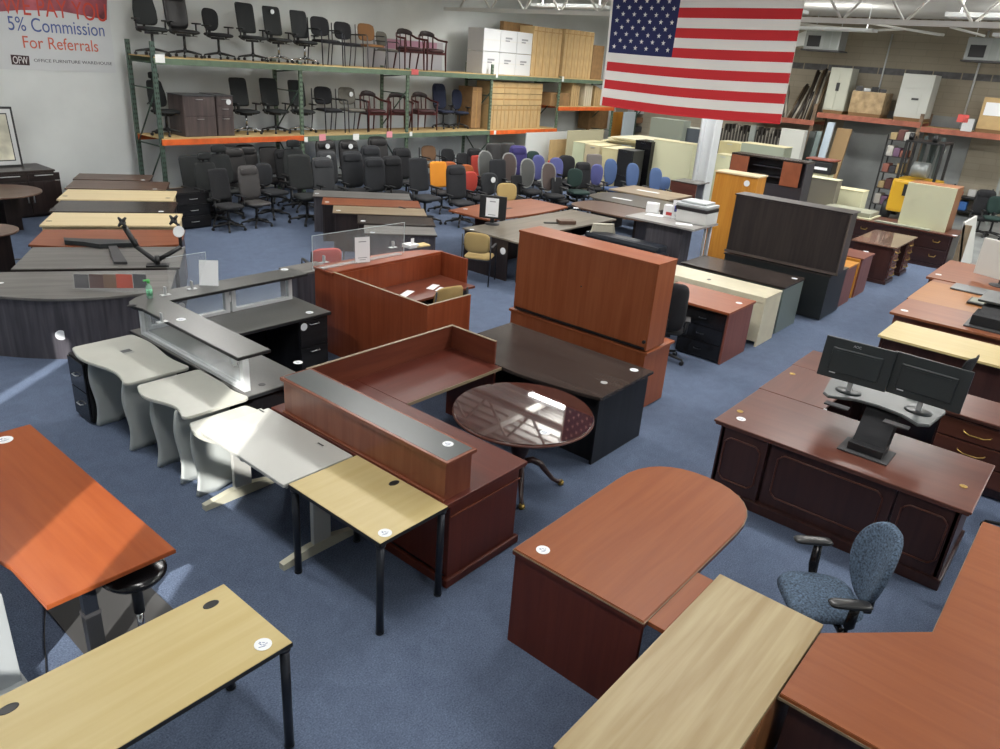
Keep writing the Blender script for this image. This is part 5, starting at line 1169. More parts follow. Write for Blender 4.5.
def guest_chair(col, key_='guest'):
    key = (key_, col)
    if key in PROTO: return PROTO[key]
    mat = {'black': blackfab, 'brown': plain('brown_vinyl', (132, 92, 52), .6), 'grey': plain('grey_guest_fabric', (104, 102, 94), .9), 'tan': plain('khaki_fabric', (172, 148, 96), .85), 'red': plain('coral_fabric', (196, 84, 80), .8), 'brownish': plain('brown_fabric_g', (112, 84, 60), .85)}[col]
    fm = blackmetal if col != 'brown' else plain('grey_frame', (96, 98, 100), .4, .4)
    root = bpy.data.objects.new('guest_chair', None); COL.objects.link(root); root.empty_display_size = .1
    m = MB(); m.pad(.48, .46, .07, lambda u, v, d: (u, v-.02, .45+d), 5); m.build('seat', mat, root)
    m = MB(); m.pad(.46, .36, .05, curveback(.46, .36, .72, .23, .14, .04), 3.6, 28); m.build('backrest', mat, root)
    for sx in (-1, 1):
        m = MB(); m.tube([(sx*.25, -.24, 0), (sx*.25, -.22, .45), (sx*.25, -.2, .64), (sx*.25, -.14, .655)], .012, 8); m.build('leg', fm, root)
        m = MB(); m.tube([(sx*.25, .28, 0), (sx*.25, .22, .42), (sx*.24, .27, .86)], .012, 8); m.build('leg', fm, root)
        m = MB(); m.box(sx*.25-.022, sx*.25+.022, -.16, .20, .645, .67, .008); m.build('armrest', black, root)
    m = MB(); m.tube([(-.25, .22, .43), (.25, .22, .43)], .01, 8); m.tube([(-.25, -.22, .42), (.25, -.22, .42)], .01, 8); m.build('frame', fm, root)
    root['category'] = 'chair'; PROTO[key] = [root, False]; return PROTO[key]
def barrel_chair():
    key = ('barrel',)
    if key in PROTO: return PROTO[key]
    wm = wood('mahogch', 'z') if 'mahogch' in WOODC else None; WOODC['mahogch'] = ((84, 34, 32), (60, 24, 24), .3); wm = wood('mahogch', 'z')
    root = bpy.data.objects.new('wooden_armchair', None); COL.objects.link(root); root.empty_display_size = .1
    m = MB(); m.pad(.50, .46, .09, lambda u, v, d: (u, v-.02, .45+d), 5); m.build('seat', plain('oxblood_leather', (66, 34, 36), .4), root)
    arc = [(-.29, -.22, .66), (-.30, -.05, .67), (-.28, .12, .69), (-.2, .24, .76), (-.1, .28, .80), (0, .29, .81), (.1, .28, .80), (.2, .24, .76), (.28, .12, .69), (.30, -.05, .67), (.29, -.22, .66)]
    m = MB(); m.tube(arc, .024, 8); m.build('arm_rail', wm, root)
    m = MB(); m.pad(.44, .15, .05, lambda u, v, d: (u, .285-.30*(u/.3)**2*.55-d, .82+v*.8-.12*(u/.22)**2*.4), 4); m.build('back_pad', plain('dark_leather_pad', (44, 30, 30), .35), root)
    for (x, y) in ((-.27, -.2), (.27, -.2)): m = MB(); m.tube([(x*1.02, y-.02, 0), (x, y, .42), (x*1.05, y, .66)], [.016, .022, .016], 8); m.build('leg', wm, root)
    for (x, y) in ((-.2, .22), (.2, .22)): m = MB(); m.tube([(x*1.15, y+.08, 0), (x, y, .42), (x*1.0, y+.02, .75)], [.016, .022, .016], 8); m.build('leg', wm, root)
    for x in (-.08, .08): m = MB(); m.tube([(x, .22, .44), (x, .28, .80)], .012, 6); m.build('spindle', wm, root)
    m = MB(); m.box(-.25, .25, -.2, .2, .36, .42, .01); m.build('seat_frame', wm, root)
    root['category'] = 'chair'; PROTO[key] = [root, False]; return PROTO[key]
def place(pr, loc, rz, label, group=None, sc=1.0):
    root, used = pr
    if not used:
        pr[1] = True; root.location = loc; root.rotation_euler = (0, 0, rz); root.scale = (sc,)*3
        root['label'] = label; USED.setdefault(label, []).append(root.name)
        if group: root['group'] = group
        return root
    return copy_tree(root, loc, rz, label, group, sc)
# local -y is the front of every chair; az = direction it faces
def face(deg): return R(deg)+PI/2
# ---------------------------------------------------- blue task chair in the foreground
t = T('office_chair', 'blue-grey fabric task chair with teardrop back and T arms, by the mahogany desk', 'chair', (4.58, .75, 0), face(128))
bf = plain('blue_grey_weave', (80, 97, 116), .95, bump=.5, bscale=200, var=.3, vscale=75)
base5(t.e, black, black, .31)
m = t.l(); m.pad(.50, .50, .10, lambda u, v, d: (u, v-.04, .46+d-.15*max(0, -v-.12)**1.2), 3.4, 40, 1, lambda s: 1.0-.1*s+.02); t.add('seat', m, bf)
m = t.l(); m.pad(.40, .58, .075, lambda u, v, d: (u, .27+v*.16-.07*(u/.22)**2-d, .755+v), 2.3, 44, .9, lambda s: .72+.42*math.sin(PI*(.08+.62*s))); t.add('backrest', m, bf)
m = t.l(); m.box(-.035, .035, .15, .31, .38, .42, .012); m.box(-.03, .03, .285, .315, .42, .62, .012); t.add('back_support', m, black)
for sx in (-1, 1):
    m = t.l(); m.tube([(sx*.20, .02, .40), (sx*.29, .02, .42), (sx*.315, .02, .50), (sx*.325, .02, .66)], [.026, .028, .036, .03], 10, flat=.7); ar = t.add('armrest', m, blackgloss)
    m = t.l(); m.pad(.09, .27, .035, lambda u, v, d, sx=sx: (sx*.33+u, v-.02, .68+d), 4, 26); p_ = t.add('arm_pad', m, plain('pad_black', (36, 37, 38), .28)); p_.parent = ar
# khaki guest chairs
place(guest_chair('tan'), Vector((9.5, 8.25, 0)), face(28), 'khaki guest chair pushed up to the grey L-shaped desk')
_p = G(453, 290, .86); c = place(guest_chair('tan'), Vector((_p.x+.05, _p.y+.28, 0)), face(80), 'khaki guest chair inside the red cherry cubicle')
_p = G(331, 257, .80); place(guest_chair('red'), Vector((_p.x+.12, _p.y+.36, 0)), face(70), 'coral-backed guest chair behind the red cubicle counter')
# charcoal chair by small cherry desk
place(office_chair('exec', 'black'), Vector((8.72, 4.22, 0)), face(25), 'black high-back office chair between the cherry hutch and the small cherry desk', sc=.95)
place(office_chair('mesh', 'black'), Vector((9.45, 1.02, 0)), face(80), 'black chair whose top pokes up in front of the maple desk at right', sc=.80)
place(office_chair('task', 'navy'), Vector((7.35, -.15, 0)), face(200), 'dark blue chair at the right edge beside the mahogany U-shaped desk', sc=.9)
t = T('side_chair', 'pale metal-framed chair back beside the grey L-shaped desk', 'chair', (G(597, 224, .84).x, G(597, 224, .84).y-.15, 0), R(-40))
m = t.l(); m.tube([(-.24, 0, 0), (-.23, 0, .7), (-.2, .02, .86), (.2, .02, .86), (.23, 0, .7), (.24, 0, 0)], .02, 8); t.add('frame', m, plain('frame_pale', (190, 186, 168), .4)); m = t.l(); m.box(-.21, .21, 0, .02, .5, .84, .01); t.add('backrest', m, plain('back_pale', (176, 172, 156), .6)); m = t.l(); m.box(-.23, .23, -.45, .0, .43, .46, .01); t.add('seat', m, blackfab)

# ================================================================== green and orange pallet rack on the back wall
RY0, RY1 = 16.0, 17.05
RXS = [FY(px, py, RY0).x for px, py in ((161.5, 137), (302.5, 133.7), (407, 131.5), (489, 129.8), (556, 127.5))]; RXS.append(RXS[-1]+3.55)
ZL, ZU = 1.52, 3.12
def slotmat(name, col):
    if name in MATS: return MATS[name]
    m, nt, b = newmat(name); tc = nt.nodes.new('ShaderNodeTexCoord'); sp = nt.nodes.new('ShaderNodeSeparateXYZ'); g_ = nt.nodes.new('ShaderNodeSeparateXYZ')
    nt.links.new(tc.outputs['Object'], sp.inputs[0]); nt.links.new(tc.outputs['Generated'], g_.inputs[0])
    def mt(op, a, b_=None):
        n = nt.nodes.new('ShaderNodeMath'); n.operation = op
        for i, v in enumerate((a, b_)):
            if v is None: continue
            if isinstance(v, (int, float)): n.inputs[i].default_value = v
            else: nt.links.new(v, n.inputs[i])
        return n.outputs[0]
    fz = mt('LESS_THAN', mt('FRACT', mt('MULTIPLY', sp.outputs['Z'], 10)), .45)
    dx = mt('ABSOLUTE', mt('SUBTRACT', g_.outputs['X'], .5)); fx = mt('MULTIPLY', mt('LESS_THAN', dx, .22), mt('GREATER_THAN', dx, .06))
    mx = nt.nodes.new('ShaderNodeMix'); mx.data_type = 'RGBA'; nt.links.new(mt('MULTIPLY', fz, fx), mx.inputs[0]); mx.inputs[6].default_value = lin(col); mx.inputs[7].default_value = lin((22, 26, 24))
    nt.links.new(mx.outputs[2], b.inputs['Base Color']); b.inputs['Roughness'].default_value = .5; MATS[name] = m; return m
rk = T('pallet_rack', 'long green pallet rack with two loaded shelves against the back wall', 'pallet rack', ((RXS[0]+RXS[-1])/2, 16.5, 0))
for i, x in enumerate(RXS):
    top = FY(149.7, 41, RY0).z if i == 0 else (ZU+.28 if i in (3,) else ZU+.05)
    for y in (RY0, RY1):
        m = rk.w(); a = .045
        tp = top if i or y else top
        m.box(x-a, x+a, y-a*.2, y+a*.9, 0, tp); m.box(x-a-.03, x+a+.03, y-.05, y+.1, 0, .012)
        o = rk.add('upright', m, slotmat('slotted_green', (98, 118, 98)) if i else slotmat('slotted_dark_green', (68, 88, 78)))
    m = rk.w()
    for (za, zb) in ((.1, 1.1), (1.3, .3), (1.6, 2.6), (2.9, 3.0)) if i else ((.15, 1.3), (1.35, 2.5)):
        m.tube([(x, RY0+.04, zb), (x, RY1-.02, za)], .018, 6)
    for z in (.15, 1.35, 2.5, 3.0): m.tube([(x, RY0+.04, z), (x, RY1, z)], .016, 6)
    rk.add('brace', m, darkgreen)
LOWZ = [ZL, ZL-.02, ZL-.02, ZL-.02, round(FY(575, 106.5, RY0).z, 2)]
LOWM = [orangem, green, green, orangem, orangem]
for i in range(5):
    xa, xb = RXS[i]+.05, RXS[i+1]-.05
    if i == 3: pass
    for (z, mt) in ((ZU, green), (LOWZ[i], LOWM[i])):
        for y in (RY0, RY1+.02):
            m = rk.w(); m.box(xa-.06, xb+.06, y-.05, y-.005, z-.14, z-.02, .004); rk.add('beam', m, mt)
        m = rk.w(); m.box(xa-.06, xb+.06, RY0-.03, RY1, z-.02, z, .002); rk.add('shelf_deck', m, wood('deck', 'x'), None, 'particle board shelf deck')
# price cards on beams
def rcard(px, py, col, w=.2, h=.16, label=None):
    P = FY(px, py, RY0-.055); m = rk.w(); m.box(P.x-w/2, P.x+w/2, RY0-.058, RY0-.052, P.z-h/2, P.z+h/2); rk.add('price_card', m, plain('card_%s' % col, {'pink': (226, 150, 160), 'white': (230, 232, 230), 'red': (214, 100, 100)}[col], .7), None, label or '%s price card' % col)
for a in ((322.5, 137.5, 'pink'), (356, 137, 'white'), (389.5, 134.5, 'pink'), (415, 72, 'red', .26, .14), (160, 58.5, 'white'), (497, 75, 'white', .08), (306, 139.5, 'white', .1, .12), (495, 132.5, 'white', .1, .12), (411, 134, 'white', .1, .12), (563, 79, 'white', .1)): rcard(*a)

# ---------------------------------------------------- chairs on the rack
def camdir(px): return 38.62+math.degrees(math.atan((526-px)/809))+180
def shelf_row(z, items, where):
    n = len(items)
    for i, (pr, px, py, fz, sc, y, desc) in enumerate(items):
        P = FY(px, py, y); place(pr, Vector((P.x, y, z+.001)), face(camdir(px)+(fz+50)*.5+36), desc+' '+where, sc=sc)
oc = office_chair; YS = 16.5
chr_ = plain('polished_base', (178, 180, 182), .2, .9)
top_row = [
 (oc('head', 'mesh'), 153, 45, -70, 1.08, YS, 'large black mesh task chair at the left end of'),
 (oc('exec', 'leather'), 185, 48, -55, 1.08, YS, 'black leather chair, second from the left on'),
 (oc('task', 'black'), 219, 50, -40, 1.05, YS, 'black chair with a small rounded back, third from the left on'),
 (oc('mesh', 'mesh'), 253, 53, -50, 1.05, YS, 'black mesh chair with no sticker, fourth from the left on'),
 (oc('mesh', 'mesh', chr_), 279, 55, -50, 1.04, YS, 'stickered black mesh chair with a polished base on'),
 (oc('mesh', 'mesh', chr_), 305, 57, -50, 1.02, YS, 'polished-base mesh chair right of the stickered one on'),
 (guest_chair('black'), 326, 60, -50, 1.22, YS-.1, 'left of two black guest chairs on'),
 (guest_chair('black'), 348, 61, -50, 1.15, YS-.1, 'right of the two black stacking guest chairs on'),
 (guest_chair('brown'), 371, 62, -50, 1.17, YS-.1, 'brown vinyl guest chair on'),
 (guest_chair('grey', 'guestb'), 387, 64, -20, 1.0, YS-.05, 'guest chair seen between the brown chair and the wooden ones on'),
 (barrel_chair(), 409, 66, -50, 1.18, YS-.1, 'left wooden barrel armchair on'),
 (barrel_chair(), 431, 67, -50, 1.18, YS-.1, 'right wooden barrel armchair on')]
shelf_row(ZU, top_row, 'the top rack shelf')
low_row = [
 (oc('head', 'mesh'), 167, 128, -35, 1.05, YS, 'black mesh chair with headrest left of the file cabinets on'),
 (oc('mesh', 'mesh', chr_), 247, 129, -45, 1.05, YS, 'black mesh chair right beside the file cabinets on'),
 (oc('mesh', 'mesh'), 276, 128, -50, 1.06, YS, 'black mesh chair with a black base in the left half of'),
 (oc('mesh', 'mesh', chr_), 303, 128, -50, 1.04, YS, 'black mesh chair with a polished base behind a green upright on'),
 (guest_chair('black'), 329, 128, -50, 1.2, YS-.1, 'black guest chair stack on'),
 (guest_chair('grey'), 352, 127, -50, 1.2, YS-.1, 'grey fabric guest chair with a round sticker on'),
 (barrel_chair(), 373, 127, -50, 1.15, YS-.1, 'wooden barrel armchair beside the grey guest chair on'),
 (barrel_chair(), 399, 126, -90, 1.12, YS-.1, 'wooden barrel armchair left of the green upright on'),
 (barrel_chair(), 423, 126, -60, 1.15, YS-.1, 'wooden barrel armchair right of the green upright on'),
 (oc('exec', 'navy'), 443, 126, -40, 1.03, YS, 'tall navy blue office chair on'),
 (oc('oval', 'navy'), 459, 125, -60, .96, YS, 'lower navy blue office chair on')]
shelf_row(ZL, low_row, 'the lower rack shelf')
pr = None
for o in list(COL.objects):
    if o.get('label', '').startswith('stickered black mesh chair'):
        m = MB(); m.tube([(.02, .215, 1.05), (.02, .205, 1.05)], .05, 16); m.build('price_sticker', stickm, o)
    if o.get('label', '').startswith('grey fabric guest chair with a round'):
        m = MB(); m.tube([(.1, .17, .76), (.1, .155, .76)], .05, 16); m.build('price_sticker', stickm, o)
for i, (px0, px1, nd) in enumerate(((182, 215, 2), (215.5, 233, 3))):
    A = FY(px0, 95, 16.15); B = FY(px1, 96, 16.15)
    t = T('filing_cabinet', ['grey-brown two-drawer wood file cabinet on the lower rack shelf', 'grey-brown three-drawer wood pedestal with a round sticker on the lower rack shelf'][i], 'cabinet', ((A.x+B.x)/2, 16.45, ZL))
    w_ = 'greycab'; WOODC['greycab'] = ((92, 82, 80), (72, 64, 64), .4)
    pedestal(t, A.x, B.x-.02, 16.15, 16.8, A.z-.02, wood('greycab', 'z'), wood('greycab', 'z'), '-y', nd, silver, z0=ZL+.001, hw=.16, style='top', heights=[1, 1] if nd == 2 else [.8, .8, 1.6])
    bx(t, 'cabinet_top', plain('cab_top', (70, 72, 76), .35), A.x-.01, B.x-.01, 16.12, 16.82, A.z-.02, A.z)
    if i: P = FY(228.5, 102, 16.12); m = t.w(); m.tube([(P.x, 16.125, P.z), (P.x, 16.115, P.z)], .06, 18); t.add('price_sticker', m, stickm)

# ---------------------------------------------------- boxes on the rack
def tapebox(name, label, x0, x1, y0, y1, z0, z1, mat, group=None, tape='z'):
    c = Vector(((x0+x1)/2, (y0+y1)/2, z0)); t = T(name, label, 'box', c, 0, group)
    t.add('box_body', t.w().box(x0+.007, x1-.007, y0, y1, z0+.001, z1-.012, .008), mat)
    m = t.w(); xm = (x0+x1)/2
    if tape == 'z': m.box(xm-.02, xm+.02, y0-.001, y0+.001, z0+.02, z1-.02); m.box(x0+.02, x1-.02, y0-.001, y0+.001, z1-.16, z1-.13)
    else: m.box(x0+.02, x1-.02, y0-.001, y0+.001, (z0+z1)/2-.02, (z0+z1)/2+.02)
    t.add('tape', m, plain('tape_tan', (160, 122, 70), .4) if mat is cardb or mat is cardd else plain('tape_white', (206, 206, 204), .4))
    return t
rows_ = ['bottom', 'middle', 'top']
cols_ = ['leftmost', 'second', 'third', 'fourth', 'fifth', 'sixth', 'rightmost']
# tall narrow tan boxes + small square boxes on the lower shelf, 4th bay
xa, xb = RXS[3]+.08, FY(541.5, 105, 16.1).x
zt = FY(535, 82, 16.1).z
n = 7; w_ = (xb-xa)/n
HB = FY(515, 82, 16.1).z-LOWZ[3]; hT = HB*.51; hS = HB*.243
for i in range(n):
    tapebox('cardboard_box', 'tall narrow cardboard box in the boxed bay bottom row, %s from the left' % ORD[i], xa+w_*i, xa+w_*(i+1), 16.1, 16.8, LOWZ[3], LOWZ[3]+hT, cardb, 'tall narrow boxes on the orange shelf')
n = 4; w2 = (xb-xa)/n
for j in range(2):
    for i in range(n):
        z = LOWZ[3]+hT+hS*j
        tapebox('cardboard_box', 'square cardboard box in the boxed bay %s row, %s from the left' % (['middle', 'top'][j], ORD[i]), xa+w2*i, xa+w2*(i+1), 16.1, 16.7, z, z+hS, cardb, 'square boxes on the orange shelf', 'x')
A = FY(472, 81, 16.3); B = FY(491, 83, 16.3)
t = tapebox('cardboard_box', 'large brown wardrobe-size box left of the stacked boxes on the lower shelf', A.x+.05, RXS[3]-.08, 16.3, 16.9, ZL, ZL+1.22, cardd)
# white cartons on the top shelf
xw0 = FY(482.5, 60, 16.2).x; xw1 = FY(531, 60, 16.2).x; ws = [(xw1-xw0)*q for q in (0, .33, .67, 1)]
zt1 = FY(498, 29, 16.2).z
wcart = plain('white_carton', (208, 210, 212), .7)
for j in range(2):
    for i in range(3):
        h_ = (zt1-ZU)/2
        t = tapebox('white_carton', 'white carton in the %s row on the top shelf, %s from the left' % (['lower', 'upper'][j], ORD[i]), xw0+ws[i], xw0+ws[i+1], 16.2, 16.85, ZU+h_*j, ZU+h_*(j+1), wcart, 'white cartons on the top rack shelf', 'x')
        if i >= 1 or j == 0:
            m = t.w(); xm = xw0+(ws[i]+ws[i+1])/2; zc = ZU+h_*j+h_*.6; m.box(xm-.16, xm+.16, 16.197, 16.2, zc, zc+.05); m.box(xm-.16, xm+.05, 16.197, 16.2, zc-.07, zc-.03); t.add('printed_mark', m, plain('print_grey2', (140, 142, 146), .7))
# tall brown boxes on top shelf: two groups
def tallgroup(px0, px1, pyt, n, y, lab, mats, grp):
    xa = FY(px0, 60, y).x; xb = FY(px1, 60, y).x; zt = FY((px0+px1)/2, pyt, y).z; w = (xb-xa)/n
    for i in range(n):
        tapebox('cardboard_box', '%s, %s from the left' % (lab, ORD[i]), xa+w*i, xa+w*(i+1), y, y+.6, ZU, zt, mats, grp)
tallgroup(532, 560, 27, 4, 16.15, 'tall box right of the white cartons, top shelf', cardb, 'tall boxes beside the white cartons')
tallgroup(563, 592, 30, 5, 16.15, 'slim tall box past the dark gap, top shelf', cardb, 'slim tall boxes on the top shelf')
A = FY(504, 21, 16.88); B = FY(533, 25, 16.88); m = MB((A.x, 16.88, ZU)); m.box(A.x, B.x, 16.88, 17.04, ZU+.001, A.z, .01); o = m.build('cardboard_box', cardd); o.location = (A.x, 16.88, ZU); tag(o, 'wide brown box at the very back of the top shelf above the white cartons', 'box')
A = FY(594, 45, 16.2); m = MB((A.x, 16.2, ZU)); m.box(A.x, A.x+.7, 16.2, 16.7, ZU+.001, A.z, .01); o = m.build('cardboard_box', cardd); o.location = (A.x, 16.2, ZU); tag(o, 'dark brown box half hidden by the flag on the top shelf', 'box')
# bay 5 lower shelf: misc
items = [(561, 'slanted brown box beside the green upright on the short shelf', cardd, 1.0, .42), (571, 'brown flat packs standing on the short shelf', cardb, .5, .8), (584, 'white and tan flat packs standing on the short shelf', plain('flatpack_white', (206, 196, 170), .7), .5, .82), (594, 'tan box at the end of the short shelf by the flag', cardb, .5, .7)]
for (px, lab, mt, w_, h_) in items:
    x = FY(px, 100, 16.1).x; t = T('flat_pack', lab, 'box', (x+w_/2, 16.4, LOWZ[4])); 
    if w_ > .8:
        t.add('box_body', t.w().box(x-.6, x+.5, 16.1, 16.7, LOWZ[4]+.001, LOWZ[4]+h_, .01), mt)
    else:
        for q in range(4): t.add('pack', t.w().box(x+q*w_/4, x+(q+.8)*w_/4, 16.1, 16.6, LOWZ[4]+.001, LOWZ[4]+h_-.04*q, .003), mt)

# ================================================================== crowd of chairs under and before the rack
crowd = [  # kind, colour, pixel of the middle of the back, z of that point, facing, scale, label
 ('mesh', 'black', 219, 184, .85, -65, .92, 'wide black swivel chair next to the three-drawer pedestal'),
 ('exec', 'darkgreylea', 249, 182, .85, -75, .9, 'dark grey leather high-back chair in the front row at left'),
 ('mesh', 'mesh', 193, 172, .85, -70, 1.0, 'black mesh chair behind the three-drawer pedestal'),
 ('head', 'mesh', 205, 172, .85, -80, 1.05, 'black mesh chair with a floating headrest at the left of the crowd'),
 ('head', 'mesh', 219, 166, .85, -100, 1.1, 'black mesh chair with headrest, second from the rack end'),
 ('exec', 'leather', 234, 162, .9, -80, 1.02, 'black leather chair with a rolled top near the rack end'),
 ('exec', 'leather', 247, 159, .9, -80, 1.0, 'black leather chair behind the dark grey leather one'),
 ('task', 'charcoal', 263, 169, .85, -60, 1.05, 'charcoal chair with a broad rounded back right of the dark grey leather one'),
 ('mesh', 'leather', 269, 158, .9, -80, .98, 'black chair under the middle of the orange beam'),
 ('exec', 'black', 284, 165, .85, -60, .95, 'black chair just left of the second rack upright'),
 ('head', 'mesh', 294, 157, .9, -90, 1.15, 'tall black drafting chair by the second rack upright'),
 ('mesh', 'mesh', 301, 174, .8, -80, 1.1, 'black mesh chair in front of the second rack upright'),
 ('exec', 'leather', 326, 151, .95, -80, 1.05, 'black leather chair with a round sticker, left of two with stickers'),
 ('exec', 'grey', 327, 165, .9, -80, 1.0, 'grey chair with a sticker on its headrest'),
 ('exec', 'grey', 322, 178, .8, -80, 1.0, 'tufted grey chair closest to the grey-topped centre desk'),
 ('exec', 'leather', 349, 151, .95, -80, 1.05, 'black leather chair with a round sticker, right of two with stickers'),
 ('exec', 'charcoal', 353, 172, .8, -80, 1.05, 'charcoal high-back chair in front of the stickered black leather chair'),
 ('exec', 'leather', 378, 148, .95, -80, 1.1, 'black leather executive chair with the tallest back in the crowd'),
 ('exec', 'charcoal', 371, 162, .85, -80, 1.05, 'dark grey chair directly in front of the tallest leather chair'),
 ('exec', 'charcoal', 374, 176, .8, -80, 1.0, 'dark grey chair in the row right behind the centre desks'),
 ('exec', 'black', 392, 175, .8, -75, 1.0, 'black slanted-back chair right behind the orange centre desk'),
 ('exec', 'black', 402, 163, .85, -80, 1.0, 'black chair by the third rack upright'),
 ('mesh', 'charcoal', 418, 177, .8, -60, 1.1, 'charcoal task chair with its seat showing, right of the centre desks'),
 ('guest', 'brownish', 428, 151, .75, -60, 1.1, 'brown guest chair with a gold seat under the green beam'),
 ('guest', 'black', 448, 154, .75, -60, 1.0, 'black guest chair right of the brown one'),
 ('guest', 'black', 461, 158, .72, -60, .95, 'low black guest chair with a blue-grey seat under the beam'),
 ('mesh', 'orange', 438, 174, .85, -80, .92, 'bright yellow-orange chair, the only one of its colour'),
 ('task', 'dorange', 451, 169, .8, -80, .95, 'burnt orange chair beside the yellow-orange chair'),
 ('task', 'dorange', 464, 170, .8, -80, .95, 'burnt orange chair farther right of the yellow-orange one'),
 ('exec', 'charcoal', 456, 184, .8, -75, .98, 'charcoal chair in front of the burnt orange chairs'),
 ('task', 'red', 470, 180, .78, -50, 1.0, 'orange-red chair with a grey seat'),
 ('exec', 'black', 475, 160, .9, -80, .95, 'black reclined chair under the fourth upright brace'),
 ('mesh', 'red', 478, 166, .85, -80, .9, 'crimson mesh chair under the fourth upright'),
 ('oval', 'greymesh', 486, 165, .85, -70, 1.05, 'tall grey mesh chair left of the brown mesh one'),
 ('task', 'charcoal', 490, 182, .8, -70, 1.05, 'charcoal chair with a white tag in front of the grey mesh chair'),
 ('mesh', 'charcoal', 498, 170, .85, -80, .95, 'charcoal chair between the two tall mesh chairs'),
 ('oval', 'brownmesh', 507, 167, .85, -70, 1.05, 'brown mesh chair with a light frame and red seat'),
 ('mesh', 'leather', 494, 152, .9, -80, 1.0, 'black wide-top chair, left of a pair under the orange beam'),
 ('mesh', 'leather', 507, 152, .9, -80, 1.0, 'black wide-top chair, right of a pair under the orange beam'),
 ('guest', 'tan', 505, 189, .74, -90, 1.0, 'khaki guest chair at the far side of the cherry conference table'),
 ('exec', 'purple', 518, 158, .9, -80, 1.05, 'deep purple high-back chair'),
 ('oval', 'greymesh', 527, 172, .85, -70, 1.02, 'grey mesh chair with a light frame and white arms'),
 ('oval', 'peri', 540, 166, .85, -80, .98, 'periwinkle blue chair in the middle of the coloured chairs'),
 ('task', 'darkgreen', 533, 153, .9, -80, 1.0, 'dark green task chair in front of the brown board'),
 ('oval', 'brownmesh', 548, 176, .85, -70, 1.0, 'brown mesh chair with a red back panel, right of the grey mesh one'),
 ('mesh', 'red', 553, 172, .85, -80, .85, 'red chair squeezed beside the brown mesh chair'),
 ('oval', 'peri', 556.5, 167, .88, -100, 1.0, 'lavender blue oval-back chair turned sideways'),
 ('task', 'black', 564, 158, .9, -80, 1.2, 'large black rounded chair in front of the cream cabinets'),
 ('task', 'darkgreen', 575, 173, .85, -80, 1.0, 'dark green chair left of the taupe chair'),
 ('exec', 'black', 582, 177, .8, -80, .9, 'black chair in front of the dark green one'),
 ('mesh', 'taupe', 594, 167, .85, -80, 1.0, 'taupe square-back chair by the beige cabinets'),
 ('oval', 'peri', 597, 174, .82, -110, .85, 'narrow periwinkle chair seen edge-on by the taupe chair'),
 ('oval', 'blue', 609, 170, .85, -70, 1.02, 'blue oval-back chair, leftmost of the three by the black cabinets'),
 ('oval', 'blue', 632, 175, .85, -70, 1.0, 'blue oval-back chair, middle of the three by the black cabinets'),
 ('oval', 'blue', 655, 179, .85, -75, .95, 'blue oval-back chair in front of the wide cream cabinet'),
 ('task', 'blue', 664, 185, .7, -75, .8, 'low blue chair right beside the white column'),
]
CP = []
for (k, col, px, py, z, fz, sc, lab) in crowd:
    pr = guest_chair(col) if k == 'guest' else office_chair(k, col)
    sc *= 1.1; fz = camdir(px)+(fz+80)*.5+30; P = G(px, py+1, z*sc); f = Vector((math.cos(R(fz)), math.sin(R(fz)), 0)); P = P+f*.22*sc; P.z = 0; P.y = min(P.y, YW-.45)
    CP.append([pr, P, face(fz), lab, sc])
for it in range(60):
    for i in range(len(CP)):
        for j in range(i):
            a, b = CP[i][1], CP[j][1]; d = a-b; L_ = d.length
            if L_ < .56:
                s_ = 1 if a.length > b.length else -1; q = (.56-L_)*.25
                for (v_, sg) in ((a, s_), (b, -s_)):
                    n_ = v_.normalized()*q*sg+(d.normalized() if v_ is a else -d.normalized())*q*.35
                    v_ += n_; v_.y = min(v_.y, YW-.45)
for pr, P, rz_, lab, sc in CP:
    place(pr, P, rz_, lab, sc=sc)
# stickers on a few chairs of the crowd
def addstick(start, x, y, z):
    for o in COL.objects:
        if o.get('label', '').startswith(start): m = MB(); m.tube([(x, y, z), (x, y-.01, z)], .055, 14); m.build('price_sticker', stickm, o)
addstick('black leather chair with a round sticker, left', .0, .15, 1.08); addstick('black leather chair with a round sticker, right', .0, .15, 1.08); addstick('grey chair with a sticker', .0, .15, 1.08)
addstick('charcoal chair with a white tag', .06, .16, .85)
# extra chairs by the tables
for (k, col, px, py, z, fz, sc, lab) in [('mesh', 'black', 520, 196, .85, -100, .8, 'black chair tucked behind the cherry conference table, left of two'), ('mesh', 'black', 560, 198, .8, -100, .8, 'black chair with a round grey seat between the cherry and brown tables'), ('mesh', 'black', 578, 193, .8, -100, .8, 'black chair at the left end of the dark oval table')]:
    P = G(px, py, .45); place(office_chair(k, col), Vector((P.x, P.y, 0)), face(fz), lab, sc=sc)
place(office_chair('task', 'black'), Vector((10.35, 10.9, 0)), face(0), 'black swivel chair pushed to the left end of the cherry conference table', sc=.78)
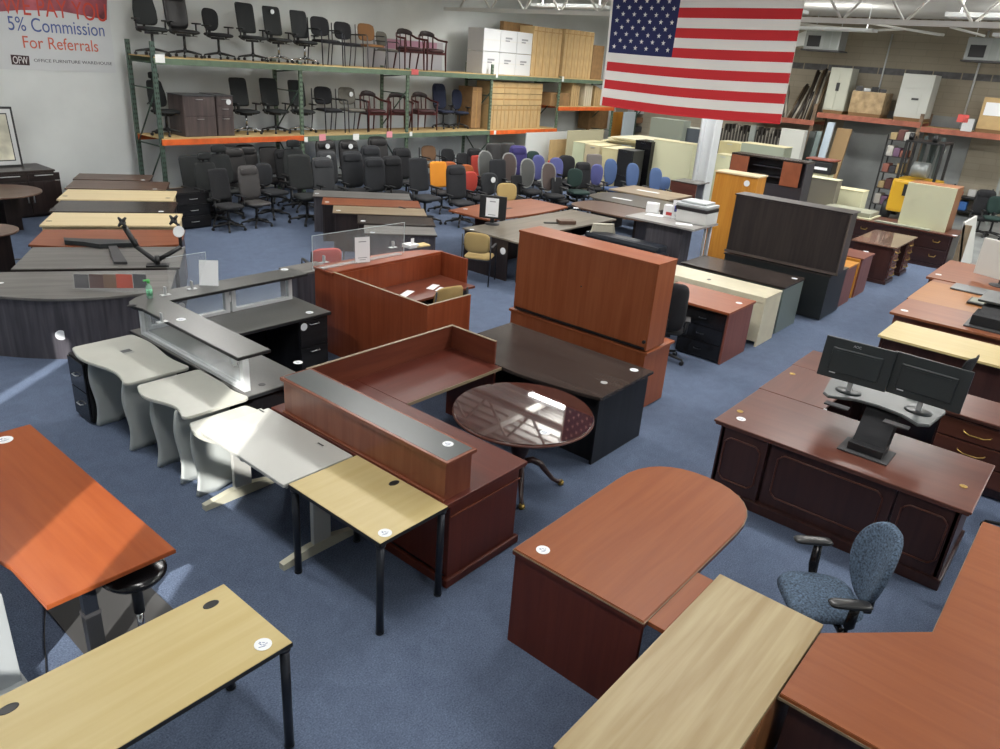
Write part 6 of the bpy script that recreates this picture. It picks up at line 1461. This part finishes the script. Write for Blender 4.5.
# ================================================================== flag
def flag():
    X0 = 11.0; TL, BL, BR = FX(613.2, -9, X0), FX(601, 106, X0), FX(777, 124, X0)
    yl, yr = BL.y+.05, BR.y-.02; zt, zb = 4.66, 3.0
    zt = zb+(yl-yr)*.575
    NX, NR = 78, 39
    bm = bmesh.new(); th = .004
    def wv(u, v): return .05*math.sin(u*7+v*1.5)+.02*math.sin(u*17+v*4)*v+.03*v*math.sin(u*3)
    def pos(u, v, off=0):    # u 0..1 left to right, v 0 top..1 bottom
        sag = .035*math.sin(PI*u)*(.3+.7*v)
        return Vector((X0+wv(u, v)+off, yl+(yr-yl)*u, zt+(zb-zt)*v-sag+(.02*u)))
    V = [[bm.verts.new(pos(i/NX, j/NR)) for j in range(NR+1)] for i in range(NX+1)]
    V2 = [[bm.verts.new(pos(i/NX, j/NR, th)) for j in range(NR+1)] for i in range(NX+1)]
    cu = .40
    for i in range(NX):
        for j in range(NR):
            u, v = (i+.5)/NX, (j+.5)/NR; st = int(v*13)
            mi = 2 if (u < cu and st < 7) else (0 if st % 2 == 0 else 1)
            if u < .012 : mi = 1
            for q, VV in enumerate((V, V2)):
                f = bm.faces.new((VV[i][j], VV[i+1][j], VV[i+1][j+1], VV[i][j+1]) if q else (VV[i][j], VV[i][j+1], VV[i+1][j+1], VV[i+1][j])); f.material_index = mi; f.smooth = True
    def strip(a, b, mi):
        for k in range(len(a)-1): f = bm.faces.new((a[k], a[k+1], b[k+1], b[k])); f.material_index = 1
    strip([V[i][0] for i in range(NX+1)], [V2[i][0] for i in range(NX+1)], 1); strip([V[i][NR] for i in range(NX+1)], [V2[i][NR] for i in range(NX+1)], 1)
    strip(V[0], V2[0], 1); strip(V[NX], V2[NX], 1)
    Wd = abs(yr-yl); Hd = zt-zb
    for r_ in range(9):
        n = 6 if r_ % 2 == 0 else 5
        for c_ in range(n):
            u = (.012+(cu-.012)*((c_*2+1+(0 if n == 6 else 1))/12)); v = (7/13)*((r_+1)/10)
            for off in (-.002, th+.002):
                ce = pos(u, v, off); vs = []
                for k in range(10):
                    rr_ = (.030 if k % 2 == 0 else .0118)*Hd/1.7*1.25; a = PI/2+k*PI/5
                    du = rr_*math.cos(a)/Wd; dv = -rr_*math.sin(a)/Hd
                    vs.append(bm.verts.new(pos(u+du, v+dv, off)))
                cv = bm.verts.new(ce)
                for k in range(10): f = bm.faces.new((cv, vs[k], vs[(k+1) % 10])); f.material_index = 1
    me = bpy.data.meshes.new('american_flag'); bm.to_mesh(me); bm.free()
    fm = [plain('flag_red', (196, 42, 48), .85), plain('flag_white', (232, 230, 224), .85), plain('flag_blue', (34, 40, 86), .85)]
    for m in fm:
        me.materials.append(m)
        b = m.node_tree.nodes['Principled BSDF']
    o = bpy.data.objects.new('flag', me); COL.objects.link(o)
    tag(o, 'large American flag hanging from the ceiling', 'flag')
    m = MB(); m.tube([(X0, yl, zt), (X0, yl, ZC-.05)], .006, 6); m.tube([(X0, yr, zt), (X0, yr, ZC-.05)], .006, 6); m.tube([(X0, yl+.05, zt+.01), (X0, yr-.05, zt+.01)], .015, 8)
    tag(m.build('flag_rod', alum), 'thin rod and cords from which the flag hangs', 'rod')
flag()
# ================================================================== banner
def wallat(px, py): return FY(px, py, YW-.02)
A = wallat(107, 0); B = wallat(114, 73)
bxr = B.x+.05; bz0 = B.z; t = T('wall_banner', 'white vinyl commission banner with red and blue lettering on the back wall', 'banner', (6.9, YW-.01, bz0))
m = t.w(); m.box(5.25, bxr, YW-.012, YW-.006, bz0, 4.75); t.add('sheet', m, plain('vinyl_white', (204, 208, 210), .45))
m = t.w(); P = [wallat(-30, -20), wallat(-30, 14), wallat(20, 10), wallat(60, 11), wallat(107, 20), wallat(107, -25)]
m.poly3([(p.x, YW-.013, p.z) for p in P], (0, -.002, 0)); t.add('flag_graphic', m, plain('banner_flag_print', (150, 74, 84), .6, var=.35, vscale=1.6))
def stext(s, pa, pb, size, mat, name='lettering', sx=1.0, y=YW-.016):
    a = wallat(*pa); b = wallat(*pb); w = (b-a).length; ang = math.atan2(b.z-a.z, b.x-a.x)
    c = (a+b)/2
    M = Matrix.Translation(c-t.loc+Vector((0, y-c.y, 0))) @ Matrix.Rotation(R(90), 4, 'X')
    o = text_mesh(s, size, name, mat, t.e, Matrix.Identity(4), .001)
    xs = [v.co.x for v in o.data.vertices]; ys = [v.co.y for v in o.data.vertices]; k = w/(max(xs)-min(xs)); cx_ = (max(xs)+min(xs))/2; cy_ = (max(ys)+min(ys))/2
    o.data.transform(M @ Matrix.Diagonal((k, 1, 1, 1)) @ Matrix.Translation((-cx_, -cy_, 0))); return o
redt = plain('letter_red', (200, 66, 48), .5); bluet = plain('letter_blue', (70, 90, 150), .5); orat = plain('letter_orange', (204, 98, 74), .5); dkt = plain('letter_dark', (70, 70, 78), .5)
stext('WE PAY YOU', (2, 6), (106, 11), .48, redt); stext('5% Commission', (8, 24), (104, 29), .36, bluet); stext('For Referrals', (23, 42), (98, 46), .32, orat)
stext('OFFICE FURNITURE WAREHOUSE', (34, 60.5), (112, 63.5), .085, dkt)
m = t.w(); P = [wallat(10.5, 54.5), wallat(29, 56), wallat(30, 65.5), wallat(12, 64.5)]; m.poly3([(p.x, YW-.014, p.z) for p in P], (0, -.002, 0)); t.add('logo_bars', m, plain('logo_dark', (60, 40, 44), .5))
stext('OFW', (13, 59.5), (28, 60.8), .19, plain('logo_white', (226, 224, 224), .5))
# banner behind the top shelf
t = T('wall_banner', 'pale banner with a pink patch behind the wooden chairs on the top shelf', 'banner', (14, YW-.01, 3.2)); a = wallat(366, 36); b = wallat(442, 72)
m = t.w(); m.box(a.x, b.x, YW-.012, YW-.006, b.z, a.z); t.add('sheet', m, plain('vinyl_grey', (186, 184, 188), .5)); m = t.w(); c = wallat(408, 50); m.box(a.x+.6, c.x+1.2, YW-.014, YW-.012, c.z, a.z-.02); t.add('pink_patch', m, plain('vinyl_pink', (176, 130, 150), .5))

# cardboard / boards standing on the floor by the far end of the rack
def backpanel(name, label, cat, X, pl, pr, mat, th=.05, pb=None, y=None):
    A = FY(*pl, y); B = FY(*pr, y); zb = 0 if pb is None else FY(*pb, y).z
    m = MB((A.x, y, zb)); m.box(A.x, B.x, y, y+th, zb, (A.z+B.z)/2, .004); o = m.build(name, mat); o.location = (A.x, y, zb); tag(o, label, cat)
backpanel('board', 'brown board standing under the end of the orange beam', 'board', 0, (551, 139), (569, 140), cardb, .05, None, 15.2)
backpanel('white_board', 'white board leaning under the orange shelf', 'board', 0, (527, 131), (569, 133), plain('board_white2', (206, 210, 208), .5), .04, None, 15.6)
backpanel('board', 'tan and white board behind the cream cabinets', 'board', 0, (569, 128), (604, 132), plain('board_tan', (186, 180, 150), .7), .05, None, 14.9)
backpanel('cardboard_box', 'brown cartons under the short rack shelf', 'box', 0, (590, 109), (609, 110), cardd, .5, (600, 129), 16.9)
backpanel('door_slab', 'narrow amber wood slabs standing behind the cabinets', 'board', 0, (613, 111), (624, 113), wood('amber', 'z'), .06, None, 16.6)
backpanel('panel', 'pale blue-white panels beyond the rack', 'panel', 0, (625, 111), (636, 113), plain('pale_blue', (188, 200, 208), .5), .06, None, 15.9)
t = T('shelving_rack', 'black rack post with clutter left of the grey-green cabinet', 'rack', (26, 15.5, 0))
A = FY(637, 112, 16.2); B = FY(650, 150, 16.2)
m = t.w(); m.box(A.x-.05, A.x+.05, 16.2, 16.3, 0, A.z+.3); m.tube([(A.x, 16.25, 1.8), (A.x+.8, 16.25, A.z+.3)], .03, 6); t.add('post', m, darkgreen)
for q, (z, c_) in enumerate(((1.2, (60, 60, 64)), (1.55, (130, 96, 70)), (1.9, (180, 182, 184)))):
    m = t.w(); m.box(A.x+.1, B.x+.3, 16.25, 16.7, z, z+.22, .02); t.add('carton', m, plain('clutter_%d' % q, c_, .7))

# ================================================================== racks on the block wall (right)
XR0, XR1 = 27.0, 28.15
r2 = T('pallet_rack', 'faded red-beamed pallet rack loaded along the concrete block wall', 'pallet rack', (27.5, 5, 0))
def yat(px, py, X=XR0): return FX(px, py, X)
zA = (yat(822, 112).z+yat(920, 123).z)/2; zB = (yat(923, 125.5).z+yat(1000, 135.5).z)/2; zC_ = yat(790, 118).z
segs = [(yat(740, 115).y, yat(815, 120).y, zC_+.0), (yat(818, 112).y, yat(921, 124).y, zA), (yat(922, 125).y, yat(1015, 138).y, zB)]
for (ya, yb, z) in segs:
    for X in (XR0, XR1-.08):
        m = r2.w(); m.box(X-.05, X, yb, ya, z-.16, z, .004); r2.add('beam', m, redor)
    m = r2.w(); m.box(XR0-.0, XR1-.1, yb, ya, z-.03, z-.005); r2.add('shelf_deck', m, wood('deck', 'y'))
for y in (segs[0][1]+.06, segs[1][1]+.02, segs[2][1]):
    for X in (XR0, XR1):
        m = r2.w(); m.box(X-.04, X+.04, y-.05, y+.05, 0, zA+.25); r2.add('upright', m, plain('upright_rust', (120, 100, 80), .6, var=.15) if y > 5 else greymet)
def onrack(name, label, cat, pl, pr, pb, depth, mat, z0, X=XR0+.06):
    A = FX(*pl, X); B = FX(*pr, X); t = T(name, label, cat, (X+depth/2, (A.y+B.y)/2, z0)); t.h = (A.z+B.z)/2; t.y0, t.y1, t.X = B.y, A.y, X
    t.add('body', t.w().box(X, X+depth, B.y, A.y, z0+.1, t.h, .01), mat)
    t.add('pallet', t.w().box(X, X+depth, B.y+.02, A.y-.02, z0, z0+.1), plain('pallet_wood', (120, 92, 60), .8)); return t
t = onrack('wardrobe_cabinet', 'tall pale two-door cabinet standing on the block wall rack', 'cabinet', (832, 66.5), (853, 69), None, .7, plain('locker_white', (184, 186, 172), .5), zA)
yc = (t.y0+t.y1)/2
for (a, b) in ((t.y0+.03, yc-.02), (yc+.02, t.y1-.03)):
    m = t.w(); m.box(t.X-.02, t.X, a, b, zA+.14, t.h-.04, .004); d = t.add('door', m, plain('locker_white', (184, 186, 172), .5)); m = t.w(); m.box(t.X-.05, t.X-.02, (b if a < yc-.3 else a)-.03, (b if a < yc-.3 else a)+.03, zA+.7, zA+.95); h_ = t.add('handle', m, darkgrey); h_.parent = d
t = onrack('wrapped_pallet', 'shrink-wrapped carton load between the two pale cabinets on the rack', 'box', (853, 90), (886, 93.5), None, .9, plain('wrapped_tan', (172, 148, 112), .25, var=.12, vscale=5, coat=.5), zA)
for q in range(4):
    m = t.w(); y = t.y0+.1+q*.24; m.box(t.X+.05, t.X+.6, y, y+.2, t.h, t.h+.1+.05*(q % 2), .02, .3); t.add('loose_item', m, [darkgrey, black, silver, darkgrey][q])
t = onrack('storage_cabinet', 'bulky white cabinet with a drawer outline on the block wall rack', 'cabinet', (904.5, 72.5), (936, 76), None, .8, plain('cab_white', (190, 192, 186), .5), zA)
m = t.w(); m.box(t.X-.015, t.X, t.y0+.25, t.y1-.05, zA+.2, zA+.85, .004); m.box(t.X-.012, t.X, t.y0+.05, t.y1-.05, zA+.95, t.h-.1, .004); t.add('door', m, plain('cab_white', (190, 192, 186), .5))
m = t.w(); m.box(t.X-.03, t.X-.012, t.y1-.6, t.y1-.4, zA+.62, zA+.68); t.add('handle', m, darkgrey)
A = FX(985, 97, XR0+.06); B = FX(1020, 101, XR0+.06)
t = T('cardboard_box', 'big cardboard box with a taped white sheet, right end of the block wall rack', 'box', (27.5, 4, zB)); t.add('box_body', t.w().box(XR0+.06, XR0+.9, B.y, A.y, zB+.1, A.z, .01), cardb); t.add('pallet', t.w().box(XR0+.06, XR0+.9, B.y, A.y, zB, zB+.1), plain('pallet_wood', (120, 92, 60), .8))
P = FX(993, 110, XR0+.05); m = t.w(); m.box(XR0+.045, XR0+.058, P.y-.22, P.y+.22, P.z-.16, P.z+.2); t.add('taped_sheet', m, paper)
for (px, py, c_, w, h_, lab) in ((963, 118.5, (214, 90, 84), .3, .22, 'red notice card on the red beam of the block wall rack'), (967.5, 125, (196, 198, 198), .3, .36, 'white notice card on the red beam of the block wall rack')):
    P = FX(px, py, XR0-.06); m = MB(P); m.box(P.x-.01, P.x+.004, P.y-w/2, P.y+w/2, P.z-h_/2, P.z+h_/2, .001); o = m.build('notice_card', plain('card_%d' % px, c_, .7), r2.e, lab); o.location = P-r2.loc
# leaning metal trim lengths
t = T('metal_trim_bundle', 'bundle of long dark metal trims leaning on the block wall rack by the flag', 'metal trims', (27.2, 9.4, zC_))
random.seed(7)
for q in range(30):
    u = q/29; px = 770+44*u; b = FX(776+36*u, 118.5+3*u, XR0+.1); top_ = FX(793+37*u-(12 if q < 8 else 0)+random.uniform(-2, 2), (88 if q < 20 else 72)+random.uniform(-4, 4), XR0+.75)
    c_ = [(58, 50, 42), (70, 60, 46), (40, 36, 32), (150, 146, 134), (96, 80, 58)][q % 5 if q % 7 else 3]
    m = t.w(); m.tube([b, top_], .055, 4); t.add('trim_length', m, plain('trim_%d_%d' % (c_[0], c_[1]), c_, .4, .3))
# unit heaters
for i, (px, py, lab) in enumerate(((826, 40, 'hanging unit heater with a white duct flap beside the flag'), (990, 50, 'hanging unit heater at the top right edge'))):
    P = FX(px, py, 26.6); t = T('unit_heater', lab, 'heater', P)
    m = t.l(); m.box(-.35, .35, -.55, .55, -.3, .3, .02); t.add('housing', m, plain('heater_grey', (150, 154, 152), .4, .3))
    m = t.l(); m.box(-.37, -.35, .05, .45, -.22, .1); t.add('fan_opening', m, black); m = t.l(); m.box(-.4, .4, -.62, .6, -.34, -.3); t.add('bottom_tray', m, darkgrey)
    m = t.l(); 
    for q in range(2): m.box(-.36, -.352, -.5+.24*q, -.3+.24*q, -.28, .28)
    t.add('grille', m, greymet)
    for (a, b) in ((-.3, -.5), (.3, .5)): m = t.l(); m.tube([(a, b, .3), (a, b, ZC-P.z-.05)], .012, 6); t.add('hanger', m, alum)
    if i == 0: m = t.l(); m.poly3([(-.3, .55, .25), (-.3, 1.0, .05), (-.3, .85, -.25), (-.3, .55, -.2)], (.5, 0, 0)); t.add('duct_flap', m, plain('flap_white', (206, 208, 206), .5))
# vertical slats, panels, cardboard below
def flr(name, label, cat, X, pl, pr, mat, th=.08, pb=None, lean=0):
    A = FX(*pl, X); B = FX(*pr, X); zb = 0 if pb is None else FX(*pb, X).z; z1 = (A.z+B.z)/2
    m = MB((X, A.y, zb)); m.poly3([(X, B.y, zb), (X, A.y, zb), (X+lean, A.y, z1), (X+lean, B.y, z1)], (th, 0, 0)); o = m.build(name, mat); o.location = (X, A.y, zb); tag(o, label, cat); return o
t = T('slat_rack', 'rack of thin dark upright slats behind the white column', 'slats', (26.5, 10, 0)); 
A = FX(722, 124, 26.5); B = FX(784, 131, 26.5)
n = 60
for k in range(n):
    y = B.y+(A.y-B.y)*(k+.5)/n; hh = 1.9+.15*math.sin(k*1.7)
    if k < 60:
        m = t.w(); m.box(26.5, 26.9, y-.012, y+.012, .3, hh); t.add('slat', m, plain('slat_dark', (58, 54, 50), .6) if k % 3 else plain('slat_light', (150, 146, 136), .6))
m = t.w(); m.box(26.45, 26.95, B.y, A.y, .2, .3); m.box(26.45, 26.95, B.y-.03, B.y, 0, 1.9); t.add('frame', m, black)
flr('post', 'pale square post in front of the dark slats', 'post', 26.3, (751, 125), (756, 126), greymet, .1)
flr('storage_box', 'white tall panel box in front of the leaning sheets', 'panel', 25.5, (782, 128), (805, 131), plain('panel_white', (200, 202, 196), .5), .3)
flr('glass_sheet', 'dark glass sheets leaning beside the white panel', 'sheet', 26.0, (806, 131), (812, 132), plain('sheet_dark', (44, 50, 48), .3), .1, None, .4)
flr('sheet_stack', 'green-grey sheets leaning left of the bright trim', 'sheet', 26.1, (812, 131), (818, 132), plain('sheet_greengrey', (120, 134, 132), .3), .1, None, .4)
flr('metal_sheet', 'bright silver-blue trim sheet leaning by the cardboard', 'sheet', 26.0, (823, 122), (830, 123), plain('sheet_silver', (172, 186, 198), .3, .2), .1, None, .5)
flr('cardboard_sheet', 'tall cardboard sheet leaning against the block wall', 'cardboard', 26.2, (832, 127), (846, 131), plain('cardboard_dull', (150, 124, 88), .8), .08, None, .6)
# cart with goods, hoist and forklift
t = T('utility_cart', 'tall wire cart stacked with coloured goods beside the forklift', 'cart', (25.8, 7, 0)); X = 25.8
A = FX(889, 134, X); B = FX(912, 137, X); y0_, y1_ = B.y, A.y; ztop = A.z
m = t.w()
for (a, b) in ((X, y0_), (X, y1_), (X+.6, y0_), (X+.6, y1_)): m.box(a-.02, a+.02, b-.02, b+.02, 0, ztop)
t.add('frame', m, black)
cl = [(150, 96, 84), (120, 92, 120), (188, 186, 180), (96, 60, 56), (170, 150, 110), (60, 60, 66)]
for q in range(5):
    z = .25+q*(ztop-.3)/4.2; m = t.w(); m.box(X-.02, X+.62, y0_-.02, y1_+.02, z-.02, z); t.add('shelf', m, darkgrey)
    for r_ in range(3):
        m = t.w(); yy = y0_+.03+(y1_-y0_-.06)*r_/3; m.box(X+.03, X+.5, yy, yy+(y1_-y0_)*.28, z, z+.2+.05*((q+r_) % 3), .02); t.add('carton', m, plain('goods_%d' % ((q*2+r_) % 6), cl[(q*2+r_) % 6], .7))
t = T('forklift', 'yellow forklift with a black mast and overhead guard by the roller door', 'forklift', (25.2, 5.6, 0)); X = 24.6
A = FX(893, 178, X); B = FX(936, 181, X); y0_, y1_ = B.y, A.y; zt = A.z
yl = plain('forklift_yellow', (206, 160, 36), .4); 
m = t.w(); m.box(X, X+1.4, y0_, y1_, .25, zt, .08); t.add('body', m, yl)
m = t.w(); m.box(X-.01, X+.02, y0_+.55, y1_-.35, zt-.45, zt-.12); t.add('dark_opening', m, black)
for (a, b) in ((X+.3, y0_-.02), (X+.3, y1_+.02), (X+1.3, y0_-.02), (X+1.3, y1_+.02)): m = t.w(); m.tube([(a, b-.1, .27), (a, b+.1, .27)], .27, 18); t.add('wheel', m, black)
gt = FX(915, 142, X+.4).z
m = t.w()
for (a, b) in ((X+.15, y0_+.08), (X+.15, y1_-.08), (X+1.25, y0_+.08), (X+1.25, y1_-.08)): m.box(a-.035, a+.035, b-.035, b+.035, zt, gt)
m.box(X+.1, X+1.3, y0_+.05, y1_-.05, gt, gt+.05); t.add('overhead_guard', m, black)
m = t.w()
for b in (y0_+.35, y0_+.6, y1_-.6, y1_-.3): m.box(X+1.35, X+1.45, b-.05, b+.05, .1, gt+.15)
t.add('mast', m, plain('mast_grey', (84, 96, 96), .3, .4))
m = t.w(); m.tube([(X+.5, y0_+.35, zt+.28), (X+.5, y1_-.35, zt+.28)], .22, 16); t.add('gas_tank', m, plain('tank_grey', (150, 156, 156), .35, .3))
for b in (y0_+.3, y1_-.2): m = t.w(); m.tube([(X+.3, b, gt+.15), (X+.3, b+.12, gt+.15)], .1, 12); t.add('work_lamp', m, black)
# cluttered area far right
for (px, py, k, col, lab, sc) in ((985, 212, 'exec', 'black', 'black chair standing on the concrete at the far right', 1.0), (999, 210, 'task', 'darkgreen', 'dark green chair cut by the right edge on the concrete', 1.1)):
    P = G(px, py-6, .5); P *= min(1, 24.6/P.x); place(office_chair(k, col), Vector((P.x, P.y, 0)), face(200), lab, sc=sc)
t = T('tool_cart', 'dark cart with blue bags and odds and ends on the concrete', 'cart', (23.4, 3.6, 0))
P = G(972, 200, .5); t.e.location = (P.x, P.y, 0); t.loc = Vector((P.x, P.y, 0))
m = t.l(); m.box(-.4, .4, -.55, .55, .55, .6, .01); m.box(-.4, .4, -.55, .55, .12, .17, .01)
for a in (-.38, .38):
    for b in (-.53, .53): m.box(a-.02, a+.02, b-.02, b+.02, 0, .95)
t.add('frame', m, black)
for q, (c_, x, y, z, s_) in enumerate((((60, 110, 180), -.3, .2, .17, .28), ((70, 60, 60), -.2, -.2, .17, .26), ((150, 60, 54), -.2, .35, .6, .14), ((206, 206, 204), -.1, .05, .6, .22), ((60, 70, 60), -.2, -.3, .6, .2), ((176, 150, 60), .1, .3, .6, .12))):
    m = t.l(); m.box(x, x+s_, y-s_/2, y+s_/2, z, z+s_, .03); t.add('bag', m, plain('bag_%d' % q, c_, .6))

# ================================================================== light
world = bpy.data.worlds.new('world'); SC.world = world; world.use_nodes = True
wn = world.node_tree; bg = wn.nodes['Background']
sky = wn.nodes.new('ShaderNodeTexSky'); sky.sky_type = 'HOSEK_WILKIE'; wn.links.new(sky.outputs[0], bg.inputs[0]); bg.inputs[1].default_value = 1.5
el = R(30)
sd = Vector((math.cos(SUNAZ)*math.cos(el), math.sin(SUNAZ)*math.cos(el), -math.sin(el)))
sl = bpy.data.lights.new('sun', 'SUN'); sl.energy = 8; sl.angle = R(.5); sl.color = (1, .96, .9)
so = bpy.data.objects.new('sun', sl); COL.objects.link(so); so.rotation_euler = sd.to_track_quat('-Z', 'Y').to_euler()
def fixture(x, y, z, L=2.4, W=.5, E=60, col=(1, .98, .95)):
    t = T('ceiling_light', 'long white ceiling light fixture', 'ceiling light', (x, y, z), 0, 'ceiling lights')
    m = t.l(); m.box(-W/2, W/2, -L/2, L/2, 0, .08, .01); t.add('housing', m, alum)
    for s_ in (-1, 1): m = t.l(); m.tube([(0, s_*L*.4, .08), (0, s_*L*.4, ZC-z)], .008, 6); t.add('hanger', m, alum)
    lt = bpy.data.lights.new('lamp', 'AREA'); lt.shape = 'RECTANGLE'; lt.size = W-.04; lt.size_y = L-.1; lt.energy = E; lt.color = col
    lo = bpy.data.objects.new('lamp', lt); COL.objects.link(lo); lo.parent = t.e; lo.location = (0, 0, -.01)
    up = lt.copy(); up.energy = E*(.75 if x < 24 else .3); uo = bpy.data.objects.new('ceiling_fill', up); COL.objects.link(uo); uo.parent = t.e; uo.location = (0, 0, .09); uo.rotation_euler = (PI, 0, 0)  # extra upward lamp added only to brighten the ceiling
for x in (1.5, 7.2, 12.9, 18.6, 24.2):
    for y in (-2.5, 2.8, 8.1, 13.4):
        fixture(x, y, 5.0, E=((85 if x < 2 else 128) if x < 18 else 190) if x < 24 else 120)
vs = SC.view_settings; vs.view_transform = 'Standard'; vs.look = 'None'; vs.gamma = 1; vs.use_curve_mapping = False; vs.exposure = 0.0
